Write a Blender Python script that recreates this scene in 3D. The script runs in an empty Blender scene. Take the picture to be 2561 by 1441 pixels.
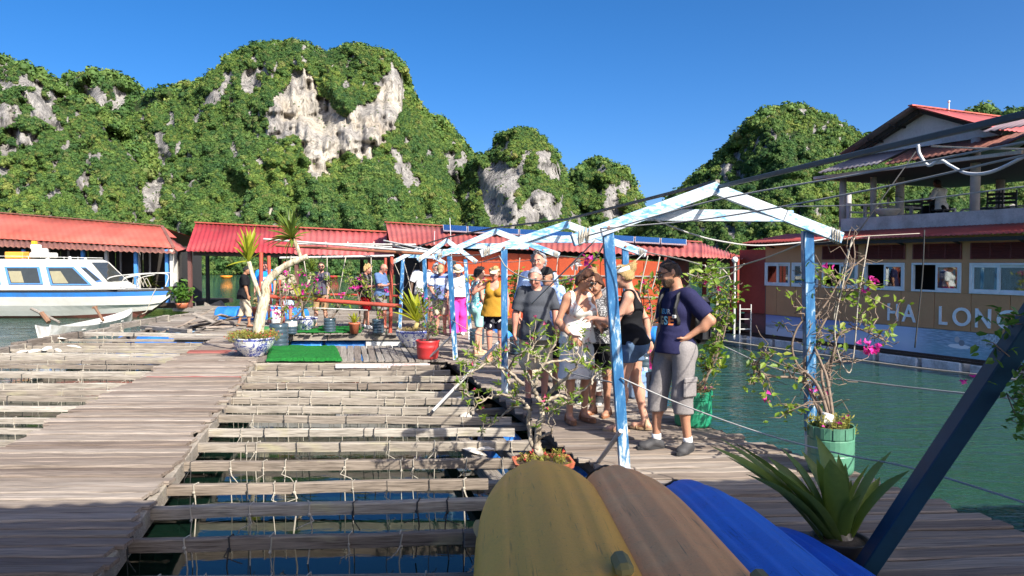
import bpy, math, random
import numpy as np
from mathutils import Vector, Matrix, noise
R = math.radians
rnd = random.Random(11)
S = bpy.context.scene
COL = S.collection

# ------------------------------------------------------------------ camera
FPX = 1900.0; ZC = 1.78; PITCH = R(2.0)
cd = bpy.data.cameras.new('camera'); cam = bpy.data.objects.new('camera', cd); COL.objects.link(cam)
cd.sensor_width = 36; cd.lens = 36 * FPX / 2561; cd.clip_start = 0.05; cd.clip_end = 5000
cam.location = (0, 0, ZC); cam.rotation_euler = (R(90) - PITCH, 0, 0)
S.camera = cam
# ------------------------------------------------------------------ sky and sun
SUN_EL = R(38); SUN_H = Vector((0.63, -0.777, 0)).normalized()
SUN = Vector((SUN_H.x * math.cos(SUN_EL), SUN_H.y * math.cos(SUN_EL), math.sin(SUN_EL)))
W = bpy.data.worlds.new('World'); S.world = W; W.use_nodes = True
nt = W.node_tree; nt.nodes.clear()
sky = nt.nodes.new('ShaderNodeTexSky'); sky.sky_type = 'NISHITA'; sky.sun_disc = False
sky.sun_elevation = SUN_EL; sky.sun_rotation = math.atan2(SUN_H.x, SUN_H.y)
sky.altitude = 0; sky.air_density = 0.5; sky.dust_density = 2.3; sky.ozone_density = 3.0
hs = nt.nodes.new('ShaderNodeHueSaturation'); hs.inputs['Saturation'].default_value = 1.34
bg = nt.nodes.new('ShaderNodeBackground'); bg.inputs['Strength'].default_value = 0.115
ow = nt.nodes.new('ShaderNodeOutputWorld')
nt.links.new(sky.outputs[0], hs.inputs['Color']); nt.links.new(hs.outputs[0], bg.inputs[0]); nt.links.new(bg.outputs[0], ow.inputs[0])
ld = bpy.data.lights.new('sun', 'SUN'); ld.energy = 4.2; ld.angle = R(0.5); ld.color = (1.0, 0.95, 0.86)
lo = bpy.data.objects.new('sun', ld); COL.objects.link(lo)
lo.rotation_euler = (-SUN).to_track_quat('-Z', 'Y').to_euler(); lo.location = (20, -12, 30)
S.view_settings.view_transform = 'Standard'; S.view_settings.look = 'None'
S.view_settings.exposure = 1.08; S.view_settings.gamma = 1.0; S.view_settings.use_curve_mapping = False
try:
    S.cycles.max_bounces = 6; S.cycles.transparent_max_bounces = 6
    S.cycles.caustics_reflective = False; S.cycles.caustics_refractive = False
except Exception: pass

# ------------------------------------------------------------------ placing helpers
_F = Vector((0, math.cos(PITCH), -math.sin(PITCH))); _U = Vector((0, math.sin(PITCH), math.cos(PITCH))); _R = Vector((1, 0, 0))
def at(px, py, d):
    """point of the place at distance d seen in that direction"""
    return Vector((0, 0, ZC)) + d * (_F + _R * ((px - 1280.5) / FPX) + _U * ((720.5 - py) / FPX))
def gnd(px, py, z=0.0):
    r = _F + _R * ((px - 1280.5) / FPX) + _U * ((720.5 - py) / FPX)
    return Vector((0, 0, ZC)) + r * ((z - ZC) / r.z)
def V(*a): return Vector(a)
WATER_Z = -0.5
SDIR = V(-0.25, 0.968, 0).normalized()        # the raft's long direction
CDIR = V(0.968, 0.25, 0).normalized()

# ------------------------------------------------------------------ objects, labels
def tag(o, label=None, cat=None, group=None, kind=None):
    if label: o['label'] = label
    if cat: o['category'] = cat
    if group: o['group'] = group
    if kind: o['kind'] = kind
    return o
def thing(name, label=None, cat=None, loc=(0, 0, 0), rz=0.0, group=None, kind=None):
    o = bpy.data.objects.new(name, None); COL.objects.link(o)
    o.location = loc; o.rotation_euler = (0, 0, rz); o.empty_display_size = 0.1
    return tag(o, label, cat, group, kind)
def wl(o):
    v = Vector((0, 0, 0))
    while o is not None:
        v += o.location; o = o.parent
    return v
def link(name, me, parent=None, loc=(0, 0, 0), rot=(0, 0, 0), scale=(1, 1, 1)):
    o = bpy.data.objects.new(name, me); COL.objects.link(o)
    o.parent = parent; o.location = loc; o.rotation_euler = rot; o.scale = scale
    return o
def copy_tree(o, parent=None):
    c = o.copy(); COL.objects.link(c); c.parent = parent
    for ch in [x for x in bpy.data.objects if x.parent is o]:
        copy_tree(ch, c)
    return c

class MB:
    """collects shapes into one mesh"""
    def __init__(s): s.v = []; s.f = []; s.mi = []; s.cur = 0; s.n = 0
    def add(s, vs, fs):
        b = len(s.v); s.v.extend([tuple(p) for p in vs]); s.f.extend([tuple(i + b for i in f) for f in fs]); s.mi.extend([s.cur] * len(fs)); return s
    def box(s, c, size, M=None, bev=0.0):
        hx, hy, hz = size[0] / 2, size[1] / 2, size[2] / 2
        c = Vector(c)
        if bev <= 0:
            vs = [V(x * hx, y * hy, z * hz) for x in (-1, 1) for y in (-1, 1) for z in (-1, 1)]
            fs = [(0, 1, 3, 2), (4, 6, 7, 5), (0, 4, 5, 1), (2, 3, 7, 6), (0, 2, 6, 4), (1, 5, 7, 3)]
        else:
            b = min(bev, hx * .9, hy * .9, hz * .9)
            vs = []; idx = {}
            for x in (-1, 1):
                for y in (-1, 1):
                    for z in (-1, 1):
                        for k in range(3):
                            idx[(x, y, z, k)] = len(vs)
                            vs.append(V(x * (hx - (0 if k == 0 else b)), y * (hy - (0 if k == 1 else b)), z * (hz - (0 if k == 2 else b))))
            fs = []
            for sg in (-1, 1):
                q = [(-1, -1), (1, -1), (1, 1), (-1, 1)]
                if sg < 0: q = q[::-1]
                fs.append(tuple(idx[(sg, a, b_, 0)] for a, b_ in q))
                fs.append(tuple(idx[(a, sg, b_, 1)] for a, b_ in q[::-1]))
                fs.append(tuple(idx[(a, b_, sg, 2)] for a, b_ in q))
            for a in (-1, 1):
                for b_ in (-1, 1):
                    fs.append((idx[(a, b_, -1, 0)], idx[(a, b_, 1, 0)], idx[(a, b_, 1, 1)], idx[(a, b_, -1, 1)])[::a * b_])
                    fs.append((idx[(a, -1, b_, 0)], idx[(a, 1, b_, 0)], idx[(a, 1, b_, 2)], idx[(a, -1, b_, 2)])[::-a * b_])
                    fs.append((idx[(-1, a, b_, 1)], idx[(1, a, b_, 1)], idx[(1, a, b_, 2)], idx[(-1, a, b_, 2)])[::a * b_])
            for x in (-1, 1):
                for y in (-1, 1):
                    for z in (-1, 1):
                        fs.append(tuple(idx[(x, y, z, k)] for k in range(3))[::x * y * z])
        if M is not None: vs = [M @ v for v in vs]
        return s.add([v + c for v in vs], fs)
    def bar(s, a, b, w, h, up=(0, 0, 1), bev=0.0, ext=0.0):
        a = Vector(a); b = Vector(b); d = (b - a); L = d.length; d.normalize()
        up = Vector(up); side = d.cross(up)
        if side.length < 1e-4: side = d.cross(V(0, 1, 0))
        side.normalize(); u = side.cross(d)
        M = Matrix((d, side, u)).transposed()
        return s.box((a + b) / 2, (L + 2 * ext, w, h), M, bev)
    def tube(s, pts, r, n=8, caps=True, sx=1.0):
        pts = [Vector(p) for p in pts]; m = len(pts)
        rs = r if isinstance(r, (list, tuple)) else [r] * m
        ref = V(0, 0, 1)
        d0 = (pts[-1] - pts[0])
        if d0.length < 1e-6: d0 = pts[1] - pts[0]
        if abs(d0.normalized().z) > .9: ref = V(0, 1, 0)
        vs = []; prev = None
        for i, p in enumerate(pts):
            d = pts[min(i + 1, m - 1)] - pts[max(i - 1, 0)]
            d.normalize()
            if prev is None:
                a = d.cross(ref)
                if a.length < 1e-3: a = d.cross(V(1, 0, 0))
            else:
                a = prev - d * prev.dot(d)
                if a.length < 1e-4: a = d.cross(ref)
            a.normalize(); b = d.cross(a); prev = a
            for k in range(n):
                t = 2 * math.pi * k / n
                vs.append(p + a * (rs[i] * math.cos(t) * sx) + b * (rs[i] * math.sin(t)))
        fs = [(i * n + k, i * n + (k + 1) % n, (i + 1) * n + (k + 1) % n, (i + 1) * n + k) for i in range(m - 1) for k in range(n)]
        if caps: fs += [tuple(range(n))[::-1], tuple(range((m - 1) * n, m * n))]
        return s.add(vs, fs)
    def lathe(s, prof, c=(0, 0, 0), n=24, cap0=True, cap1=False, M=None):
        c = Vector(c); vs = []
        for r, z in prof:
            for k in range(n):
                t = 2 * math.pi * k / n
                v = V(r * math.cos(t), r * math.sin(t), z)
                vs.append((M @ v if M is not None else v) + c)
        m = len(prof)
        fs = [(i * n + k, i * n + (k + 1) % n, (i + 1) * n + (k + 1) % n, (i + 1) * n + k) for i in range(m - 1) for k in range(n)]
        if cap0: fs.append(tuple(range(n))[::-1])
        if cap1: fs.append(tuple(range((m - 1) * n, m * n)))
        return s.add(vs, fs)
    def ball(s, c, r, n=10, M=None):
        c = Vector(c); rr = r if isinstance(r, (tuple, list)) else (r, r, r)
        vs = []; m = max(5, n // 2 + 1)
        for i in range(m + 1):
            p = math.pi * i / m
            for k in range(n):
                t = 2 * math.pi * k / n
                v = V(rr[0] * math.sin(p) * math.cos(t), rr[1] * math.sin(p) * math.sin(t), -rr[2] * math.cos(p))
                vs.append((M @ v if M is not None else v) + c)
        fs = [(i * n + k, i * n + (k + 1) % n, (i + 1) * n + (k + 1) % n, (i + 1) * n + k) for i in range(m) for k in range(n)]
        return s.add(vs, fs)
    def quad(s, *p): return s.add(p, [tuple(range(len(p)))])
    def slab(s, p, th, n=None):
        """closed plate: polygon p thickened by th against its normal"""
        p = [Vector(q) for q in p]
        if n is None: n = (p[1] - p[0]).cross(p[2] - p[0]).normalized()
        else: n = Vector(n)
        k = len(p); vs = p + [q - n * th for q in p]
        fs = [tuple(range(k)), tuple(range(2 * k - 1, k - 1, -1))] + [(i, i + k, (i + 1) % k + k, (i + 1) % k) for i in range(k)]
        return s.add(vs, fs)
    def leaf(s, base, d, L, w, up=(0, 0, 1), droop=0.2, seg=3, fold=0.15):
        """one bent, folded leaf blade"""
        base = Vector(base); d = Vector(d).normalized(); up = Vector(up)
        side = d.cross(up)
        if side.length < 1e-3: side = d.cross(V(1, 0, 0))
        side.normalize(); nn = side.cross(d)
        vs = []; p = base.copy(); dd = d.copy()
        for i in range(seg + 1):
            t = i / seg
            ww = w * (math.sin(math.pi * min(1, .12 + .88 * t) ** .8) if t < 1 else 0.02)
            vs += [p - side * ww / 2 + nn * fold * ww, p.copy(), p + side * ww / 2 + nn * fold * ww]
            dd = (dd + V(0, 0, -droop / seg)).normalized(); p = p + dd * (L / seg); nn = side.cross(dd)
        fs = []
        for i in range(seg):
            a = i * 3; fs += [(a, a + 1, a + 4, a + 3), (a + 1, a + 2, a + 5, a + 4)]
        return s.add(vs, fs)
    def mesh(s, name, mats, smooth=False, off=None):
        me = bpy.data.meshes.new(name)
        vs = s.v if off is None else [(a - off[0], b - off[1], c - off[2]) for a, b, c in s.v]
        me.from_pydata(vs, [], s.f)
        for m in (mats if isinstance(mats, (list, tuple)) else [mats]): me.materials.append(m)
        if isinstance(mats, (list, tuple)) and len(mats) > 1: me.polygons.foreach_set('material_index', s.mi)
        if smooth: me.polygons.foreach_set('use_smooth', [True] * len(s.f))
        me.update(); return me
    def build(s, name, mats, parent=None, smooth=False, local=False, loc=None):
        if local or parent is None:
            off = loc
            o = link(name, s.mesh(name, mats, smooth, off), parent, loc if loc is not None else (0, 0, 0))
        else:
            base = wl(parent)
            o = link(name, s.mesh(name, mats, smooth, base), parent)
        return o

# ------------------------------------------------------------------ materials
class NT:
    def __init__(s, name):
        s.m = bpy.data.materials.new(name); s.m.use_nodes = True; s.t = s.m.node_tree; s.t.nodes.clear()
        s.out = s.n('ShaderNodeOutputMaterial')
    def n(s, typ, **kw):
        x = s.t.nodes.new(typ)
        for k, v in kw.items(): setattr(x, k, v)
        return x
    def l(s, a, b): s.t.links.new(a, b)
    def setin(s, node, **kw):
        for k, v in kw.items():
            k = k.replace('_', ' ')
            if hasattr(v, 'is_output'): s.l(v, node.inputs[k])
            else: node.inputs[k].default_value = v
        return node
    def coord(s, kind='Object', scale=(1, 1, 1), rot=(0, 0, 0), rand=0.0):
        tc = s.n('ShaderNodeTexCoord'); mp = s.n('ShaderNodeMapping')
        mp.inputs['Scale'].default_value = scale; mp.inputs['Rotation'].default_value = rot
        s.l(tc.outputs[kind], mp.inputs['Vector'])
        if rand:
            oi = s.n('ShaderNodeObjectInfo'); vm = s.n('ShaderNodeMath', operation='MULTIPLY'); s.l(oi.outputs['Random'], vm.inputs[0]); vm.inputs[1].default_value = rand
            s.l(vm.outputs[0], mp.inputs['Location'])
        return mp.outputs[0]
    def noise(s, vec, scale=5, detail=4, rough=.55, dist=0.0):
        x = s.n('ShaderNodeTexNoise'); x.inputs['Scale'].default_value = scale; x.inputs['Detail'].default_value = detail
        x.inputs['Roughness'].default_value = rough; x.inputs['Distortion'].default_value = dist
        if vec is not None: s.l(vec, x.inputs['Vector'])
        return x.outputs[0]
    def ramp(s, fac, stops, interp='LINEAR'):
        x = s.n('ShaderNodeValToRGB'); cr = x.color_ramp; cr.interpolation = interp
        while len(cr.elements) < len(stops): cr.elements.new(0.5)
        for e, (p, c) in zip(cr.elements, stops):
            e.position = p; e.color = (c[0], c[1], c[2], 1) if hasattr(c, '__len__') else (c, c, c, 1)
        s.l(fac, x.inputs[0]); return x.outputs[0]
    def mix(s, fac, a, b, mode='MIX'):
        x = s.n('ShaderNodeMix', data_type='RGBA', blend_type=mode)
        for sock, v in ((x.inputs[0], fac), (x.inputs[6], a), (x.inputs[7], b)):
            if hasattr(v, 'is_output'): s.l(v, sock)
            elif hasattr(v, '__len__'): sock.default_value = (v[0], v[1], v[2], 1)
            else: sock.default_value = v
        return x.outputs[2]
    def math(s, op, a, b=None):
        x = s.n('ShaderNodeMath', operation=op)
        for sock, v in ((x.inputs[0], a), (x.inputs[1], b)):
            if v is None: continue
            if hasattr(v, 'is_output'): s.l(v, sock)
            else: sock.default_value = v
        return x.outputs[0]
    def bump(s, h, strength=.3, dist=.01):
        x = s.n('ShaderNodeBump'); x.inputs['Strength'].default_value = strength; x.inputs['Distance'].default_value = dist
        s.l(h, x.inputs['Height']); return x.outputs[0]
    def pbsdf(s, col, rough=.6, metal=0.0, normal=None, spec=.5, **kw):
        b = s.n('ShaderNodeBsdfPrincipled')
        for nm, v in (('Base Color', col), ('Roughness', rough), ('Metallic', metal), ('Specular IOR Level', spec)):
            if hasattr(v, 'is_output'): s.l(v, b.inputs[nm])
            elif hasattr(v, '__len__'): b.inputs[nm].default_value = (v[0], v[1], v[2], 1)
            else: b.inputs[nm].default_value = v
        if normal is not None: s.l(normal, b.inputs['Normal'])
        for k, v in kw.items(): b.inputs[k.replace('_', ' ')].default_value = v
        return b.outputs[0]
    def done(s, sh): s.l(sh, s.out.inputs[0]); return s.m
def mul(c, k): return tuple(min(1, x * k) for x in c)
_cache = {}
def plain(name, col, rough=.6, metal=0.0, var=.12, scale=6, bump=0.0, spec=.5, objvar=0.0):
    key = (name, col, rough)
    if key in _cache: return _cache[key]
    t = NT(name); v = t.coord('Object', rand=20.0)
    n = t.noise(v, scale, 5)
    c = t.ramp(n, [(.25, mul(col, 1 - var)), (.75, mul(col, 1 + var))])
    if objvar:
        oi = t.n('ShaderNodeObjectInfo')
        c = t.mix(1.0, c, t.ramp(oi.outputs['Random'], [(0, 1 - objvar), (1, 1.0)]), 'MULTIPLY')
    nm = t.bump(t.noise(v, scale * 6, 4), bump, .01) if bump else None
    _cache[key] = t.done(t.pbsdf(c, rough, metal, nm, spec)); return _cache[key]
def dirty(name, col, dirt, amount=.5, rough=.6, scale=3, fine=40, stretch=(1, 1, 1), bump=.15, metal=0.0):
    """painted or plastic surface with blotchy wear of its own"""
    t = NT(name); v = t.coord('Object', stretch, rand=30.0)
    a = t.noise(v, scale, 8, .65); b = t.noise(v, fine, 5, .6)
    f = t.math('ADD', t.math('MULTIPLY', a, .7), t.math('MULTIPLY', b, .3))
    c = t.ramp(f, [(.5 - .18 * amount - .1, dirt), (.5 + .12 - .2 * amount + .02, col), (.85, mul(col, 1.12))])
    return t.done(t.pbsdf(c, rough, metal, t.bump(f, bump, .01)))
def wood(name, light, dark, rough=.8, stain=None, objvar=.5):
    """weathered timber: grain along local X"""
    t = NT(name); v = t.coord('Object', (1.0, 14, 14), rand=60.0)
    g = t.noise(v, 3.0, 7, .62, .4); v2 = t.coord('Object', (.7, 2.5, 2.5), rand=90.0); b = t.noise(v2, 2.2, 5)
    v3 = t.coord('Object', (2.2, 60, 60), rand=60.0); fine = t.noise(v3, 2.0, 3)
    c = t.ramp(g, [(.30, dark), (.48, tuple(.5 * (x + y) for x, y in zip(light, dark))), (.62, light)])
    c = t.mix(.45, c, t.ramp(b, [(.3, mul(dark, 1.1)), (.7, mul(light, 1.15))]))
    c = t.mix(.8, c, t.ramp(fine, [(.36, .42), (.5, 1.0)]), 'MULTIPLY')
    oi = t.n('ShaderNodeObjectInfo')
    c = t.mix(1.0, c, t.ramp(oi.outputs['Random'], [(0, (1 - objvar * .9, 1 - objvar, 1 - objvar * 1.05)), (.5, (1 - objvar * .45, 1 - objvar * .5, 1 - objvar * .55)), (1, (1.0, 1.0, 1.0))]), 'MULTIPLY')
    if stain:
        s_ = t.noise(t.coord('Object', (1.5, 3, 3), rand=40.0), 1.3, 4)
        c = t.mix(t.ramp(s_, [(.58, 0.0), (.72, .8)]), c, stain)
    h = t.math('ADD', t.math('MULTIPLY', g, .6), t.math('MULTIPLY', fine, .4))
    return t.done(t.pbsdf(c, rough, 0, t.bump(h, .8, .012), .25))
def leafmat(name, c1, c2, trans=.35, rough=.45, tip=None):
    t = NT(name); gm = t.n('ShaderNodeNewGeometry')
    oi = t.n('ShaderNodeObjectInfo')
    r = t.math('FRACT', t.math('ADD', gm.outputs['Random Per Island'], oi.outputs['Random']))
    c = t.ramp(r, [(0, c1), (.7, c2), (1, tip or c2)])
    n = t.noise(t.coord('Object'), 18, 3)
    c = t.mix(.5, c, t.ramp(n, [(.3, .6), (.7, 1.0)]), 'MULTIPLY')
    d = t.pbsdf(c, rough, 0, None, .4); tr = t.n('ShaderNodeBsdfTranslucent'); t.l(t.mix(.5, c, (c2[0] * 1.5, c2[1] * 1.4, c2[2] * .6)), tr.inputs[0])
    mx = t.n('ShaderNodeMixShader'); mx.inputs[0].default_value = trans; t.l(d, mx.inputs[1]); t.l(tr.outputs[0], mx.inputs[2])
    return t.done(mx.outputs[0])

M_wood = wood('weathered_plank', (.45, .385, .325), (.20, .16, .125), stain=(.31, .24, .185))
M_beam = wood('weathered_beam', (.56, .51, .43), (.24, .205, .165), stain=(.40, .36, .22), objvar=.55)
M_grey = wood('grey_timber', (.42, .38, .33), (.17, .145, .12))
M_dkwood = wood('dark_timber', (.13, .10, .08), (.05, .04, .032))
M_redwood = wood('red_painted_plank', (.50, .15, .12), (.30, .13, .11))
M_rope = plain('rope_fibre', (.40, .36, .29), .9)
M_dkrope = plain('dark_rope', (.035, .035, .035), .9)
M_white = dirty('white_paint', (.68, .67, .63), (.44, .41, .34), .35, .5)
M_blue_pl = dirty('blue_plastic', (.03, .19, .62), (.02, .10, .30), .3, .4)
M_steel = plain('galvanised_steel', (.55, .55, .55), .4, .8)
M_rust = dirty('rusty_steel', (.32, .12, .06), (.14, .07, .04), .5, .8)
M_black = plain('black_rubber', (.015, .015, .016), .6)
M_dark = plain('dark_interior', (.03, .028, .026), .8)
M_concrete = dirty('grey_concrete', (.60, .57, .54), (.32, .30, .27), .4, .9, 2, 30)
# ------------------------------------------------------------------ water
def water_material():
    t = NT('sea_water'); tc = t.n('ShaderNodeTexCoord'); P = tc.outputs['Object']
    sx = t.n('ShaderNodeSeparateXYZ'); t.l(P, sx.inputs[0])
    # calm inside the raft pens: signed distance across the raft (x + .258*y)
    q = t.math('ADD', sx.outputs[0], t.math('MULTIPLY', sx.outputs[1], .258))
    calm = t.math('MULTIPLY', t.ramp(t.math('ADD', t.math('MULTIPLY', q, .05), .5), [(.42, 0.0), (.45, 1.0)]), 1.0)
    m1 = t.n('ShaderNodeMapping'); m1.inputs['Scale'].default_value = (1.0, 2.6, 1); m1.inputs['Rotation'].default_value = (0, 0, R(-12)); t.l(P, m1.inputs[0])
    n1 = t.noise(m1.outputs[0], 2.0, 3, .55, .6); n2 = t.noise(m1.outputs[0], .55, 3, .5, .3); n3 = t.noise(m1.outputs[0], 7.0, 2, .5)
    h = t.math('ADD', t.math('MULTIPLY', n1, .55), t.math('ADD', t.math('MULTIPLY', n2, .9), t.math('MULTIPLY', n3, .10)))
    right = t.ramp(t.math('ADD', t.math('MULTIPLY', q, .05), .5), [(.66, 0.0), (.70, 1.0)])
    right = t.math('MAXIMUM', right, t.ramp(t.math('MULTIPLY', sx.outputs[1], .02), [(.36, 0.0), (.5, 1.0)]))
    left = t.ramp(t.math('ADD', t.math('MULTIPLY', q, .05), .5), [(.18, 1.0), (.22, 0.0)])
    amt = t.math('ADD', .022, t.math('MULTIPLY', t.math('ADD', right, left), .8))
    amt = t.math('MULTIPLY', amt, t.ramp(t.noise(P, .22, 4, .6, .8), [(.32, .35), (.62, 1.15)]))
    bn = t.n('ShaderNodeBump'); bn.inputs['Distance'].default_value = .11
    t.l(amt, bn.inputs['Strength']); t.l(h, bn.inputs['Height'])
    big = t.noise(P, .08, 3)
    col = t.ramp(big, [(.3, (.015, .052, .034)), (.7, (.025, .075, .048))])
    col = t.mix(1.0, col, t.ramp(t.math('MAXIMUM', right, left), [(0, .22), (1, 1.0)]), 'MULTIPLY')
    return t.done(t.pbsdf(col, .03, 0, bn.outputs[0], .5, IOR=1.33))
m = MB()
m.quad((-900, -150, 0), (900, -150, 0), (900, 900, 0), (-900, 900, 0))
water = m.build('water', water_material(), None, loc=None); water.location = (0, 0, WATER_Z); tag(water, kind='structure')

# ------------------------------------------------------------------ karst hills
def hill_material():
    t = NT('karst_rock_and_soil'); gm = t.n('ShaderNodeNewGeometry'); P = gm.outputs['Position']
    mp = t.n('ShaderNodeMapping'); mp.inputs['Scale'].default_value = (1, .6, .16); t.l(P, mp.inputs[0])
    st = t.noise(mp.outputs[0], .45, 8, .62, .5); st2 = t.noise(mp.outputs[0], 1.6, 6, .6, .4)
    mp2 = t.n('ShaderNodeMapping'); mp2.inputs['Scale'].default_value = (1, 1, .35); t.l(P, mp2.inputs[0])
    bl = t.noise(mp2.outputs[0], .075, 5, .6)
    at_ = t.n('ShaderNodeAttribute'); at_.attribute_name = 'rock'
    wa = t.n('ShaderNodeAttribute'); wa.attribute_name = 'pale'
    grey = t.ramp(st, [(.28, (.10, .095, .09)), (.45, (.24, .225, .21)), (.62, (.36, .34, .31)), (.8, (.5, .47, .42))])
    pale = t.ramp(st, [(.26, (.15, .135, .12)), (.38, (.33, .30, .25)), (.55, (.50, .45, .37)), (.8, (.64, .59, .51))])
    pale = t.mix(t.ramp(bl, [(.54, 0.0), (.70, .5)]), pale, (.50, .38, .24))
    pale = t.mix(t.ramp(t.noise(mp2.outputs[0], .05, 3), [(.40, 0.0), (.56, .85)]), pale, grey)
    c = t.mix(wa.outputs['Fac'], grey, pale)
    c = t.mix(.75, c, t.ramp(st2, [(.32, .22), (.50, 1.0)]), 'MULTIPLY')
    soil = t.ramp(t.noise(P, .25, 6), [(.35, (.025, .04, .012)), (.65, (.06, .085, .025))])
    c = t.mix(t.ramp(at_.outputs['Fac'], [(.4, 0.0), (.6, 1.0)]), soil, c)
    h = t.math('ADD', st, t.math('MULTIPLY', st2, .7))
    return t.done(t.pbsdf(c, .9, 0, t.bump(h, .9, 1.2), .15))
M_hill = hill_material()

def in_poly(x, y, P):
    ins = False; j = len(P) - 1
    for i in range(len(P)):
        if (P[i][1] > y) != (P[j][1] > y) and x < (P[j][0] - P[i][0]) * (y - P[i][1]) / (P[j][1] - P[i][1]) + P[i][0]: ins = not ins
        j = i
    return ins
trees = []      # forest points: position, scale, rotation, kind
def hill(sil, d0, d1, seed, rocks=(), pale=(), patch=.0, edge=25, step=7, ntree=1000, tsize=2.0, prof=1.5, flat=1.0, label=None):
    rs = random.Random(seed)
    xs = [p[0] for p in sil]; ys = [p[1] for p in sil]
    py0 = 654 + (ZC - WATER_Z + .6) * FPX / d0
    nu = max(12, int((xs[-1] - xs[0]) / step)); hmax = py0 - min(ys); nv = max(10, int(hmax / step))
    xm = .5 * (xs[0] + xs[-1]); xw = .5 * (xs[-1] - xs[0])
    so = seed * 13.7
    def grow(P, f): cx = sum(p[0] for p in P) / len(P); cy = sum(p[1] for p in P) / len(P); return [(cx + (x - cx) * f, cy + (y - cy) * f) for x, y in P]
    rocks = [grow(P, 1.16) for P in rocks]; pale = [grow(P, 1.05) for P in pale]
    rocks = [(P, 0) for P in rocks] + [(P, 1) for P in pale]
    boxes = [(min(p[0] for p in P) - 12, max(p[0] for p in P) + 12, min(p[1] for p in P) - 12, max(p[1] for p in P) + 12) for P, k in rocks]
    def rockat(px, py, v):
        jx = px + 16 * noise.noise((px / 26, py / 26, so)) + 7 * noise.noise((px / 9, py / 9, so)); jy = py + 14 * noise.noise((px / 26, py / 26, so + 9)) + 7 * noise.noise((px / 9, py / 9, so + 9))
        for (P, k), b in zip(rocks, boxes):
            if b[0] < jx < b[1] and b[2] < jy < b[3] and in_poly(jx, jy, P): return 1.0, float(k)
        if v < .012: return 1.0, .6
        if patch and noise.fractal((px / 22, py / 40, so), 1.0, 2.0, 4) > .50 - patch * 1.25: return 1.0, .0
        return 0.0, 0.0
    def pt(px, v, extra=0.0):
        top = float(np.interp(px, xs, ys)); py = py0 + (top - py0) * v
        q = abs((px - xm) / xw)
        d = d0 + (d1 - d0) * (v ** prof) + edge * q ** 3
        n = noise.fractal((px / 95, py / 95, so), 1.0, 2.0, 4)
        rk, pl = rockat(px, py, v)
        n += .45 * noise.noise((px / 34, py / 38, so))
        d += n * .085 * d0 * min(1, 4 * v + .1)
        if rk:
            d += (4.2 if pl else 2.6) * noise.fractal((px / 13, py / 80, so + 3), 1.0, 2.0, 4) + (7 * max(0, noise.noise((px / 30, py / 22, so + 8)) - .1) if pl else 0) + 1.2 * noise.noise((px / 34, py / 13, so + 5)) + 1.5
        return at(px, py, d + extra), rk, pl
    vs = []; rk = []; pa = []
    for j in range(nv + 1):
        for i in range(nu + 1):
            p, a, b = pt(xs[0] + (xs[-1] - xs[0]) * i / nu, j / nv)
            vs.append(tuple(p)); rk.append(a); pa.append(b)
    base = nv * (nu + 1)
    for k in range(1, 6):
        for i in range(nu + 1):
            p = Vector(vs[base + i]); zt = p.z
            p = p + V(0, 1, 0) * (14 * k + 3 * noise.noise((i * .3, k, so)))
            p.z = WATER_Z - .6 + (zt - WATER_Z) * math.cos(k / 5 * math.pi / 2)
            vs.append(tuple(p)); rk.append(0); pa.append(0)
    w = nu + 1
    fs = [(j * w + i, j * w + i + 1, (j + 1) * w + i + 1, (j + 1) * w + i) for j in range(nv + 5) for i in range(nu)]
    me = bpy.data.meshes.new('hill'); me.from_pydata(vs, [], fs); me.materials.append(M_hill)
    for nm, arr in (('rock', rk), ('pale', pa)):
        a = me.attributes.new(nm, 'FLOAT', 'POINT'); a.data.foreach_set('value', arr)
    me.polygons.foreach_set('use_smooth', [True] * len(fs)); me.update()
    o = link('hill', me); tag(o, kind='structure')
    n = 0; guard = 0; ntree = int(ntree * 8)
    while n < ntree and guard < ntree * 6:
        guard += 1
        px = rs.uniform(xs[0], xs[-1]); v = rs.random() ** .9
        if v < .02: continue
        p, a, b = pt(px, v)
        if a > .5 and rs.random() > (.012 if b > .5 else .05): continue
        s = tsize * .265 * rs.uniform(.5, 1.35) * (1.9 if rs.random() < .07 else 1) * (.42 if a > .5 else 1)
        trees.append((p.x, p.y, p.z + s * .15, s, rs.uniform(0, 6.28), rs.randrange(4))); n += 1
    for i in range(int(xw / 7)):            # shrubs along the skyline
        px = rs.uniform(xs[0], xs[-1]); p, a, b = pt(px, 1.0)
        s = tsize * rs.uniform(.18, .45)
        trees.append((p.x, p.y + rs.uniform(0, 4), p.z - s * .2, s, rs.uniform(0, 6.28), rs.randrange(4)))
    for i in range(int(ntree * .12)):       # the far side
        px = rs.uniform(xs[0], xs[-1]); p, a, b = pt(px, 1.0); k = rs.uniform(.2, 3)
        z = WATER_Z + (p.z - WATER_Z) * math.cos(k / 5 * math.pi / 2)
        s = tsize * rs.uniform(.8, 1.6); trees.append((p.x, p.y + 14 * k, z, s, rs.uniform(0, 6.28), rs.randrange(4)))
    return o
def z4(*pts): return [(480 + x / 2.771, 80 + y / 2.771) for x, y in pts]
def z3(*pts): return [(x / 2.881, 100 + y / 2.881) for x, y in pts]
cliff = z4((700, 300), (760, 290), (830, 290), (860, 380), (850, 440), (960, 500), (1000, 560), (1070, 590), (1120, 520), (1220, 490), (1260, 420), (1330, 350), (1420, 310), (1455, 330), (1445, 440), (1420, 560), (1390, 700), (1310, 720), (1310, 800), (1250, 850), (1170, 880), (1080, 820), (1020, 850), (940, 920), (950, 990), (880, 1030), (800, 980), (790, 860), (770, 760), (700, 720), (560, 740), (505, 735), (530, 620), (550, 520), (620, 450), (680, 360))
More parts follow.
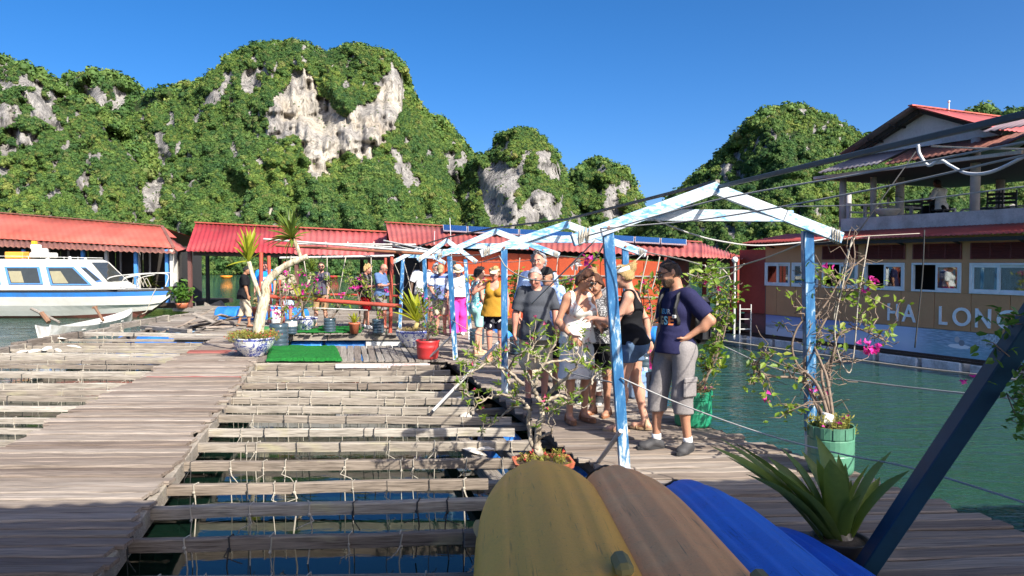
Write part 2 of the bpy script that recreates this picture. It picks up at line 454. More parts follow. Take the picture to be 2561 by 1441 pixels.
hill([(-320, 120), (-150, 120), (0, 150), (60, 178), (120, 215), (170, 245), (215, 275), (260, 310), (330, 400), (400, 500), (450, 600)], 108, 175, 1,
     rocks=[z3((130, 250), (240, 290), (345, 335), (310, 365), (150, 315)), z3((160, 380), (330, 420), (400, 540), (465, 620), (440, 640), (330, 590), (230, 560), (200, 450)), z3((350, 390), (490, 365), (480, 440), (390, 440)),
            z3((-60, 460), (130, 480), (120, 560), (20, 640), (-60, 640)), z3((30, 640), (155, 655), (120, 720)), z3((-40, 870), (60, 950), (20, 990), (-60, 960)), z3((-20, 280), (110, 310), (90, 370), (0, 350)), z3((-80, 150), (40, 160), (40, 190), (-60, 190)), z3((270, 640), (310, 640), (300, 690)), z3((0, 760), (60, 740), (110, 800), (30, 830)), z3((230, 700), (260, 690), (255, 800), (235, 790)), z3((130, 700), (250, 760), (240, 790), (140, 740))],
     patch=.10, ntree=1900, tsize=1.7, prof=1.3)
hill([(60, 300), (110, 250), (145, 212), (180, 193), (240, 186), (300, 203), (328, 230), (350, 280), (420, 330), (480, 400)], 330, 420, 2,
     rocks=[[(205, 232), (232, 225), (262, 232), (272, 262), (245, 275), (215, 262)]], patch=.18, ntree=500, tsize=4.2)
hill([(260, 330), (320, 262), (380, 235), (445, 212), (490, 208), (560, 200), (640, 230)], 290, 350, 3, ntree=420, tsize=3.6)
hill([(150, 440), (250, 345), (340, 290), (420, 258), (500, 216), (530, 186), (570, 148), (612, 124), (660, 111), (720, 108), (765, 113), (785, 126), (800, 140), (830, 131), (870, 117), (920, 120), (960, 131), (990, 155), (1008, 182), (1006, 215), (1035, 262), (1062, 300), (1092, 335), (1135, 420), (1190, 520), (1240, 610)], 128, 235, 4,
     rocks=[z4((215, 350), (260, 275), (305, 285), (245, 370), (225, 450), (140, 520), (110, 470), (135, 430)), z4((350, 310), (430, 255), (525, 215), (450, 300), (440, 380), (380, 410), (340, 390)),
            z3((1090, 900), (1130, 700), (1190, 760), (1210, 870), (1165, 950), (1180, 1080), (1150, 1200), (1080, 1290), (985, 1255), (1030, 1150), (1005, 1010), (1080, 980)), z3((1050, 780), (1090, 770), (1080, 830), (1050, 830)), z3((1085, 670), (1190, 655), (1195, 700), (1090, 700)),
            z4((1410, 830), (1480, 900), (1545, 1000), (1530, 1080), (1430, 1050), (1400, 950)), z4((780, 130), (810, 130), (800, 210), (770, 210)), z4((505, 820), (530, 760), (520, 870), (495, 870)), z4((1330, 280), (1390, 250), (1440, 300), (1340, 350), (1230, 380))],
     pale=[cliff, z4((515, 1210), (575, 1195), (560, 1270), (500, 1300)), z4((690, 1110), (715, 1100), (710, 1150), (690, 1150))], patch=.10, step=4, ntree=5600, tsize=1.95, prof=1.35, edge=18)
hill([(1000, 420), (1030, 310), (1055, 289), (1100, 305), (1140, 342), (1165, 382), (1190, 402), (1215, 450), (1250, 560)], 190, 255, 5,
     rocks=[z4((1690, 690), (1720, 690), (1710, 730), (1680, 730)), z4((1700, 890), (1800, 860), (1850, 1000), (1890, 1130), (1760, 1180), (1740, 1050)), z4((1850, 820), (1900, 860), (1900, 950), (1850, 920))], patch=.22, ntree=620, tsize=2.2)
hill([(1120, 560), (1160, 460), (1185, 405), (1225, 385), (1250, 346), (1290, 326), (1330, 330), (1362, 352), (1390, 385), (1403, 430), (1425, 482), (1442, 530), (1480, 600)], 140, 200, 6,
     rocks=[[(1205, 425), (1250, 408), (1296, 425), (1290, 470), (1265, 520), (1230, 520), (1205, 470)], [(1340, 388), (1372, 380), (1396, 440), (1380, 452), (1350, 425)], [(1245, 480), (1280, 480), (1300, 560), (1240, 555), (1220, 530)], [(1310, 385), (1322, 375), (1320, 405), (1308, 405)], [(1255, 360), (1275, 350), (1270, 380), (1250, 380)], [(1330, 480), (1380, 490), (1400, 540), (1340, 560), (1300, 540)]],
     pale=[[(1240, 470), (1262, 480), (1268, 510), (1245, 500)], [(1315, 520), (1335, 530), (1330, 575), (1310, 560)]], patch=.17, ntree=900, tsize=1.6)
hill([(1370, 600), (1400, 520), (1430, 460), (1460, 422), (1500, 406), (1548, 420), (1578, 455), (1597, 500), (1620, 580)], 215, 270, 7,
     rocks=[[(1520, 462), (1545, 470), (1560, 540), (1510, 545)], [(1550, 440), (1580, 470), (1570, 500), (1552, 470)]], patch=.14, ntree=520, tsize=2.5)
hill([(1540, 640), (1640, 560), (1740, 470), (1790, 420), (1840, 380), (1880, 330), (1918, 292), (1960, 273), (2010, 272), (2060, 286), (2100, 306), (2150, 336), (2220, 385), (2320, 430), (2420, 445), (2561, 430), (2800, 420)], 112, 180, 8,
     rocks=[[(2040, 320), (2060, 325), (2055, 345), (2035, 340)]], patch=.03, ntree=2700, tsize=1.9, prof=1.3)
hill([(2250, 420), (2350, 330), (2440, 284), (2485, 276), (2561, 288), (2700, 300), (2900, 330)], 190, 250, 9, ntree=420, tsize=2.6)

hill([(-4200, 260), (-3000, 60), (-2200, -20), (-1500, 40), (-900, 110), (-500, 60), (-250, 200)], 125, 190, 10, ntree=700, tsize=3.2, step=24)
# ------------------------------------------------------------------ forest: crowns of leaf sprays on every slope
def forest():
    def lm():
        t = NT('forest_leaves'); oi = t.n('ShaderNodeObjectInfo'); gm = t.n('ShaderNodeNewGeometry')
        c = t.ramp(oi.outputs['Random'], [(0, (.046, .108, .034)), (.35, (.086, .170, .042)), (.7, (.135, .220, .050)), (.9, (.175, .245, .058)), (1, (.20, .22, .075))])
        big = t.noise(gm.outputs['Position'], .035, 3)
        c = t.mix(1.0, c, t.ramp(big, [(.35, (.62, .74, .8)), (.65, (1.22, 1.10, .9))]), 'MULTIPLY')
        c = t.mix(1.0, c, t.ramp(gm.outputs['Random Per Island'], [(0, .72), (1, 1.15)]), 'MULTIPLY')
        d = t.pbsdf(c, .6, 0, None, .25); tr = t.n('ShaderNodeBsdfTranslucent'); t.l(c, tr.inputs[0])
        mx = t.n('ShaderNodeMixShader'); mx.inputs[0].default_value = .22; t.l(d, mx.inputs[1]); t.l(tr.outputs[0], mx.inputs[2])
        return t.done(mx.outputs[0])
    mat = lm()
    col = bpy.data.collections.new('forest_crowns')
    for k in range(4):
        rs = random.Random(50 + k); b = MB()
        lobes = [(V(rs.uniform(-.5, .5), rs.uniform(-.5, .5), rs.uniform(-.1, .5)), rs.uniform(.35, .6)) for _ in range(6)] + [(V(0, 0, .1), .72)]
        for c, r in lobes: b.ball(c, (r * .8, r * .8, r * .68), 7)
        for _ in range(190):
            c, r = rs.choice(lobes)
            n = V(rs.gauss(0, 1), rs.gauss(0, 1), rs.gauss(.35, 1)).normalized()
            p = c + n * r * rs.uniform(.85, 1.15)
            n2 = (n + V(rs.gauss(0, .5), rs.gauss(0, .5), rs.gauss(.25, .5))).normalized()
            a = n2.orthogonal().normalized(); a = Matrix.Rotation(rs.uniform(0, 6.28), 3, n2) @ a; e = n2.cross(a)
            s = rs.uniform(.08, .20)
            b.add([p - a * s - e * s * .5, p + a * s * .2 - e * s * .7 + n2 * s * .2, p + a * s, p + e * s * .8 - n2 * s * .25], [(0, 1, 2), (0, 2, 3)])
        o = bpy.data.objects.new('crown_%d' % k, b.mesh('crown', mat)); col.objects.link(o)
    me = bpy.data.meshes.new('forest'); me.from_pydata([t[:3] for t in trees], [], [])
    a = me.attributes.new('sc', 'FLOAT', 'POINT'); a.data.foreach_set('value', [t[3] for t in trees])
    a = me.attributes.new('rz', 'FLOAT', 'POINT'); a.data.foreach_set('value', [t[4] for t in trees])
    a = me.attributes.new('kd', 'INT', 'POINT'); a.data.foreach_set('value', [t[5] for t in trees])
    o = link('forest', me); tag(o, kind='stuff')
    g = bpy.data.node_groups.new('forest_scatter', 'GeometryNodeTree')
    g.interface.new_socket('Geometry', in_out='INPUT', socket_type='NodeSocketGeometry'); g.interface.new_socket('Geometry', in_out='OUTPUT', socket_type='NodeSocketGeometry')
    N = g.nodes.new; gi = N('NodeGroupInput'); go = N('NodeGroupOutput')
    ci = N('GeometryNodeCollectionInfo'); ci.inputs[0].default_value = col; ci.inputs[1].default_value = True; ci.inputs[2].default_value = True
    ip = N('GeometryNodeInstanceOnPoints'); ip.inputs['Pick Instance'].default_value = True
    def attr(nm, ty):
        x = N('GeometryNodeInputNamedAttribute'); x.data_type = ty; x.inputs[0].default_value = nm; return [s for s in x.outputs if s.enabled and s.name == 'Attribute'][0]
    cx = N('ShaderNodeCombineXYZ'); g.links.new(attr('rz', 'FLOAT'), cx.inputs[2])
    g.links.new(gi.outputs[0], ip.inputs['Points']); g.links.new(ci.outputs[0], ip.inputs['Instance'])
    g.links.new(attr('kd', 'INT'), ip.inputs['Instance Index']); g.links.new(cx.outputs[0], ip.inputs['Rotation']); g.links.new(attr('sc', 'FLOAT'), ip.inputs['Scale'])
    g.links.new(ip.outputs[0], go.inputs[0])
    md = o.modifiers.new('scatter', 'NODES'); md.node_group = g
forest()
# ------------------------------------------------------------------ plank and rope pieces
def plank_mesh(k, w=.142, th=.03, mat=None):
    rs = random.Random(900 + k); b = MB(); n = 6; secs = []
    for i in range(n + 1):
        x = -.5 + i / n
        if 0 < i < n: x += rs.uniform(-.03, .03)
        y0 = -w / 2 + rs.uniform(-.004, .006); y1 = w / 2 + rs.uniform(-.006, .004); z = rs.uniform(-.004, .004); dz = rs.uniform(-.004, .004)
        secs.append([(x, y0, z + dz - .009), (x, y0 + .009, z + dz), (x, y1 - .008, z - dz), (x, y1, z - dz - .009), (x, y1, -th), (x, y0, -th)])
    vs = [p for s in secs for p in s]; fs = []
    for i in range(n):
        for j in range(6):
            a = i * 6 + j; c = i * 6 + (j + 1) % 6; fs.append((a, a + 6, c + 6, c))
    fs += [tuple(range(6)), tuple(range(n * 6 + 5, n * 6 - 1, -1))]
    b.add(vs, fs); return b.mesh('plank', mat or M_wood)
PL = [plank_mesh(k) for k in range(9)]; PLR = [plank_mesh(20, mat=M_redwood)]; PLG = [plank_mesh(30 + k, mat=M_grey) for k in range(5)]
def plank(parent, a, b, rs, lst=PL, wz=1.0, dz=0.0):
    a = Vector(a); b = Vector(b); d = b - a; L = d.length
    o = link('plank', rs.choice(lst), parent, (a + b) / 2 + V(0, 0, dz), (rs.gauss(0, .008), -math.asin(d.z / L) + 0, math.atan2(d.y, d.x) + rs.gauss(0, .006) + (math.pi if rs.random() < .5 else 0)), (L, wz * (rs.uniform(.93, 1.02) if rs.random() > .14 else rs.uniform(.78, .9)), 1))
    return o
def lin(y, pts):
    return float(np.interp(y, [p[0] for p in pts], [p[1] for p in pts]))

rs = random.Random(5)
# left walkway
WL_L = [(2.0, -3.9), (4.3, -4.32), (7.26, -4.89), (14.96, -6.38), (18.5, -7.1)]
WL_R = [(2.0, -1.85), (4.3, -2.38), (14.0, -4.70), (18.5, -5.75)]
walk = thing('walkway', 'long walkway of worn grey planks with a few red painted boards across the raft', 'walkway')
y = 2.6; i = 0
while y < 17.6:
    l = lin(y, WL_L) + rs.uniform(-.09, .07); r = lin(y, WL_R) + rs.uniform(-.10, .05)
    red = abs(y - 11.75) < .05 or abs(y - 14.95) < .24
    plank(walk, (l, y - .01 * (r - l), 0), (r, y + .012 * (r - l), 0), rs, PLR if red else PL, dz=rs.uniform(-.011, .009))
    y += .155
b = MB(); b.bar((lin(2.2, WL_R) - .02, 2.2, -.11), (lin(13.9, WL_R) - .02, 13.9, -.11), .07, .15, bev=.008); 
o = b.build('stringer', M_beam, walk)
b = MB(); b.bar((lin(2.2, WL_L) + .1, 2.2, -.11), (lin(17.4, WL_L) + .1, 17.4, -.11), .07, .15, bev=.008); b.build('stringer', M_beam, walk)
b = MB(); b.bar((lin(2.2, WL_R) - .95, 2.2, -.11), (lin(17.4, WL_R) - .85, 17.4, -.11), .07, .15, bev=.008); b.build('stringer', M_beam, walk)
# cross walkway with planks running along the raft
WD_L = [(3.0, 1.62), (4.0, 1.38), (6.74, .67), (13.2, -1.0), (18.8, -2.6), (22.5, -3.4)]
WD_R = [(3.0, 4.1), (4.99, 3.36), (5.68, 3.12), (6.9, 2.68), (8.23, 2.03), (10.2, 1.72), (13.0, 1.0), (18.0, -.2), (22.5, -1.2)]
cross = thing('walkway', 'short grey plank walkway behind the empty pen, half covered by the green turf mat', 'walkway')
x = -5.35
while x < -1.25:
    plank(cross, (x + .12, 13.62, 0), (x - .40, 16.0, 0), rs, PLG, .93, rs.uniform(-.005, .005)); x += .137
for yy in (13.75, 15.8):
    b = MB(); b.bar((-5.4, yy, -.10), (-1.2, yy + .1, -.10), .07, .12, bev=.008); b.build('stringer', M_beam, cross)
# right deck where the visitors stand
deck = thing('deck', 'weathered grey plank deck where the visitors stand beside the green water', 'deck')
y = 2.4
while y < 23:
    l = lin(y, WD_L) + rs.uniform(-.05, .05); r = lin(y, WD_R) + rs.uniform(-.09, .06)
    tl = .05 + .05 * max(0, (8 - y) / 6)
    plank(deck, (l, y - tl * (r - l) / 2, 0), (r, y + tl * (r - l) / 2, 0), rs, PL, 1.0, rs.uniform(-.010, .009)); y += .155
for off, zz in ((.10, -.10), (1.0, -.10)):
    b = MB(); b.tube([(lin(t, WD_L) + off, t, zz) for t in (2.5, 7, 13, 18, 22)], .07, 8); b.build('stringer', M_dkwood, deck)
b = MB(); b.tube([(lin(t, WD_R) - .10, t, -.10) for t in (2.5, 5, 7, 10, 13, 18, 22)], .07, 8); b.build('stringer', M_dkwood, deck)
# planted platform
plat = thing('platform', 'raised plank platform with potted plants under the red pole frame', 'deck')
x = -6.25
while x < -2.75:
    plank(plat, (x + .02, 18.75 + rs.uniform(-.06, .05), 0), (x - .5, 21.9, 0), rs, PLG, 1.0, rs.uniform(-.01, .01)); x += .152
b = MB(); b.bar((-6.3, 18.85, -.12), (-4.6, 18.85, -.12), .06, .14, bev=.008); b.build('fascia_board', M_beam, plat)
b = MB(); b.bar((-4.58, 18.83, -.11), (-2.75, 18.83, -.10), .06, .15, bev=.008); b.build('fascia_board', M_beam, plat)
b = MB(); b.bar((-6.6, 21.7, -.12), (-3.4, 21.7, -.12), .06, .14); b.build('fascia_board', M_beam, plat)
# landing behind on the left
land = thing('landing', 'rough plank landing beside the blue drums where the barefoot man walks', 'deck')
y = 17.7
while y < 27:
    l = -9.3 - .2 * (y - 18) + rs.uniform(-.4, .5); r = lin(y, [(17, -5.4), (18.7, -6.2), (22, -6.9), (22.2, -4), (27, -4.6)]) + rs.uniform(-.1, .1)
    if y < 20.2: l = -7.5 - .2 * (y - 18) + rs.uniform(-.6, .2)
    plank(land, (l, y, 0), (r, y + rs.uniform(-.05, .05), 0), rs, PLG, 1.05, rs.uniform(-.012, .012)); y += .165
b = MB(); b.bar((-9.4, 17.9, -.14), (-11.2, 27, -.14), .1, .14); b.build('stringer', M_grey, land)
b = MB(); b.bar((-6.6, 17.7, -.14), (-8.4, 27, -.14), .1, .14); b.build('stringer', M_grey, land)

# ------------------------------------------------------------------ the raft of beams with hanging ropes
raft = thing('raft', 'floating timber raft of parallel beams hung with oyster ropes on both sides of the walkway', 'raft')
def rope_mesh(k, mat):
    r = random.Random(300 + k); b = MB(); w = .034; h = .052
    ring = [(0, -w, 0.004), (0, -w, -h * 2), (0, w, -h * 2), (0, w, .004), (0, -w, .004)]
    b.tube([V(*p) + V(r.uniform(-.008, .008), 0, 0) for p in ring], .0045, 5)
    b.ball((0, -w - .006, -h * 1.5 + r.uniform(-.03, .03)), (.011, .010, .013), 6)
    x0 = r.uniform(-.02, .02)
    b.tube([(x0, -w, -h * 1.6), (x0 + .01, -w - .004, -.22), (x0 + r.uniform(-.02, .02), -w, -.52)], .004, 5)
    if k % 3 != 2: b.tube([(0, -w - .01, -h * 1.5), (.02, -w - .03, -.13), (.05 * (1 if k % 2 else -1), -w - .035, -.17), (.07 * (1 if k % 2 else -1), -w - .02, -.19 - .03 * (k % 3))], .004, 5)
    return b.mesh('rope', mat)
RP = [rope_mesh(k, M_rope) for k in range(6)] + [rope_mesh(k, M_dkrope) for k in range(2)]
n_rope = 0
def beam(a, b_, w=.055, h=.10, nrope=8, mat=M_beam, parent=raft, seed=0):
    global n_rope
    a = Vector(a); b_ = Vector(b_); d = b_ - a; L = d.length; r = random.Random(seed)
    m = MB(); n = 7; vs = []
    for i in range(n + 1):
        x = -L / 2 + L * i / n; q = .006
        oy = r.uniform(-.006, .006); oz = r.uniform(-.007, .007); ww = w / 2 * r.uniform(.93, 1.06); t = .008
        vs += [(x, oy - ww, oz - h), (x, oy + ww, oz - h), (x, oy + ww, oz - t), (x, oy + ww - t, oz), (x, oy - ww + t, oz), (x, oy - ww, oz - t)]
    fs = []
    for i in range(n):
        for j in range(6): fs.append((i * 6 + j, i * 6 + (j + 1) % 6, i * 6 + 6 + (j + 1) % 6, i * 6 + 6 + j))
    fs += [tuple(range(5, -1, -1)), tuple(range(n * 6, n * 6 + 6))]
    m.add(vs, fs)
    o = link('beam', m.mesh('beam', mat), parent, (a + b_) / 2, (0, -math.asin(d.z / L), math.atan2(d.y, d.x)))
    for k in range(nrope):
        if n_rope >= 296: break
        x = (-.5 + (k + .5 + r.uniform(-.42, .42)) / nrope) * L
        link('rope', RP[r.randrange(6)] if r.random() < .66 else RP[6 + r.randrange(2)], o, (x, 0, 0), (0, 0, r.uniform(-.25, .25)), (r.uniform(.7, 1.5) * r.choice((-1, 1)), w / .055, (h / .10 if h > .08 else 1) * r.uniform(.96, 1.12))); n_rope += 1
    return o
def z2(x, y): return (240 + x / 2.416, 860 + y / 2.416)
rows = [((1000, 130), (2080, 130)), ((1000, 165), (2140, 160)), ((950, 200), (2180, 195)), ((910, 238), (2200, 242)), ((860, 282), (2230, 290)), ((840, 327), (2240, 330)), ((790, 372), (2230, 385)), ((740, 428), (2450, 445)), ((690, 512), (2530, 510)),
        ((620, 597), (2561, 590)), ((520, 712), (2540, 690)), ((400, 852), (2370, 815)), ((300, 985), (2320, 935)), ((120, 1180), (2285, 1130)), ((-160, 1420), (2300, 1385)), ((-420, 1710), (2300, 1660))]
for i, (p, q) in enumerate(rows):
    a = gnd(*z2(*p), -.05); c = gnd(*z2(*q), -.05)
    d = (c - a).normalized()
    beam(a - d * .25, c + d * (0 if i in (0, 1, 8, 11) else .12), w=.06 + .02 * (i % 3 == 0), h=.085, nrope=9 if i < 12 else 7, seed=i)
beam((-4.6, 12.25, -.1), (-1.15, 12.2, -.1), .05, .07, 0, M_white, seed=77)
beam((-4.75, 13.45, -.02), (-1.5, 13.45, -.02), .05, .09, 3, M_beam, seed=78)
b = MB(); b.bar((-3.1, 13.30, -.06), (-1.45, 13.36, -.06), .07, .07, bev=.006); b.build('painted_board', dirty('white_red_paint', (.72, .70, .68), (.45, .16, .14), .3, .6, 4), raft)
# beams left of the walkway
y = 5.2; i = 0
while y < 18.2:
    xr = lin(y, WL_L) + .25; xl = -10.75 + rs.uniform(-.2, .2)
    tilt = rs.uniform(.0, .06)
    beam((xl, y + tilt * (xr - xl), -.05 + rs.uniform(-.02, .02)), (xr, y, -.05), w=rs.uniform(.055, .09), h=rs.uniform(.055, .085), nrope=6 if y < 15 else 4, seed=200 + i)
    y += rs.uniform(.50, .78); i += 1
# outer edge logs, lashed end over end
pts = [(-10.35, 14.2), (-10.62, 16.4), (-10.75, 18.6), (-10.95, 21.0), (-11.1, 24.2), (-11.25, 28)]
for k in range(5):
    a = V(pts[k][0], pts[k][1] - .25, .0 + .05 * (k % 2)); c = V(pts[k + 1][0], pts[k + 1][1] + .25, .0 + .05 * (k % 2))
    beam(a, c, .14, .16, 4, M_grey, seed=300 + k)
for q in ((-9.2, 19.3), (-10.9, 18.9)): pass
beam((-10.6, 18.9, 0.02), (-5.9, 18.2, .02), .2, .08, 4, M_beam, seed=310)
beam((-10.2, 20.9, .02), (-8.0, 18.8, .10), .12, .10, 0, M_grey, seed=311)
beam((-10.3, 21.2, .0), (-7.7, 20.2, .06), .10, .10, 0, M_grey, seed=312)
# long logs alongside the visitors' deck
for off, y0, y1, r in ((-.42, 5.9, 11.6, .055), (-.80, 6.3, 9.2, .06)):
    beam((lin(y0, WD_L) + off, y0, -.16), (lin(y1, WD_L) + off, y1, -.16), .13, .12, 0, M_grey, seed=int(y1 * 10))
for yy in (6.6, 7.3, 8.0, 8.9, 9.8): beam((lin(yy, WD_L) - .95, yy, -.15), (lin(yy, WD_L) + .12, yy + .15, -.15), .10, .08, 0, M_grey, seed=int(yy * 31))
# shells lying on the logs
def shell(name, p, s, rz, label, group):
    b = MB(); n = 9; vs = []
    for j in range(5):
        for k in range(n):
            t = 2 * math.pi * k / n; rr = (1 - (j / 4) ** 1.6); vs.append((rr * math.cos(t) * (1 + .18 * math.cos(2 * t)), rr * .6 * math.sin(t) * (1 + .1 * math.sin(3 * t)), .28 * (1 - rr ** 2)))
    fs = [(j * n + k, j * n + (k + 1) % n, j * n + n + (k + 1) % n, j * n + n + k) for j in range(4) for k in range(n)] + [tuple(range(n))[::-1], tuple(range(4 * n, 5 * n))]
    b.add([(x * s, y_ * s, z * s) for x, y_, z in vs], fs)
    o = b.build(name, plain('oyster_shell', (.62, .57, .49), .7, 0, .3, 30, .4), None, True); o.location = p; o.rotation_euler = (.2, -.15, rz); tag(o, label, 'shell', group)
for k, (px, py, s, l) in enumerate([(1150, 998, .11, 'pale oyster shell on the log nearest the far end of the empty pen'), (1165, 1040, .12, 'pale oyster shell on the logs under the bonsai branches'), (1185, 1130, .14, 'white oyster shell between the logs beside the orange planter'), (1225, 1125, .17, 'large curved white shell with dark marks beside the orange planter')]):
    shell('oyster_shell', gnd(px, py, -.14), s, k * 1.3, l, 'oyster shells on the raft logs')
for k, (px, py, s) in enumerate([(55, 880, .2), (85, 878, .22), (118, 872, .25), (145, 876, .2), (185, 868, .26), (150, 848, .25)]):
    shell('foam_scrap', gnd(px, py, -.04), s * .6, k * .8, 'flat white scrap on the far left beams, ' + ['nearest the left border', 'second from the left border', 'middle one of the close row', 'fourth of the close row', 'farthest right of them', 'farthest back by the edge log'][k], 'white scraps on the left beams')
# ------------------------------------------------------------------ floats
def drum(name, a, c, r, mat, label, cat='barrel', group=None, parent=None):
    a = Vector(a); c = Vector(c); L = (c - a).length; b = MB()
    pr = [(0.02, 0), (r * .86, 0.0), (r * .97, .03), (r, .06)]
    for t in (.33, .66): pr += [(r, L * t - .04), (r * 1.035, L * t - .015), (r * 1.035, L * t + .015), (r, L * t + .04)]
    pr += [(r, L - .06), (r * .97, L - .03), (r * .86, L), (.02, L)]
    b.lathe(pr, (0, 0, 0), 20)
    o = b.build(name, mat, None, True); o.location = a; o.rotation_euler = (c - a).to_track_quat('Z', 'Y').to_euler()
    return tag(o, label, cat, group)
M_drum = dirty('drum_blue', (.035, .25, .72), (.02, .12, .38), .25, .38, 2, 20)
for k, (x0, x1) in enumerate([(-6.2, -5.65), (-5.55, -4.75), (-4.68, -3.62)]):
    drum('float_drum', (x0, 19.15, -.38), (x1, 19.15, -.38), .24, M_drum, ['short blue float drum under the platform end by the tree pot', 'blue float drum in shadow under the middle of the planted platform', 'long bright blue float drum under the planted platform'][k], 'barrel', 'blue float drums under the platform')
b = MB(); b.box((-3.2, 19.1, -.40), (.9, .5, .44), None, .02); tag(b.build('foam_float', M_white, None, False), 'white foam float block under the platform beside the long blue drum', 'float')
drum('float_drum', (-9.05, 23.3, .12), (-8.05, 23.25, .12), .28, M_drum, 'bright blue drum lying in front of the shed with its round lid towards us', 'barrel', 'blue drums on the landing')
drum('float_drum', (-7.98, 23.3, .12), (-6.75, 23.4, .12), .28, M_drum, 'long blue drum lying end to end behind the one with the round lid', 'barrel', 'blue drums on the landing')
drum('float_drum', (-6.9, 22.6, .1), (-6.5, 23.6, .13), .26, M_drum, 'blue drum lying behind the barefoot man in black', 'barrel', 'blue drums on the landing')
for k, (p, q, l) in enumerate([((-10.2, 19.7, -.38), (-7.6, 19.4, -.38), 'blue float drum sunk between the raft beams beside the debris'), ((-9.9, 22.1, -.36), (-8.6, 21.9, -.36), 'pale blue float drum under the leaning planks'), ((lin(9, WD_L) - .1, 8.6, -.46), (lin(9.8, WD_L) - .1, 9.6, -.46), 'blue float drum in shadow under the visitors deck edge'), ((lin(6.9, WD_L) + .35, 6.5, -.46), (lin(7.8, WD_L) + .32, 7.7, -.46), 'dark blue float drum under the deck by the orange planter')]):
    drum('float_drum', p, q, .23, M_blue_pl if k != 1 else dirty('pale_blue', (.35, .52, .72), (.2, .3, .45), .3, .5), l, 'barrel', 'float drums under the raft')
# pile of broken planks
for k in range(16):
    x = rs.uniform(-8.9, -7.6); y = rs.uniform(19.4, 21.2); a = rs.uniform(0, 3.14); L = rs.uniform(.5, 1.3); z = rs.uniform(.04, .3)
    o = link('broken_plank', rs.choice(PLG + PL), None, (x, y, z), (rs.gauss(0, .15), rs.gauss(0, .25), a), (L, rs.uniform(.7, 1.1), 1.2))
    tag(o, 'broken plank lying in the debris heap before the blue drums', 'plank', 'planks in the debris heap')
# green turf mats
def turf(name, pts, th, label):
    t = NT('green_turf_' + name); v = t.coord('Object'); n = t.noise(v, 60, 4); n2 = t.noise(v, 4, 4)
    c = t.mix(.4, t.ramp(n, [(.3, (.006, .07, .012)), (.7, (.02, .24, .035))]), t.ramp(n2, [(.3, (.01, .09, .02)), (.7, (.02, .20, .03))]))
    mt = t.done(t.pbsdf(c, .85, 0, t.bump(n, 1.0, .02), .2))
    b = MB(); nu, nv = 40, 26; p = [Vector(q) for q in pts]; r = random.Random(3); vs = []
    def P(u, v_): return (p[0] * (1 - u) + p[1] * u) * (1 - v_) + (p[3] * (1 - u) + p[2] * u) * v_
    for j in range(nv + 1):
        for i in range(nu + 1):
            u, w = i / nu, j / nv; q = P(u, w); e = min(u, 1 - u, w, 1 - w)
            q = q + V(r.uniform(-.012, .012), r.uniform(-.012, .012), th * min(1, e * 22 + .05) + .02 * noise.noise((u * 4, w * 4, 1)) + r.uniform(-.006, .006)); vs.append(q)
    w = nu + 1
    b.add(vs, [(j * w + i, j * w + i + 1, (j + 1) * w + i + 1, (j + 1) * w + i) for j in range(nv) for i in range(nu)])
    e = [V(q.x, q.y, q.z) for q in p]; b.add(e, [(3, 2, 1, 0)])
    o = b.build(name, mt); tag(o, label, 'mat'); return o
turf('turf_mat', [(-4.36, 13.42, .012), (-3.0, 13.42, .012), (-3.62, 15.6, .012), (-5.0, 15.6, .012)], .055, 'thick green artificial turf mat on the short walkway beside the tree pot')
turf('turf_mat', [(-5.55, 18.8, .02), (-3.75, 18.8, .02), (-4.0, 20.6, .02), (-5.7, 20.6, .02)], .02, 'thin green turf mat on the planted platform under the visitors in shorts')
# ------------------------------------------------------------------ houses
def roofmat(name, col, rust=None):
    t = NT(name); v = t.coord('Object'); n = t.noise(v, .9, 6, .6); f = t.noise(v, 9, 5, .6)
    c = t.ramp(n, [(.3, mul(col, .72)), (.7, mul(col, 1.12))]); c = t.mix(t.ramp(t.noise(v, .35, 4), [(.45, 0.0), (.7, .35)]), c, (.55, .24, .20))
    wn = t.n('ShaderNodeTexWhiteNoise', noise_dimensions='1D'); sx = t.n('ShaderNodeSeparateXYZ'); t.l(v, sx.inputs[0]); t.l(t.math('FLOOR', t.math('MULTIPLY', sx.outputs[0], 1.05)), wn.inputs['W']); c = t.mix(1.0, c, t.ramp(wn.outputs[0], [(0, (.80, .84, .84)), (1, (1.06, 1.0, 1.0))]), 'MULTIPLY')
    c = t.mix(t.ramp(t.noise(t.coord('Object', (3.2, .5, .5)), 1.6, 6, .68), [(.56, 0.0), (.74, .55)]), c, (.20, .075, .05))
    if rust: c = t.mix(t.ramp(f, [(.45, 0.0), (.62, .9)]), c, rust)
    else: c = t.mix(t.ramp(f, [(.60, 0.0), (.75, .25)]), c, mul(col, .55))
    return t.done(t.pbsdf(c, .55, 0, None, .35))
M_roof1 = roofmat('coral_roof_sheet', (.56, .125, .085)); M_roof2 = roofmat('crimson_roof_sheet', (.42, .045, .055)); M_roof2b = roofmat('pink_red_roof_sheet', (.50, .11, .105)); M_roof3 = roofmat('brick_red_roof_sheet', (.42, .10, .085))
M_rustroof = roofmat('rusty_roof_sheet', (.26, .115, .085), (.17, .075, .055)); M_roofhl = roofmat('red_edge_sheet', (.40, .075, .06)); M_awn = roofmat('grey_sheet', (.27, .25, .27))
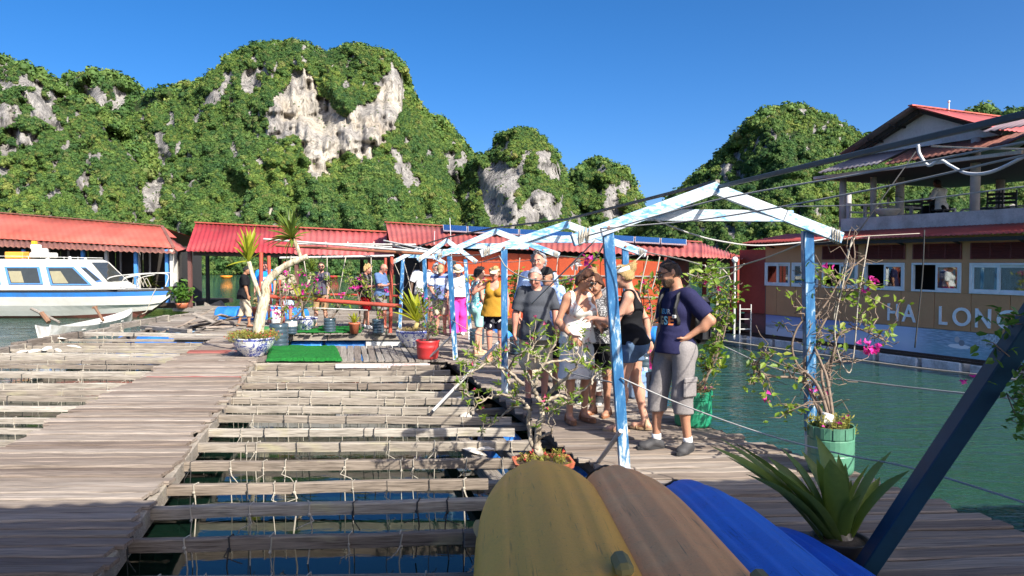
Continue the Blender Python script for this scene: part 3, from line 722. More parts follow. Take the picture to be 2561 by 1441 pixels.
def corrug(name, parent, p00, p10, p11, p01, mat, wl_=.22, amp=.022, th=.012, sag=.0):
    p00, p10, p11, p01 = [Vector(p) for p in (p00, p10, p11, p01)]
    L = max((p10 - p00).length, (p11 - p01).length); nw = max(2, int(L / wl_)); nu = nw * 4; nv = 3
    N = (p10 - p00).cross(p01 - p00).normalized()
    if N.z < 0: N = -N
    b = MB(); vs = []
    for lay in (0, 1):
        for j in range(nv + 1):
            for i in range(nu + 1):
                u, v = i / nu, j / nv; q = (p00 * (1 - u) + p10 * u) * (1 - v) + (p01 * (1 - u) + p11 * u) * v
                vs.append(q + N * (amp * math.cos(2 * math.pi * u * nw) - lay * th + sag * math.sin(3 * u + 5 * v)))
    w = nu + 1; K = w * (nv + 1)
    fs = [(j * w + i, j * w + i + 1, (j + 1) * w + i + 1, (j + 1) * w + i) for j in range(nv) for i in range(nu)]
    fs += [tuple(K + a for a in f[::-1]) for f in fs]
    fs += [(i, K + i, K + i + 1, i + 1) for i in range(nu)] + [(nv * w + i, nv * w + i + 1, K + nv * w + i + 1, K + nv * w + i) for i in range(nu)]
    if (p10 - p00).cross(p01 - p00).z < 0: fs = [f[::-1] for f in fs]
    b.add(vs, fs); return b.build(name, mat, parent, True)
M_glass = None
def glassmat():
    t = NT('window_glass'); g = t.n('ShaderNodeBsdfGlossy'); g.inputs['Roughness'].default_value = .02; g.inputs[0].default_value = (.8, .85, .85, 1)
    tr = t.n('ShaderNodeBsdfTransparent'); tr.inputs[0].default_value = (.55, .6, .6, 1)
    fr = t.n('ShaderNodeFresnel'); fr.inputs[0].default_value = 1.5
    mx = t.n('ShaderNodeMixShader'); t.l(t.math('ADD', t.math('MULTIPLY', fr.outputs[0], 1.3), .12), mx.inputs[0]); t.l(tr.outputs[0], mx.inputs[1]); t.l(g.outputs[0], mx.inputs[2])
    return t.done(mx.outputs[0])
M_glass = glassmat()
M_brown = dirty('brown_wall_panel', (.58, .30, .145), (.50, .25, .12), .3, .7, 1.2, 25, bump=.05)
M_redwall = dirty('dark_red_wall', (.38, .07, .05), (.28, .05, .035), .3, .7, 1.5, 20, bump=.05)
M_louv = plain('louver_maroon', (.17, .042, .035), .6)
M_framew = plain('white_window_frame', (.74, .77, .80), .45)
M_letters = plain('pale_blue_letters', (.80, .83, .88), .5)

# ---- the brown house on the right
hl = thing('floating_house', 'brown floating house with white letters, sliding windows and an open roof terrace', 'house', (7.15, 21.4, WATER_Z))
HA = V(7.15, 21.4, 0); HE = V(.425, -.905, 0).normalized(); HB = V(.905, .425, 0).normalized()
def H(s, back, z): return HA + HE * s + HB * back + V(0, 0, z)
def spx(px, back=0.0):
    o = HA + HB * back; k = (px - 1280.5) / FPX * 1.0
    return (o.y * k - o.x) / (HE.x - HE.y * k)
HM = Matrix((HE, HB, V(0, 0, 1))).transposed()
def hbox(b, s0, s1, b0, b1, z0, z1, bev=0.0): return b.box(H((s0 + s1) / 2, (b0 + b1) / 2, (z0 + z1) / 2), (s1 - s0, b1 - b0, z1 - z0), HM, bev)
SE = 10.5
wins = [(spx(1914), spx(1976)), (spx(1981), spx(2047)), (spx(2057), spx(2146)), (spx(2163), spx(2263)), (spx(2281), spx(2405)), (spx(2426), spx(2575)), (7.6, 9.2)]
seams = [0] + [spx(p) for p in (1942, 1990, 2047, 2107, 2176, 2254, 2338, 2430, 2528)] + [7.4, 8.4, 9.4, SE]
for a, c in zip(seams[:-1], seams[1:]):
    b = MB(); hbox(b, a + .006, c - .006, 0, .05, .30, 1.10, .004); b.build('panel', M_brown, hl)
b = MB(); hbox(b, 0, SE, .012, .06, .29, .31); hbox(b, 0, SE, .03, .05, .31, 1.1); b.build('seam_backing', plain('pale_seam', (.42, .32, .22), .8), hl)
b = MB(); hbox(b, -.02, SE, .0, .06, 1.752, 2.34); ed = [0] + [x for w in wins for x in w] + [SE]
for i in range(0, len(ed) - 1, 2):
    if ed[i + 1] - ed[i] > .01: hbox(b, ed[i], ed[i + 1], 0, .06, 1.102, 1.752)
b.build('wall', M_brown, hl)
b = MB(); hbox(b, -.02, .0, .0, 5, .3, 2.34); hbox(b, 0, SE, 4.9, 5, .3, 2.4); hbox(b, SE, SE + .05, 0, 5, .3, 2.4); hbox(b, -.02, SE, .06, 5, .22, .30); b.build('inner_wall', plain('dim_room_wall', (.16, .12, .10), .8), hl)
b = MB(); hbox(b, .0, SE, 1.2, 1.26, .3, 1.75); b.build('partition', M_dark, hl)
for i, (a, c) in enumerate(wins):
    b = MB(); t_ = .045
    for (x0, x1, z0, z1) in ((a, c, 1.105, 1.105 + t_), (a, c, 1.75 - t_, 1.75), (a, a + t_, 1.105 + t_, 1.75 - t_), (c - t_, c, 1.105 + t_, 1.75 - t_)): hbox(b, x0, x1, -.03, .05, z0, z1, .004)
    fr = b.build('window_frame', M_framew, hl)
    m_ = (a + c) / 2; half = [(m_ - .01, c - t_)] if i in (2, 3, 4) else [(a + t_, m_ + .02), (m_ - .02, c - t_)]
    for k, (x0, x1) in enumerate(half):
        b = MB(); q = .05; y0 = -.012 + .03 * k
        for (u0, u1, z0, z1) in ((x0, x1, 1.15, 1.15 + q), (x0, x1, 1.705 - q, 1.705), (x0, x0 + q, 1.15 + q, 1.705 - q), (x1 - q, x1, 1.15 + q, 1.705 - q)): hbox(b, u0, u1, y0, y0 + .025, z0, z1, .003)
        b.build('sash', M_framew, fr)
        b = MB(); hbox(b, x0 + q, x1 - q, y0 + .010, y0 + .015, 1.15 + q, 1.705 - q); b.build('pane', M_glass, fr)
    if i >= 5:
        t = NT('lace_curtain'); n = t.noise(t.coord('Object', (1, 1, .25)), 9, 6, .7); c_ = t.ramp(n, [(.35, (.30, .32, .34)), (.6, (.72, .74, .76))]); cm = t.done(t.pbsdf(c_, .9))
        b = MB(); nf = 40; vs = []
        for z in (1.12, 1.74):
            for k in range(nf + 1): vs.append(H(a + (c - a) * k / nf, .14 + .025 * math.sin(k * 1.4), z))
        b.add(vs, [(k, k + 1, nf + 2 + k, nf + 1 + k) for k in range(nf)]); b.build('curtain', cm, fr)
for (p0, p1) in ((2057, 2145), (2165, 2264), (2283, 2405), (2427, 2580)):
    a, c = spx(p0), spx(p1); b = MB()
    hbox(b, a, c, -.012, -.002, 1.83, 2.17); 
    for x in (a, a + (c - a) / 3, a + 2 * (c - a) / 3, c - .03): hbox(b, x, x + .03, -.03, -.012, 1.83, 2.17)
    lv = b.build('louver_frame', M_louv, hl)
    for k in range(9):
        z = 1.86 + k * .035; b = MB(); b.slab([H(a + .03, -.046, z - .012), H(c - .03, -.046, z - .012), H(c - .03, -.014, z + .016), H(a + .03, -.014, z + .016)], .006); b.build('slat', M_louv, lv)
# writing on the wall
def letter_text(txt, s0, s1, z0, z1):
    cu = bpy.data.curves.new('letters', 'FONT'); cu.body = txt; cu.extrude = .012; cu.offset = .012; cu.size = 1.0; cu.resolution_u = 5
    tmp = bpy.data.objects.new('tmp', cu); COL.objects.link(tmp); dg = bpy.context.evaluated_depsgraph_get()
    me = bpy.data.meshes.new_from_object(tmp.evaluated_get(dg)); COL.objects.unlink(tmp); bpy.data.objects.remove(tmp)
    n = len(me.vertices); co = np.empty(n * 3); me.vertices.foreach_get('co', co); co = co.reshape(-1, 3)
    lo, hi = co.min(0), co.max(0)
    out = [H(s0 + (s1 - s0) * (p[0] - lo[0]) / (hi[0] - lo[0]), -.018 - p[2], z0 + (z1 - z0) * (p[1] - lo[1]) / (hi[1] - lo[1])) for p in co]
    base = wl(hl); me.vertices.foreach_set('co', np.array([[*(q - base)] for q in out]).ravel()); me.materials.clear(); me.materials.append(M_letters); me.update()
    return link('letter', me, hl)
for ch, p0, p1 in (('H', 2223, 2250), ('A', 2259, 2294), ('L', 2352, 2373), ('O', 2386, 2432), ('N', 2443, 2482), ('G', 2497, 2549)):
    letter_text(ch, spx(p0), spx(p1), .40, .80)
# banner under the wall: printed sea scene
def banner_material():
    t = NT('sea_view_banner'); tc = t.n('ShaderNodeTexCoord'); sp = t.n('ShaderNodeSeparateXYZ'); t.l(tc.outputs['UV'], sp.inputs[0]); u, v = sp.outputs[0], sp.outputs[1]
    P = tc.outputs['UV']
    def st(sx, sy, sc, d=5):
        mp = t.n('ShaderNodeMapping'); mp.inputs['Scale'].default_value = (sx, sy, 1); t.l(P, mp.inputs[0]); return t.noise(mp.outputs[0], sc, d, .6)
    skyc = t.ramp(v, [(0, (.62, .66, .74)), (.40, (.52, .60, .76)), (.62, (.20, .34, .66)), (1, (.035, .09, .42))])
    mid = t.ramp(v, [(0, (.36, .52, .72)), (.35, (.50, .62, .80)), (1, (.34, .50, .80))])
    sea = t.ramp(st(10, 9, 4), [(.36, (.02, .07, .16)), (.52, (.10, .28, .46)), (.68, (.55, .66, .76))])
    sea = t.mix(t.ramp(v, [(.1, .55), (.6, 0.0)]), sea, (.08, .42, .46))
    c = t.mix(t.ramp(u, [(.30, 0.0), (.44, 1.0)]), skyc, mid)
    # cloud bank at the left
    cl = t.math('MULTIPLY', t.ramp(t.math('ADD', t.math('MULTIPLY', st(6, 3, 5), .5), v), [(.60, 0.0), (.68, 1.0)]), t.ramp(t.math('ADD', t.math('MULTIPLY', st(6, 3, 5), .5), v), [(.76, 1.0), (.86, 0.0)]))
    c = t.mix(t.math('MULTIPLY', cl, t.ramp(u, [(.2, .8), (.3, 0.0)])), c, (.10, .14, .22))
    # rock islet
    def blob(cu, cv, ru, rv):
        a = t.math('DIVIDE', t.math('SUBTRACT', u, cu), ru); b_ = t.math('DIVIDE', t.math('SUBTRACT', v, cv), rv)
        return t.ramp(t.math('ADD', t.math('MULTIPLY', a, a), t.math('ADD', t.math('MULTIPLY', b_, b_), t.math('MULTIPLY', t.math('SUBTRACT', st(40, 8, 3), .5), .8))), [(.85, 1.0), (1.0, 0.0)])
    c = t.mix(t.math('MULTIPLY', blob(.462, .5, .013, .36), .8), c, t.ramp(st(60, 6, 4), [(.4, (.10, .24, .45)), (.6, (.42, .58, .78))]))
    c = t.mix(t.ramp(u, [(.52, 0.0), (.60, 1.0)]), c, sea)
    c = t.mix(blob(.665, .42, .030, .09), c, (.80, .84, .86)); c = t.mix(blob(.672, .56, .008, .12), c, (.05, .07, .10)); c = t.mix(blob(.66, .68, .007, .12), c, (.45, .40, .38))
    falls = t.ramp(st(70, 3, 3), [(.4, (.06, .12, .18)), (.62, (.50, .62, .70))])
    c = t.mix(t.math('MULTIPLY', t.ramp(u, [(.70, 0.0), (.74, 1.0)]), t.ramp(v, [(.45, 0.0), (.62, 1.0)])), c, falls)
    c = t.mix(t.ramp(u, [(.80, 0.0), (.83, .8)]), c, t.mix(t.ramp(v, [(.4, 1.0), (.55, 0.0)]), (.015, .035, .05), (.16, .50, .52)))
    for bu in (.80, .83, .86): c = t.mix(blob(bu, .40, .010, .13), c, (.55, .62, .66))
    c = t.mix(.22, c, (.85, .90, .98))
    return t.done(t.pbsdf(c, .45, 0, None, .4))
b = MB(); hbox(b, .03, SE, -.012, .0, -.27, .285)
ban = b.build('banner', banner_material(), hl); me = ban.data; uvl = me.uv_layers.new(name='UVMap')
for lp in me.loops:
    p = me.vertices[lp.vertex_index].co + wl(ban) - HA; uvl.data[lp.index].uv = (p.dot(HE) / 8.6, (p.z + .27) / .555)
b = MB(); hbox(b, -1.1, 0, .02, .07, .30, 2.12, .004); hbox(b, -1.1, -1.05, .07, 2.5, .30, 2.1); b.build('side_wall', M_redwall, hl)
b = MB(); hbox(b, -.95, -.02, .10, .14, -.30, .29); b.build('skirt_panel', plain('faded_rose_panel', (.24, .12, .11), .8), hl)
b = MB(); hbox(b, -1.4, SE, .05, .16, -.36, -.27, .01); hbox(b, -1.4, SE, .3, 4.8, -.30, .22); b.build('base_beam', M_dkwood, hl)
b = MB(); b.bar(H(-1.2, -.5, -.28), H(SE, -.5, -.30), .06, .05); b.bar(H(-1.2, -.16, -.28), H(SE, -.16, -.29), .05, .05); b.build('float_rail', M_dkwood, hl)
for k in range(11):
    s0 = -1.25 + k * 1.08; s1 = s0 + (.98 if k % 3 else .9); b = MB(); hbox(b, s0, s1, -.55, .12, -.62, -.305 - .015 * (k % 2), .03)
    b.build('foam_float', dirty('foam_block', (.70, .71, .72), (.32, .31, .28), .35, .8, 3, 30), hl)
corrug('eave_roof', hl, H(-.5, -.42, 2.30), H(SE, -.42, 2.36), H(SE, 1.25, 2.62), H(-.5, 1.25, 2.58), M_roofhl, .12, .012)
b = MB(); hbox(b, 0, SE, -.36, -.33, 2.20, 2.28); b.build('eave_board', M_dark, hl)
b = MB()
for s_ in [.3 + 1.35 * k for k in range(8)]: b.bar(H(s_, .0, 2.16), H(s_, -.36, 2.25), .03, .04)
b.build('eave_bracket', M_dark, hl)
corrug('back_roof', hl, H(-1.1, .3, 2.14), H(-.5, -.3, 2.32), H(1.7, 4.6, 3.0), H(-1.2, 4.6, 2.75), M_louv, .12, .012)
# terrace
pb = 1.25
b = MB(); hbox(b, 1.45, SE, pb, pb + .12, 2.585, 2.93, .006); b.build('parapet', M_concrete, hl)
b = MB(); hbox(b, 1.45, SE, pb + .12, 6.4, 2.58, 2.72); b.build('terrace_floor', M_concrete, hl)
def col_(px, back, z1, r, top=None):
    s_ = spx(px, back); p = H(s_, back, 2.72); b = MB(); b.tube([p, H(s_, back, z1)], r, 12); return b.build('column', plain('weathered_column', (.44, .41, .38), .8, 0, .25, 4), hl, True)
for px, bk, z1, r in ((2105, 1.5, 4.06, .09), (2181, 1.9, 4.2, .08), (2247, 2.6, 4.12, .11), (2345, 5.9, 4.06, .10), (2434, 1.55, 4.62, .105), (2497, 5.6, 4.1, .11), (2120, 5.5, 4.06, .08)): col_(px, bk, z1, r)
# gable roof over the terrace
gz, az, gs0, gs1 = 4.72, 5.56, 1.55, 5.62; gm_ = (gs0 + gs1) / 2
b = MB(); b.slab([H(gs0 + .25, 1.75, gz - .08), H(gs1 - .25, 1.75, gz - .08), H(gs1 - .25, 1.75, gz + .02), H(gm_, 1.75, az - .10), H(gs0 + .25, 1.75, gz + .02)], .05, -HB); b.build('gable_wall', dirty('gable_board', (.70, .69, .71), (.50, .49, .51), .3, .8, 1.5, 20, bump=.05), hl)
corrug('roof', hl, H(gm_, 1.15, az), H(gm_, 7.2, az), H(gs1 + .1, 7.2, gz - .05), H(gs1 + .1, 1.15, gz - .05), M_roof2b, .16, .012)
corrug('roof', hl, H(gm_, 1.15, az), H(gm_, 7.2, az), H(gs0 - .1, 7.2, gz - .05), H(gs0 - .1, 1.15, gz - .05), M_awn, .16, .012)
b = MB(); b.bar(H(gm_, 1.12, az + .02), H(gm_, 7.25, az + .02), .12, .03); b.build('ridge_cap', M_roof1, hl)
for sg in (gs0, gs1):
    b = MB(); b.bar(H(gm_, 1.45, az - .08), H(sg, 1.45, gz - .10), .05, .10); b.build('rake_board', M_dark, hl)
b = MB()
for f in (.3, .62): b.bar(H(gm_ + (gs0 - gm_) * f, 1.2, az - .10 + (gz - az) * f), H(gm_ + (gs0 - gm_) * f, 1.75, az - .12 + (gz - az) * f), .05, .05)
b.build('purlin', M_dark, hl)
b = MB(); b.tube([H(gm_ + .1, 2.4, az), H(gm_ + .1, 2.4, az + .2)], .02, 6); b.ball(H(gm_ + .1, 2.4, az + .2), .035, 6); b.build('finial', M_steel, hl)
corrug('awning', hl, H(1.25, .62, 4.16), H(3.15, .62, 4.20), H(3.15, 1.74, 4.62), H(1.55, 1.74, 4.62), M_awn, .15, .022)
corrug('awning', hl, H(3.2, .75, 4.17), H(6.2, .75, 4.26), H(6.2, 1.74, 4.62), H(3.2, 1.74, 4.60), M_rustroof, .15, .022)
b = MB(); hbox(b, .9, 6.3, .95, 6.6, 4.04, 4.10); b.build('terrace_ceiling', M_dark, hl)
b = MB(); hbox(b, .85, 6.4, .86, .94, 4.035, 4.11); hbox(b, .82, .9, .95, 6.6, 4.035, 4.11); b.build('ceiling_beam', M_concrete, hl)
corrug('side_roof', hl, H(6.2, .6, 4.72), H(SE, .6, 4.55), H(SE, 6.5, 4.5), H(6.2, 6.5, 4.25), M_rustroof, .16, .015)
corrug('side_roof_edge', hl, H(6.3, -.25, 4.42), H(SE, -.25, 4.42), H(SE, .62, 4.72), H(6.3, .62, 4.72), M_awn, .16, .015)
b = MB()
for bk in (1.2, 3.0, 4.8):
    b.bar(H(5.9, bk, 4.05), H(7.5, bk, 4.62), .04, .05); b.bar(H(7.5, bk, 4.62), H(9.1, bk, 4.05), .04, .05); b.bar(H(5.9, bk, 4.05), H(9.1, bk, 4.05), .04, .05); b.bar(H(7.5, bk, 4.05), H(7.5, bk, 4.62), .03, .03)
    b.bar(H(6.7, bk, 4.05), H(6.7, bk, 4.32), .03, .03); b.bar(H(8.3, bk, 4.05), H(8.3, bk, 4.32), .03, .03)
b.build('truss', M_louv, hl)
b = MB()                                   # balustrade at the terrace's far end
for k in range(8):
    p = H(1.5, 1.5 + k * .62, 2.72); b.box(p + V(0, 0, .32), (.07, .07, .64), HM)
for z in (2.95, 3.12, 3.32): b.bar(H(1.5, 1.5, z), H(1.5, 5.9, z), .05, .05)
for k in range(9): b.box(H(1.5 + k * .6, 6.2, 3.02), (.07, .07, .6), HM)
for z in (2.95, 3.15, 3.32): b.bar(H(1.5, 6.2, z), H(6.3, 6.2, z), .04, .05)
b.build('balustrade', plain('grey_rail_paint', (.42, .42, .42), .7), hl)
# chairs, pot and guest on the terrace
def chair(p, rz, label):
    c = thing('terrace_chair', label, 'chair', p, rz, 'chairs on the terrace'); m_ = plain('black_slat_wood', (.03, .028, .028), .5)
    b = MB(); b.box((0, 0, .44), (.42, .42, .03)); b.build('seat', m_, c, local=True)
    for k in range(3): b = MB(); b.box((0, .20, .60 + k * .11), (.44, .02, .07), None, .004); b.build('slat', m_, c, local=True)
    for x in (-.2, .2):
        for y_ in (-.19, .2): b = MB(); b.box((x, y_, .22 if y_ < 0 else .46), (.035, .03, .44 if y_ < 0 else .92)); b.build('leg', m_, c, local=True)
for k, (px, bk, l) in enumerate([(2472, 4.2, 'black slat chair just right of the thick front column on the terrace'), (2508, 4.4, 'rightmost black slat chair on the terrace'), (2318, 4.0, 'black slat chair beside the seated guest on the terrace'), (2280, 4.6, 'black slat chair beside the potted palm on the terrace'), (2352, 3.6, 'black chair under the seated guest on the terrace')]):
    chair(H(spx(px, bk), bk, 2.72), math.atan2(HE.y, HE.x) + (0.2 * k if k < 4 else math.pi * .5), l)

# ---- red walled house behind the visitors
h3 = thing('floating_house', 'long orange-red walled floating house with solar panels on its brick red roof', 'house', (0, 24, 0))
wL = V(-4.0, 25.72, 0); wR = V(4.44, 21.86, 0); wd = (wR - wL).normalized(); wn = V(wd.y, -wd.x, 0)
if wn.y > 0: wn = -wn
M_orange = dirty('orange_red_wall', (.72, .12, .035), (.56, .09, .035), .3, .65, 1.4, 25, bump=.08)
n = 14
for k in range(n):
    if k in (0, 1): continue
    a = wL + wd * ((wR - wL).length * k / n + .012); c = wL + wd * ((wR - wL).length * (k + 1) / n - .012)
    za, zc = 2.28 - .52 * k / n, 2.28 - .52 * (k + 1) / n; b = MB(); b.slab([a, c, c + V(0, 0, zc), a + V(0, 0, za)], .05); b.build('panel', M_orange, h3)
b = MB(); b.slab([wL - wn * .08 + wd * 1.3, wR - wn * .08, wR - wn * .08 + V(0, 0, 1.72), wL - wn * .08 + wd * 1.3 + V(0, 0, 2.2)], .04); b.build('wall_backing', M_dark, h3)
b = MB(); b.bar(wL + wn * .02 + V(0, 0, 1.35) + wd * 1.3, wR + wn * .02 + V(0, 0, 1.35), .03, .035); b.bar(wL + wn * .02 + V(0, 0, .75) + wd * 1.3, wR + wn * .02 + V(0, 0, .75), .03, .03); b.build('wall_rail', plain('pale_pipe', (.5, .45, .4), .6), h3)
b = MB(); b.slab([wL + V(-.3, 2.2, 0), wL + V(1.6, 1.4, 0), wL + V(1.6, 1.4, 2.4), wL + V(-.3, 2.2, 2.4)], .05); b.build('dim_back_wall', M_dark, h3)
b = MB(); b.slab([wL + wd * 1.26, wL + wd * 1.26 + V(.5, 1.4, 0), wL + wd * 1.26 + V(.5, 1.4, 2.4), wL + wd * 1.26 + V(0, 0, 2.4)], .05); b.build('side_wall', M_redwall, h3)
b = MB(); b.slab([wR, wR - wn * 3.2, wR - wn * 3.2 + V(0, 0, 1.9), wR + V(0, 0, 1.9)], .06); b.build('side_wall', M_redwall, h3)
E0 = at(975, 609, 25.3); E1 = at(1700, 641, 21.4); E2 = at(1858, 648, 21.6); R0 = at(965, 558, 28.6); R1 = at(1755, 608, 25.2); B2 = at(1850, 640, 27)
corrug('roof', h3, R0, R1, E1 + (E2 - E1) * .35, E0, M_roof3, .21, .024)
corrug('roof', h3, R1, B2, E2, E1 + (E2 - E1) * .35, M_roof3, .21, .02)
back0 = R0 + (R0 - E0) * V(1, 1, -1); 
corrug('roof', h3, R0, R1, V(B2.x, 29, 2.0), V(R0.x, 32.0, 2.3), M_roof3, .21, .024)
b = MB(); b.bar(R0 + V(0, 0, .04), R1 + V(0, 0, .04), .2, .04); b.build('ridge_cap', M_roof1, h3)
b = MB(); b.slab([E0 + V(.05, .1, -.06), R0 + V(.0, 0, -.06), R0 + V(.4, 0, -.5), E0 + V(.4, .1, -.5)], .04); b.slab([R0 + V(.02, 0, -.02), V(R0.x + .02, 31.6, 2.3), V(R0.x + .02, 31.6, 1.2), R0 + V(.02, 0, -1.9)], .03); b.build('gable', M_redwall, h3)
b = MB(); b.bar(E0 + V(.2, .25, -.10), E2 + V(-.3, .25, -.05), .08, .14); b.build('eave_beam', M_dkwood, h3)
for px, d in ((1832, 22.4), (1762, 24.5), (1848, 26)):
    p = at(px, 655, d); b = MB(); b.bar((p.x, p.y, -.3), (p.x, p.y, 2.0), .12, .12, up=(0, 1, 0)); b.build('post', M_redwall, h3)
b = MB(); b.slab([wL + wn * 1.1, wR + wn * .2, V(6.7, 21.6, 0), V(6.9, 27.0, 0), V(-3.2, 31, 0)], .14); b.build('floor_slab', M_dkwood, h3)
b = MB(); b.bar(wR + wn * .4 + wd * -6 + V(0, 0, -.1), V(6.7, 21.55, -.1), .1, .18); b.build('floor_beam', M_dkwood, h3)
def panel_on(u0, u1, v0, v1):
    def P(u, v): return (R0 * (1 - u) + R1 * u) * (1 - v) + (E0 * (1 - u) + (E1 + (E2 - E1) * .35) * u) * v
    N = (P(1, 0) - P(0, 0)).cross(P(0, 1) - P(0, 0)).normalized()
    if N.z < 0: N = -N
    q = [P(u0, v0) + N * .14, P(u1, v0) + N * .14, P(u1, v1) + N * .14, P(u0, v1) + N * .14]
    b = MB(); b.slab(q, .04, N); b.build('solar_panel', plain('solar_frame', (.62, .64, .66), .35, .3), h3)
    c = sum(q, V(0, 0, 0)) / 4; b = MB(); b.slab([c + (x - c) * .95 + N * .006 for x in q], .005, N)
    t = NT('solar_cells'); vv = t.coord('Object'); br = t.n('ShaderNodeTexBrick'); br.offset = 0; br.inputs['Scale'].default_value = 6; br.inputs['Mortar Size'].default_value = .012
    br.inputs['Color1'].default_value = (.012, .035, .13, 1); br.inputs['Color2'].default_value = (.016, .045, .16, 1); br.inputs['Mortar'].default_value = (.08, .12, .25, 1); t.l(vv, br.inputs[0])
    b.build('solar_cells', _cache.setdefault('cells', t.done(t.pbsdf(br.outputs[0], .12, 0, None, .6))), h3)
for k in range(5): panel_on(.20 + k * .085, .282 + k * .085, .10, .42)
for k in range(3): panel_on(.735 + k * .075, .807 + k * .075, .12, .50)
b = MB(); b.tube([at(1130, 650, 24.6), at(1125, 545, 24.6)], .012, 5); b.build('antenna', M_steel, h3)
b = MB(); b.tube([at(1084, 650, 24.8), at(1087, 578, 24.8)], .012, 5); b.build('antenna', M_steel, h3)

for k, (p, q) in enumerate([(at(1575, 836, 21.3), at(1622, 838, 21.2)), (at(1624, 838, 21.2), at(1672, 840, 21.0)), (at(1225, 838, 20.5), at(1262, 850, 19.2))]):
    drum('float_drum', p, q, .25, M_drum, ['bright blue float drum against the red house right behind the blonde woman', 'blue float drum at the red house corner beside the man in navy', 'blue float drum by the deck behind the mustard top woman'][k], 'barrel', 'blue drums along the red house')

# ---- open pavilion with the crimson roof
pv = thing('pavilion', 'open crimson roofed boat pavilion on dark posts in front of the forest slope', 'pavilion', (-9, 30, 0))
A0 = at(466, 628, 29.0); A1 = at(735, 634, 28.2); A2 = at(985, 640, 27.4); C0 = at(490, 558, 31.6); C1 = at(735, 571, 30.8); C2 = at(1000, 583, 30.0)
corrug('roof', pv, C0, C1, A1, A0, M_roof2, .20, .022)
corrug('roof', pv, C1 + V(.02, 0, -.03), C2, A2, A1 + V(.02, 0, -.03), M_roof2b, .26, .026)
for a, c in ((C0, C1), (C1, C2)):
    corrug('roof', pv, a, c, V(c.x + .5, c.y + 3, 2.1), V(a.x - .3, a.y + 3, 2.1), M_roof2, .25, .022)
b = MB(); b.bar(C0 + V(0, 0, .03), C2 + V(0, 0, .03), .22, .05); b.build('ridge_cap', M_roof1, pv)
b = MB(); b.bar(A0 + V(.2, .2, -.10), A2 + V(0, .2, -.10), .08, .14); b.build('eave_beam', M_dkwood, pv)
for px, d, mt in ((475, 29.4, 0), (519, 33.0, 1), (742, 28.6, 0), (905, 30.5, 1), (925, 28, 0), (700, 33, 1)):
    p = at(px, 655, d); b = MB(); b.bar((p.x, p.y, -.6), (p.x, p.y, 2.25), .13, .13, up=(0, 1, 0)); b.build('post', plain('maroon_post', (.14, .06, .05), .7) if mt == 0 else M_dark, pv)
b = MB(); b.slab([at(430, 655, 29.0) * V(1, 1, 0), at(545, 655, 28.4) * V(1, 1, 0), at(1000, 655, 26.5) * V(1, 1, 0), V(-4.0, 28.2, 0), V(-12.5, 30.6, 0)], .12); b.build('floor_slab', M_grey, pv)
# ---- long coral roofed shed on the left
h1 = thing('shed', 'long open shed with a coral red roof and rusty eave behind the speedboat', 'shed', (-20, 34, 0))
e0 = at(-260, 604, 33.5); e1 = at(442, 632, 32.6); r0 = at(-260, 512, 37.5); r1 = at(400, 566, 36.2); m0 = e0 + (r0 - e0) * .22; m1 = e1 + (r1 - e1) * .16; hip = at(468, 622, 36.5)
corrug('roof', h1, r0, r1, m1, m0, M_roof1, .30, .012)
corrug('eave_roof', h1, m0 + V(0, 0, -.05), m1 + V(0, 0, -.05), e1 + V(0, -.1, -.04), e0 + V(0, -.1, -.04), M_rustroof, .26, .035)
corrug('roof', h1, r1 + V(.25, .2, -.45), hip, e1 + V(.05, 0, .05), m1, M_roof1, .3, .012)
corrug('roof', h1, r0, r1, hip + V(.5, 4, 0), V(r0.x, 42, 2.3), M_roof1, .3, .012)
b = MB(); b.bar(r0 + V(0, 0, .03), r1 + V(.1, 0, .03), .24, .05); b.bar(r1 + V(.1, 0, 0), m1, .14, .05); b.bar(r1 + V(.1, 0, 0), hip + V(-.5, 0, .2), .14, .05); b.build('ridge_cap', M_rustroof, h1)
b = MB(); b.slab([r1 + V(-.25, -.75, -.42), r1 + V(.75, .1, -.55), r1 + V(.16, .0, 0.0)], .06); b.build('gable', M_redwall, h1)
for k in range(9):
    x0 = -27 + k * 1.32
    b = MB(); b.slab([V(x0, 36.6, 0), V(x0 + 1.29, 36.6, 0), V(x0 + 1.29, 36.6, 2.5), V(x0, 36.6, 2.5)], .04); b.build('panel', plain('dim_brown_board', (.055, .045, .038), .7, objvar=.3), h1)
for px, d, mt in ((172, 36.2, 1), (208, 33.3, 0), (267, 33.4, 1), (340, 33.2, 0), (346, 33.6, 1), (302, 36.4, 1), (375, 36.4, 1), (418, 33.0, 0), (430, 32.9, 1), (440, 34.4, 1), (120, 33.3, 1), (60, 33.3, 0)):
    p = at(px, 655, d); w_ = .13 if d < 35 else .07; b = MB(); b.bar((p.x, p.y, -.2), (p.x, p.y, 2.3), w_, w_, up=(0, 1, 0)); b.build('post', M_white if mt else plain('sky_blue_post', (.07, .27, .66), .6), h1)
b = MB(); b.bar(at(405, 722, 33.0), at(420, 722, 33.0), .1, .1); b.build('rail', plain('sky_blue_post', (.07, .27, .66), .6), h1)
b = MB(); b.slab([V(-28, 32.6, 0), V(-14.3, 32.2, 0), V(-13.6, 37, 0), V(-28, 37, 0)], .2); b.build('floor_slab', M_dkwood, h1)
b = MB(); b.box((-14.95, 35.4, 1.1), (.1, 2.2, 2.2)); b.build('side_wall', M_dark, h1)
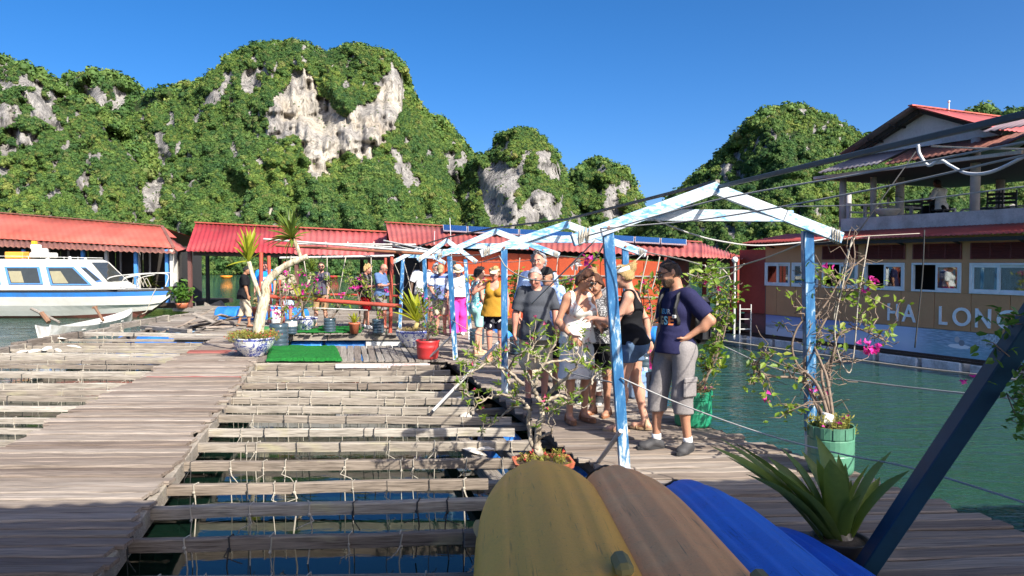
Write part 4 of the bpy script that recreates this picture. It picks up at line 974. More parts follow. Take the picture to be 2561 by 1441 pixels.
# globe lamp on its post
gl = thing('globe_lamp', 'white globe lamp on a slim white post at the corner of the red house', 'lamp', (6.05, 21.0, 0))
p = at(1838, 650, 20.6); gl.location = (p.x, p.y, 0)
b = MB(); b.tube([(p.x, p.y, -.35), (p.x, p.y, p.z - .07)], .03, 8); b.build('post', M_white, gl); b = MB(); b.ball(p, .085, 16); b.build('globe', plain('opal_glass', (.8, .8, .76), .25), gl, True)
lad = thing('ladder', 'white metal ladder hanging below the globe lamp', 'ladder', (p.x + .2, p.y, -.3)); b = MB()
for x in (.12, .42): b.tube([(p.x + x, p.y - .1, -.5), (p.x + x, p.y - .1, .62)], .018, 6)
b.build('rail', M_white, lad)
for k in range(4): b = MB(); b.tube([(p.x + .12, p.y - .1, -.32 + .27 * k), (p.x + .42, p.y - .1, -.32 + .27 * k)], .014, 6); b.build('rung', M_white, lad)
# ---- the building behind the photographer whose roof edge shades the foreground
bh = thing('boathouse', 'open boathouse roof behind the viewpoint that shades the near deck', 'boathouse', (3, -2, 0))
ez = 3.7
def fillsheetmat():
    t = NT('warm_fill_roof_sheet'); n = t.noise(t.coord('Object'), 1.5, 5); c = t.ramp(n, [(.3, (.66, .56, .42)), (.7, (.78, .68, .53))]); tr = t.n('ShaderNodeBsdfTranslucent'); t.l(c, tr.inputs[0]); mx = t.n('ShaderNodeMixShader'); mx.inputs[0].default_value = .26; t.l(t.pbsdf(c, .6), mx.inputs[1]); t.l(tr.outputs[0], mx.inputs[2]); return t.done(mx.outputs[0])
M_fillsheet = fillsheetmat()  # cream colour and translucency invented to send warm fill light into the shaded foreground
corrug('roof', bh, (-6, 1.15, ez), (10, 3.1, ez), (10, -4, ez + 1.1), (-6, -5, ez + 1.3), M_fillsheet, .22, .02)
for x in (-5.6, 9.6):
    for y_ in (1.9, -3.0):
        b = MB(); b.bar((x, y_, -.4), (x, y_, ez + (.0 if y_ > 0 else .8)), .14, .14, up=(0, 1, 0)); b.build('post', M_grey, bh)
# ------------------------------------------------------------------ blue pergola frames over the deck
def peelmat():
    t = NT('peeling_blue_paint'); v = t.coord('Object', (1, 5, 5), rand=20.0); n = t.noise(v, 7, 8, .68, .3); n2 = t.noise(t.coord('Object', (.6, 2, 2), rand=20.0), 2.2, 3)
    f = t.math('ADD', t.math('MULTIPLY', n, .6), t.math('MULTIPLY', n2, .4))
    c = t.ramp(f, [(.36, (.06, .22, .46)), (.45, (.14, .34, .56)), (.49, (.40, .50, .57)), (.55, (.49, .53, .55)), (.66, (.54, .55, .54)), (.76, (.36, .38, .38))])
    return t.done(t.pbsdf(c, .6, 0, t.bump(f, .4, .01), .35))
def postmat():
    t = NT('blue_post_paint'); v = t.coord('Object', (3, 3, .8), rand=20.0); n = t.noise(v, 5, 8, .68, .3); sp = t.n('ShaderNodeSeparateXYZ'); tc = t.n('ShaderNodeTexCoord'); t.l(tc.outputs['Object'], sp.inputs[0])
    low = t.ramp(sp.outputs[2], [(.05, .16), (.45, 0.0)])
    f = t.math('ADD', n, low)
    c = t.ramp(f, [(.3, (.015, .09, .24)), (.50, (.03, .145, .32)), (.56, (.07, .22, .40)), (.61, (.52, .59, .63)), (.8, (.60, .62, .60))])
    return t.done(t.pbsdf(c, .5, 0, t.bump(f, .25, .01), .4))
M_peel = peelmat(); M_post = postmat()
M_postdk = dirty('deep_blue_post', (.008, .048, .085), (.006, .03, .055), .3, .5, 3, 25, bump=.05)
def pergola(label, pl, pr, rl, ap, rr, tie, w=.085, braces=()):
    f = thing('pergola_frame', label, 'pergola', pl[0], 0, 'blue pergola frames along the deck')
    for (a, c) in (pl, pr):
        b = MB(); b.bar(a, c, w, w, up=(0, 1, 0), bev=.005); b.build('post', M_post, f)
    b = MB(); b.bar(rl + V(0, -.05, 0), ap + V(0, -.05, 0), .045, .10, bev=.004, ext=.02); b.build('rafter', M_peel, f)
    b = MB(); b.bar(ap, rr, .045, .10, bev=.004, ext=.02); b.build('rafter', M_peel, f)
    b = MB(); b.bar(tie[0], tie[1], .045, .10, bev=.004); b.build('tie_beam', M_peel, f)
    for (a, c) in braces:
        b = MB(); b.tube([a, c], .02, 8); b.build('brace_pipe', plain('worn_pipe', (.52, .50, .47), .5, .2), f)
    for p in (pl[1], pr[1]):
        b = MB(); b.tube([p + V(0, -.075, .03), p + V(0, .05, .03)], .016, 7); b.build('bolt', M_rust, f)
    b = MB()                                            # rope lashing at the left end
    for k in range(5):
        q = rl + (ap - rl) * (.03 + .016 * k) + V(0, -.05, 0); b.tube([q + V(math.cos(t) * .008 * (k % 3), .036 * math.sin(t), .062 * math.cos(t)) for t in np.linspace(0, 6.28, 9)], .007, 5, False)
    for k in range(4):
        q = rr + (ap - rr) * (.01 + .02 * k); b.tube([q + V(0, .036 * math.sin(t), .062 * math.cos(t)) for t in np.linspace(0, 6.28, 9)], .007, 5, False)
    b.build('lashing', M_rope, f)
    return f
def bp(px, py): return gnd(px, py, 0)
pA = pergola('nearest blue pergola frame, its peeling rafters over the man in navy', (bp(1563, 1188), at(1520, 580, 6.28)), (V(2.74, 6.9, 0), at(2019, 578, 6.8)), at(1436, 600, 6.22), at(1786, 472, 6.5), at(2100, 594, 6.8), (at(1612, 538, 6.45), at(1982, 541, 6.68)), .088, [(at(1553, 1078, 6.25), gnd(1488, 1168, -.05))])
pB = pergola('second blue pergola frame, its left post beside the mustard top woman', (bp(1262, 985), at(1261, 625, 10.3)), (V(1.66, 10.7, 0), at(1563, 622, 10.65)), at(1205, 634, 10.3), at(1418, 562, 10.5), at(1612, 634, 10.65), (at(1300, 598, 10.4), at(1508, 599, 10.58)), .088, [(at(1248, 855, 10.3), gnd(1082, 1028, -.05))])
pC = pergola('third blue pergola frame, its left post beside the woman in pink trousers', (bp(1139, 900), at(1124, 640, 13.55)), (V(.62, 13.9, 0), at(1357, 630, 13.9)), at(1092, 643, 13.5), at(1240, 579, 13.7), at(1396, 638, 13.9), (at(1162, 615, 13.6), at(1322, 617, 13.8)), .088, [(at(1128, 842, 13.4), gnd(1062, 905, -.05))])
pD = pergola('fourth blue pergola frame, behind the yellow leaved plant', (bp(1068, 852), at(1061, 640, 17.0)), (V(-.95, 17.3, 0), at(1164, 648, 17.3)), at(1047, 650, 16.95), at(1118, 602, 17.1), at(1190, 655, 17.3), (at(1075, 628, 17.0), at(1150, 630, 17.2)), .085)
pE = pergola('farthest blue pergola frame at the corner of the planted platform', (bp(1000, 828), at(1008, 645, 20.0)), (V(-2.0, 20.4, 0), at(1092, 656, 20.3)), at(985, 655, 19.9), at(1050, 622, 20.1), at(1112, 658, 20.3), (at(1020, 640, 20.0), at(1085, 642, 20.2)), .085)
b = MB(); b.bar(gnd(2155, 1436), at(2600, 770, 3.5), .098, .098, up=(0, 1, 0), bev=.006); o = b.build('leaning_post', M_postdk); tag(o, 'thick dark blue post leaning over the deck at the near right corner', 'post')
apx = [at(2760, 240, 2.9), at(2310, 372, 4.2), at(1795, 468, 6.48), at(1422, 557, 10.48), at(1242, 576, 13.68), at(1120, 599, 17.08), at(1050, 619, 20.08)]
b = MB(); b.bar(apx[0], apx[2], .028, .034, bev=.005); ridge = b.build('ridge_rail', dirty('slate_paint_rail', (.06, .08, .095), (.02, .025, .03), .5, .5, 2, 20)); tag(ridge, 'dark ridge rail sloping from the nearest frame apex up to the right', 'rail', 'ridge rails of the pergola')
for k, l in ((2, 'ridge rail from the nearest frame apex to the second frame'), (3, 'ridge rail between the second and third frames'), (4, 'ridge rail between the third and fourth frames'), (5, 'ridge rail between the fourth and farthest frames')):
    b = MB(); a, c = apx[k] + V(0, 0, .05), apx[k + 1] + V(0, 0, .05); b.bar(a, c, .04, .025); tag(b.build('ridge_rail', M_grey), l, 'rail', 'ridge rails of the pergola')
# ------------------------------------------------------------------ ropes
def catm(pts, n=8):
    P = [pts[0] * 2 - pts[1]] + list(pts) + [pts[-1] * 2 - pts[-2]]; out = []
    for i in range(1, len(P) - 2):
        for k in range(n):
            t = k / n; a, b_, c, d = P[i - 1], P[i], P[i + 1], P[i + 2]
            out.append(.5 * ((2 * b_) + (c - a) * t + (2 * a - 5 * b_ + 4 * c - d) * t * t + (3 * b_ - a - 3 * c + d) * t ** 3))
    out.append(P[-2]); return out
def rope(label, pts, r=.008, mat=None, group='ropes slung over the deck'):
    P = [at(*p) if not isinstance(p, Vector) else p for p in pts]
    b = MB(); b.tube(catm(P) if len(P) > 2 else P, r, 6); return tag(b.build('rope', mat or M_rope, smooth=True), label, 'rope', group)
M_rope2 = plain('grey_rope', (.40, .39, .37), .9)
rope('highest taut grey rope running right from the nearest frame towards the house gable', [(1470, 590, 6.15), (1780, 503, 5.3), (2180, 430, 4.2), (2600, 348, 3.2)], .006, M_rope2)
rope('taut grey rope crossing below the highest one in front of the terrace roof', [(1500, 572, 6.2), (1780, 546, 5.5), (2180, 474, 4.3), (2600, 380, 3.3)], .006, M_rope2)
rope('thin grey rope rising right across the terrace columns', [(1965, 517, 6.7), (2200, 510, 5.6), (2600, 462, 4.0)], .005, M_rope2)
rope('thin pale rope level in front of the gable wall', [(2330, 366, 6.2), (2440, 371, 5.2), (2600, 374, 4.2)], .007)
rope('looped white hose dangling before the terrace roof', [(2296, 362, 4.3), (2300, 385, 4.3), (2322, 414, 4.25), (2350, 400, 4.2), (2378, 415, 4.15), (2420, 434, 4.0), (2480, 430, 3.8), (2570, 388, 3.5)], .009, plain('white_hose', (.68, .68, .68), .4))
rope('thin cable running from the gutter up past the seated guest', [(2140, 590, 7.6), (2290, 380, 7.9)], .006, M_dkrope)
rope('dark hanging cable with a knot in front of the letters', [(2312, 575, 12.2), (2306, 700, 12.2), (2288, 870, 12.2)], .012, M_dkrope)
rope('sagging rope under the tie beam of the nearest frame', [(1636, 549, 6.4), (1720, 582, 6.8), (1800, 603, 7.2), (1900, 614, 7.6), (2040, 602, 8.0), (2110, 585, 8.2)], .008, M_rope2)
rope('rope from the second frame dipping towards the globe lamp', [(1612, 630, 10.6), (1700, 648, 9.9), (1802, 671, 9.2), (1900, 650, 8.2), (2015, 606, 6.9)], .008)
rope('slack white rope loop left of the globe lamp', [(1718, 684, 9.4), (1750, 694, 9.3), (1790, 698, 9.2), (1830, 684, 9.1), (1862, 660, 9.0)], .009)
rope('rope sagging in front of the grey haired man in the grey tee', [(1248, 640, 10.2), (1270, 672, 9.8), (1320, 697, 9.1), (1390, 703, 8.6), (1440, 690, 8.2), (1490, 645, 7.2), (1520, 590, 6.3)], .008)
rope('thin rope from the second frame to the third frame', [(1090, 640, 13.5), (1160, 640, 12.4), (1215, 636, 10.4)], .008)
rope('rope hanging in a curve between the third frame and the second', [(1255, 640, 10.3), (1180, 660, 12), (1120, 650, 13.5)], .007, M_rope2)
rope('rope running along the right ends of the far frames', [(1396, 640, 13.9), (1500, 648, 12.2), (1614, 634, 10.7)], .008)
rope('rope from the far frame end to the third frame right end', [(1188, 655, 17.3), (1290, 655, 15.6), (1396, 638, 13.9)], .008)
rope('rope crossing above the red wall to the nearest post', [(1612, 632, 10.6), (1580, 660, 9.8), (1540, 668, 7)], .007, M_rope2)
rope('thin rope from the nearest rafter down to the deck rail rope', [(1490, 600, 6.2), (1400, 690, 6.6), (1330, 760, 7.0)], .006, M_rope2)
rope('low guard rope from the nearest post past the man in navy to the right edge', [(1552, 945, 6.26), (1700, 1010, 6.1), (1900, 1082, 5.6), (2100, 1135, 5.1), (2285, 1172, 4.4), (2620, 1275, 3.6)], .006, M_rope2, 'guard ropes along the deck edge')
rope('upper guard rope over the water behind the bougainvillea', [(1790, 850, 9.4), (2000, 880, 8.4), (2250, 915, 7.2), (2450, 938, 6.2), (2620, 962, 5.4)], .009, M_rope, 'guard ropes along the deck edge')
rope('lower guard rope over the water by the bougainvillea', [(1800, 862, 9.6), (1950, 925, 8.2), (2180, 958, 6.9), (2420, 985, 5.6), (2620, 1005, 4.8)], .008, M_rope2, 'guard ropes along the deck edge')
rope('guard rope along the deck behind the grey tee man', [(1262, 850, 10.3), (1330, 885, 9.6), (1420, 930, 8.2), (1545, 960, 6.3)], .007, M_rope2, 'guard ropes along the deck edge')
rope('guard rope from the third post to the second', [(1128, 800, 13.5), (1190, 835, 12), (1258, 845, 10.3)], .007, M_rope2, 'guard ropes along the deck edge')
for k, (pts, l) in enumerate([([(2131, 592, 6.9), (2110, 700, 6.85), (2088, 820, 6.8), (2100, 895, 6.8), (2125, 932, 6.8), (2138, 860, 6.8), (2146, 758, 6.82), (2160, 670, 6.85), (2173, 592, 6.9)], 'long white U shaped cord hanging among the bougainvillea'), ([(2137, 595, 6.95), (2118, 640, 6.9), (2098, 720, 6.9), (2085, 800, 6.9)], 'thin pale cord hanging left of the U shaped cord'),
        ([(2015, 606, 6.85), (2060, 606, 6.9), (2132, 594, 6.9), (2180, 590, 6.9), (2300, 584, 7.0)], 'white line from the nearest frame to the brown house eave'),
        ([(1620, 640, 10.6), (1608, 690, 10.6), (1600, 735, 10.6)], 'white cord hanging left of the navy man in front of the red wall'), ([(1650, 642, 10.4), (1640, 690, 10.4), (1630, 725, 10.4)], 'white cord hanging just behind the head of the man in navy'),
        ([(1762, 662, 9.4), (1780, 700, 9.4), (1796, 740, 9.4), (1792, 780, 9.4)], 'knotted white cord hanging right of the man in navy'), ([(1802, 671, 9.2), (1796, 720, 9.2), (1790, 790, 9.2), (1786, 830, 9.2)], 'white cord dropping into the climbing plant'), ([(1806, 672, 9.2), (1822, 690, 9.2), (1828, 710, 9.2), (1818, 716, 9.2)], 'short hooked cord end left of the globe lamp'),
        ([(1300, 645, 13.6), (1296, 690, 13.6), (1290, 740, 13.6)], 'cord hanging before the red wall left of the grey haired man'), ([(1395, 645, 13.8), (1390, 690, 13.8), (1386, 710, 13.8)], 'cord hanging before the red wall right of the tall grey haired man'), ([(1440, 650, 13), (1436, 700, 13), (1430, 735, 13)], 'cord hanging above the floral top woman'),
        ([(1010, 655, 20), (1022, 700, 19.8), (1030, 740, 19.6)], 'cord hanging at the farthest frame'), ([(985, 655, 19.9), (1000, 690, 19.9), (1012, 720, 19.8), (1040, 660, 18)], 'tangled cord at the corner of the red pole frame')]):
    rope(l, pts, (.006 if k < 2 else .004) if k < 3 else .009, M_rope, 'cords hanging from the frames')
# ------------------------------------------------------------------ red pole frame over the planted platform
rf = thing('pole_frame', 'frame of thin red painted poles with white pipes above over the planted platform', 'frame', (-4.6, 20, 0))
M_redpole = dirty('red_pole_paint', (.46, .07, .035), (.30, .06, .04), .35, .55, 3, 20)
for (p0, p1, d, r) in (((653, 632), (652, 850), 18.9, .05), ((672, 640), (676, 762), 21.2, .05), ((700, 700), (683, 842), 19.0, .035), ((704, 745), (712, 832), 19.6, .045), ((980, 640), (976, 834), 19.0, .045), ((964, 645), (962, 815), 20.8, .04), ((712, 655), (713, 760), 21, .04)):
    a = at(*p0, d); c = at(*p1, d); b = MB(); b.tube([c, a], r, 8); b.build('pole', M_redpole, rf)
for (p0, d0, p1, d1, r, mt) in (((676, 742), 18.9, (1004, 766), 18.6, .05, 0), ((760, 736), 21.5, (900, 738), 21.5, .035, 0), ((955, 738), 21.3, (1010, 742), 21, .035, 0), ((690, 614), 19.5, (1080, 636), 18.4, .035, 2), ((660, 598), 18.9, (1085, 632), 17.6, .025, 1), ((740, 610), 19.2, (1040, 612), 18.6, .022, 1), ((700, 645), 20.6, (985, 640), 20.4, .03, 1), ((690, 602), 21, (980, 618), 20, .02, 1), ((960, 602), 19, (1085, 628), 17.5, .022, 1), ((960, 610), 19, (1075, 634), 17.8, .02, 1), ((676, 766), 18.8, (920, 776), 18.6, .012, 1)):
    b = MB(); b.tube([at(*p0, d0), at(*p1, d1)], r, 12); b.build('pole' if mt == 0 else 'pipe', (M_redpole, M_white, M_rust)[mt], rf)
for px in (735, 815, 870, 935):
    b = MB(); b.tube([at(px, 606, 19.2), at(px + 4, 618, 20.4)], .016, 6); b.build('pipe', M_white, rf)
for k, (a, c) in enumerate([((818, 640, 19.6), (818, 772, 19.6)), ((865, 642, 19.4), (845, 745, 19.4)), ((928, 644, 19.3), (930, 760, 19.3)), ((728, 640, 19.4), (715, 800, 19.2)), ((718, 650, 19.1), (700, 800, 19.1)), ((760, 650, 19.2), (768, 700, 19.2))]):
    rope('twine hanging over the planted platform ' + ['beside the woman in the patterned blouse', 'left of the polo man, hanging straight', 'slanting between polo man and red shorts', 'in front of the bald man', 'slanting by the labelled bottle planter', 'left of the white pipe post'][k], [a, c], .012, M_rope, 'twine over the planted platform')
# ------------------------------------------------------------------ kayaks lying bottom up
def kayakmat(name, c1, c2, scuff):
    t = NT(name); v = t.coord('Object', (2.5, 1, 1)); n = t.noise(v, 2.2, 6, .6); f = t.noise(t.coord('Object', (5, 1.2, 3), (0, 0, .5)), 14, 7, .72, 1.2); g = t.noise(t.coord('Object', (1.6, 7, 3), (0, 0, -.4)), 12, 6, .7, .8)
    fine = t.noise(t.coord('Object'), 90, 3, .6)
    c = t.ramp(n, [(.3, c1), (.7, c2)]); c = t.mix(t.ramp(f, [(.62, 0.0), (.665, .7)]), c, scuff); c = t.mix(t.ramp(g, [(.63, 0.0), (.68, .65)]), c, mul(scuff, .8))
    c = t.mix(t.ramp(t.noise(t.coord('Object', (1, 1, 1)), 5, 8, .7, 1.0), [(.56, 0.0), (.80, .4)]), c, mul(scuff, 1.3)); c = t.mix(.3, c, t.ramp(fine, [(.3, .8), (.7, 1.12)]), 'MULTIPLY')
    for rz in (.0, .35, -.5):
        s_ = t.noise(t.coord('Object', (1.5, 46, 20), (0, 0, rz)), 1.6, 2, .5); pm = t.noise(t.coord('Object'), 3.1 + rz, 3)
        c = t.mix(t.math('MULTIPLY', t.ramp(s_, [(.655, 0.0), (.69, .55)]), t.ramp(pm, [(.50, 0.0), (.64, 1.0)])), c, mul(scuff, .8))
    r = t.ramp(n, [(.3, .42), (.7, .62)])
    h = t.math('ADD', t.math('MULTIPLY', f, .5), fine)
    return t.done(t.pbsdf(c, r, 0, t.bump(h, .22, .006), .25))
def kayak(label, nose, tail, W_, Hh, tilt, mat, loopmat=None, hatch=False, blunt=1.0):
    nose = Vector(nose); tail = Vector(tail); L = (nose - tail).length
    k = thing('kayak', label, 'kayak', nose, 0, 'kayaks lying bottom up')
    nu, nv = 44, 38; vs = []
    for i in range(nu + 1):
        t = i / nu; s = t ** 1.25; x = -L * s
        w = W_ / 2 * min(1, (1 - (1 - min(1, s / .42)) ** 2.6)) ** .92; w *= (1 if s < .65 else 1 - .8 * ((s - .65) / .35) ** 2.2)
        hh = Hh * min(1, (1 - (1 - min(1, s / .30)) ** 2.4)) ** .6; hh *= (1 if s < .8 else 1 - .5 * ((s - .8) / .2) ** 2)
        w = max(w, .004); hh = max(hh, .01)
        for j in range(nv + 1):
            a = math.pi * j / nv; c_, s_ = math.cos(a), math.sin(a)
            y_ = -w * math.copysign(abs(c_) ** (.74 + .24 * max(0, 1 - s / .25)), c_); z = hh * (abs(s_) ** (.64 + .30 * max(0, 1 - s / .3)))
            fr = y_ / max(w, .01)
            flat = min(1, max(0, (s - .05) / .16))
            z -= flat * .017 * (math.exp(-((abs(fr) - .44) / .055) ** 2) + .7 * math.exp(-((abs(fr) - .20) / .06) ** 2)) - flat * .016 * math.exp(-(fr / .07) ** 2)
            vs.append((x, y_, z + .03 * math.sin(s * 3)))
    w_ = nv + 1; fs = [(i * w_ + j, i * w_ + j + 1, (i + 1) * w_ + j + 1, (i + 1) * w_ + j) for i in range(nu) for j in range(nv)]
    fs += [(i * w_ + nv, i * w_, (i + 1) * w_, (i + 1) * w_ + nv) for i in range(nu)] + [tuple(range(w_))[::-1], tuple(nu * w_ + j for j in range(w_))]
    fs = [f[::-1] for f in fs]
    b = MB(); b.add(vs, fs); d = (nose - tail).normalized(); rot = d.to_track_quat('X', 'Z').to_euler()
    q = Matrix.Rotation(tilt, 3, 'X'); M = d.to_track_quat('X', 'Z').to_matrix() @ q
    h = b.build('hull', mat, k, True, True); h.rotation_euler = M.to_euler()
    def on(s, fr, up=.012):
        i = min(nu, int(round((s ** (1 / 1.25)) * nu))); j = min(nv, max(0, int(round(nv * (.5 + fr / 2))))); p = Vector(vs[i * w_ + j]); return V(p.x, p.y * (1 + up * .8), p.z + up)
    if loopmat:
        b = MB(); b.tube(catm([on(.10 + .04 * math.sin(f * 5), f * .92, .008) for f in np.linspace(-1, 1, 12)], 3), .008, 6); o = b.build('bow_cord', loopmat, k, True, True); o.rotation_euler = M.to_euler()
    if hatch:
        p = on(.62, -.30, .03); b = MB(); b.box(p, (.16, .07, .06), None, .02); o = b.build('moulded_handle', plain('olive_handle', (.22, .19, .07), .6), k, False, True); o.rotation_euler = M.to_euler()
        p = on(.36, .70, .004); b = MB(); b.leaf((p.x + .12, p.y, p.z), (-1, .02, -.02), .26, .055, (0, 0, 1), 0, 5, .0); o = b.build('sticker', plain('ochre_sticker', (.45, .26, .03), .4), k, False, True); o.rotation_euler = M.to_euler()
    return k
kayak('scuffed yellow kayak lying bottom up in shade, leftmost of the four', (.17, 5.45, .10), (.30, 1.35, .12), .80, .44, R(-7), kayakmat('scuffed_yellow_plastic', (.92, .46, .06), (.95, .52, .10), (.42, .22, .06)), None, True)
kayak('faded orange brown kayak lying bottom up with a black bow cord', (.59, 5.30, .12), (.84, 1.40, .10), .68, .42, R(4), kayakmat('faded_orange_plastic', (.97, .42, .14), (.97, .52, .22), (.40, .20, .10)), M_black, True)
kayak('bright blue kayak lying bottom up with a knotted black cord', (.99, 5.18, .06), (1.33, 1.40, .02), .64, .42, R(6), kayakmat('bright_blue_plastic', (.03, .17, .72), (.05, .24, .84), (.01, .05, .22)), M_black)
kayak('second blue kayak tucked low against the right side of the bright blue one', (1.45, 4.75, .0), (1.80, 1.3, -.04), .54, .30, R(14), kayakmat('blue_plastic', (.012, .11, .62), (.02, .15, .72), (.01, .05, .22)))
for y_, l in ((4.7, 'timber bearer under the kayak bows'), (2.2, 'timber bearer under the kayak sterns')):
    b = MB(); b.bar((-.3, y_, .05), (1.9, y_, .03), .10, .09, bev=.008); tag(b.build('timber_bearer', M_grey), l, 'timber', 'bearers under the kayaks')
beam((-.6, 4.45, -.12), (1.7, 4.45, -.12), .12, .12, 0, M_grey, seed=501); beam((-.6, 2.3, -.12), (1.9, 2.3, -.12), .12, .12, 0, M_grey, seed=502)
# ------------------------------------------------------------------ speedboat
M_hull = dirty('boat_white', (.64, .63, .58), (.56, .54, .48), .3, .35, 1.2, 14, (1, 1, 3), .05); M_bluestripe = dirty('boat_blue', (.03, .20, .56), (.05, .15, .36), .3, .4, 2, 14, bump=.03); M_antifoul = dirty('boat_red_bottom', (.26, .085, .06), (.13, .06, .05), .4, .6)
M_navy = plain('boat_trim_blue', (.10, .26, .62), .45)
bt = thing('speedboat', 'white cabin speedboat with a blue stripe and blue framed windows moored by the shed', 'boat', (-18, 31.2, WATER_Z))
def bx(px): return (px - 1280.5) / FPX * 30.2
def bz(py): return ZC + (654 - py) / FPX * 30.2
st = []; xb = bx(405); xs_ = bx(-260)
for i in range(27):
    t = i / 26; x = xs_ + (xb - xs_) * t; q = max(0, (t - .55) / .45); w = 1.15 * (1 - q ** 2.3) + .03; rise = .18 * q ** 2
    zg = bz(727) + .02 + rise * .15; zk = -1.1 + 1.55 * max(0, (t - .72) / .28) ** 1.7
    rows_ = []
    for z, f in ((zg, 1.0), (zg - .07, 1.015), (zg - .09, 1.0), (zg - .27, .975), (zg - .30, .97), (zg - .62, .90), (-.20 + .32 * q ** 2, .80), (-.40 + .3 * q ** 2, .70), (zk, .06)):
        z = max(z, zk + .0); f2 = f * (1 - .55 * q * (1 - f) * 3 if f < 1 else 1); rows_.append((max(.02, w * f2), z))
    st.append((x, rows_))
b = MB(); nr = 9; vs = []; fs = []; mi = []
for x, rw in st:
    xo = x
    for sgn in (-1, 1):
        for w, z in rw: vs.append((x, 31.2 + sgn * w, z))
mm = [1, 1, 2, 0, 0, 0, 0, 3]
for i in range(26):
    for sgn in range(2):
        for j in range(nr - 1):
            a = i * 18 + sgn * 9 + j; f = (a, a + 18, a + 19, a + 1); fs.append(f if sgn == 0 else f[::-1]); mi.append(mm[j])
    a = i * 18; fs.append((a, a + 9, a + 27, a + 18)); mi.append(0)
fs.append(tuple(list(range(0, 9)) + list(range(17, 8, -1)))); mi.append(0); e = 26 * 18; fs.append(tuple(list(range(e, e + 9))[::-1] + list(range(e + 9, e + 18)))); mi.append(4)
b.v = vs; b.f = fs; b.mi = mi
b.build('hull', [M_hull, M_black, M_bluestripe, M_antifoul, M_dark], bt)
b = MB(); b.bar((xb - 1.45, 31.16, -.45), (xb + .02, 31.16, bz(727) - .02), .10, .20, up=(0, 1, 0)); b.bar((xb - .35, 31.2, bz(724)), (xb + .10, 31.2, bz(722)), .3, .14); b.build('stem', M_dkwood, bt)
# cabin with raked windscreen
y0, y1 = 30.25, 32.15
prof = [(-280, 725), (290, 724), (262, 708), (214, 656), (198, 649), (-280, 646)]
b = MB(); n = len(prof); ins = [0, 0, .03, .16, .18, .18]
b.add([(bx(px), y0 + i_, bz(py)) for (px, py), i_ in zip(prof, ins)] + [(bx(px), y1 - i_, bz(py)) for (px, py), i_ in zip(prof, ins)], [tuple(range(n)), tuple(range(2 * n - 1, n - 1, -1))] + [(i, i + n, (i + 1) % n + n, (i + 1) % n) for i in range(n)])
b.build('cabin', M_hull, bt)
def yoff(py): return y0 + .18 * max(0, min(1, (712 - py) / 60))
M_bglass = plain('dark_boat_glass', (.05, .055, .05), .05, spec=.8); M_cabinin = plain('pale_cabin_curtain', (.30, .27, .17), .8)
for q in ([(4, 667), (92, 667), (106, 711), (20, 711)], [(108, 667), (178, 667), (228, 713), (125, 713)], [(196, 668), (208, 668), (253, 703), (240, 705)], [(-90, 667), (-14, 667), (0, 711), (-80, 711)]):
    P = [V(bx(x), yoff(y) - .02, bz(y)) for x, y in q]; c = sum(P, V(0, 0, 0)) / 4
    b = MB(); b.slab(P, .02, (0, -1, 0)); fr = b.build('window_frame', M_navy, bt)
    q2 = [c + (p - c) * .86 + V(0, -.012, 0) for p in P]; b = MB(); b.slab(q2, .01, (0, -1, 0)); b.build('pane', M_bglass, fr)
    if q[0][0] in (4, 108): b = MB(); b.slab([q2[0] + V(.03, -.004, -.03), q2[0] * .55 + q2[1] * .45 + V(0, -.004, -.03), q2[3] * .55 + q2[2] * .45 + V(0, -.004, .02), q2[3] + V(.03, -.004, .02)], .004, (0, -1, 0)); b.build('blind', M_cabinin, fr)
b = MB(); P = [V(bx(216), 30.6, bz(658) + .01), V(bx(216), 31.8, bz(658) + .01), V(bx(261), 31.95, bz(706) + .02), V(bx(261), 30.45, bz(706) + .02)]; b.slab(P, .02); b.build('windscreen', M_bglass, bt)
b = MB()
for px in (185, 150, 110, 60): b.tube([(bx(px), 30.5, bz(650)), (bx(px), 30.5, bz(642))], .012, 6)
b.tube([(bx(200), 30.5, bz(645)), (bx(60), 30.5, bz(641)), (bx(-60), 30.5, bz(640))], .014, 6); b.tube([(bx(200), 31.9, bz(645)), (bx(-60), 31.9, bz(640))], .014, 6); b.build('roof_rail', M_white, bt)
b = MB(); b.box((bx(72), 31.2, bz(638)), (.5, 1.2, .22), None, .05); b.box((bx(62), 31.2, bz(628)), (.34, .7, .26), None, .05); b.box((bx(52), 31.2, bz(617)), (.28, .4, .22), None, .04); b.build('searchlight_mast', M_white, bt)
b = MB(); b.box((bx(48), 31.2, bz(606)), (.16, .2, .16), None, .02); b.build('beacon', plain('amber_beacon', (.75, .40, .03), .4), bt)
b = MB(); b.box((bx(8), 31.3, bz(638)), (.75, .9, .28), None, .03); b.build('life_raft_box', plain('orange_box', (.75, .32, .04), .6), bt)
b = MB(); b.ball((bx(150), 30.9, bz(645)), .07, 8); b.ball((bx(190), 30.9, bz(648)), .06, 8); b.build('roof_lamp', M_white, bt)
b = MB()
for y_ in (30.55, 31.85):
    b.tube(catm([V(bx(250), y_ - .1, bz(722)), V(bx(262), y_, bz(695)), V(bx(330), y_, bz(686)), V(bx(386), y_ + (31.2 - y_) * .4, bz(684)), V(bx(400), y_ + (31.2 - y_) * .6, bz(692)), V(bx(392), y_ + (31.2 - y_) * .6, bz(718))], 4), .022, 6); b.tube(catm([V(bx(292), y_, bz(718)), V(bx(300), y_, bz(698)), V(bx(340), y_, bz(688))], 4), .018, 6)
b.build('bow_rail', M_white, bt)
b = MB()
for k in range(4): b.tube(catm([V(bx(315 + 9 * k), 30.7, bz(715)), V(bx(322 + 10 * k), 30.65, bz(690 + 2 * k)), V(bx(335 + 9 * k), 30.7, bz(718))], 4), .016, 5)
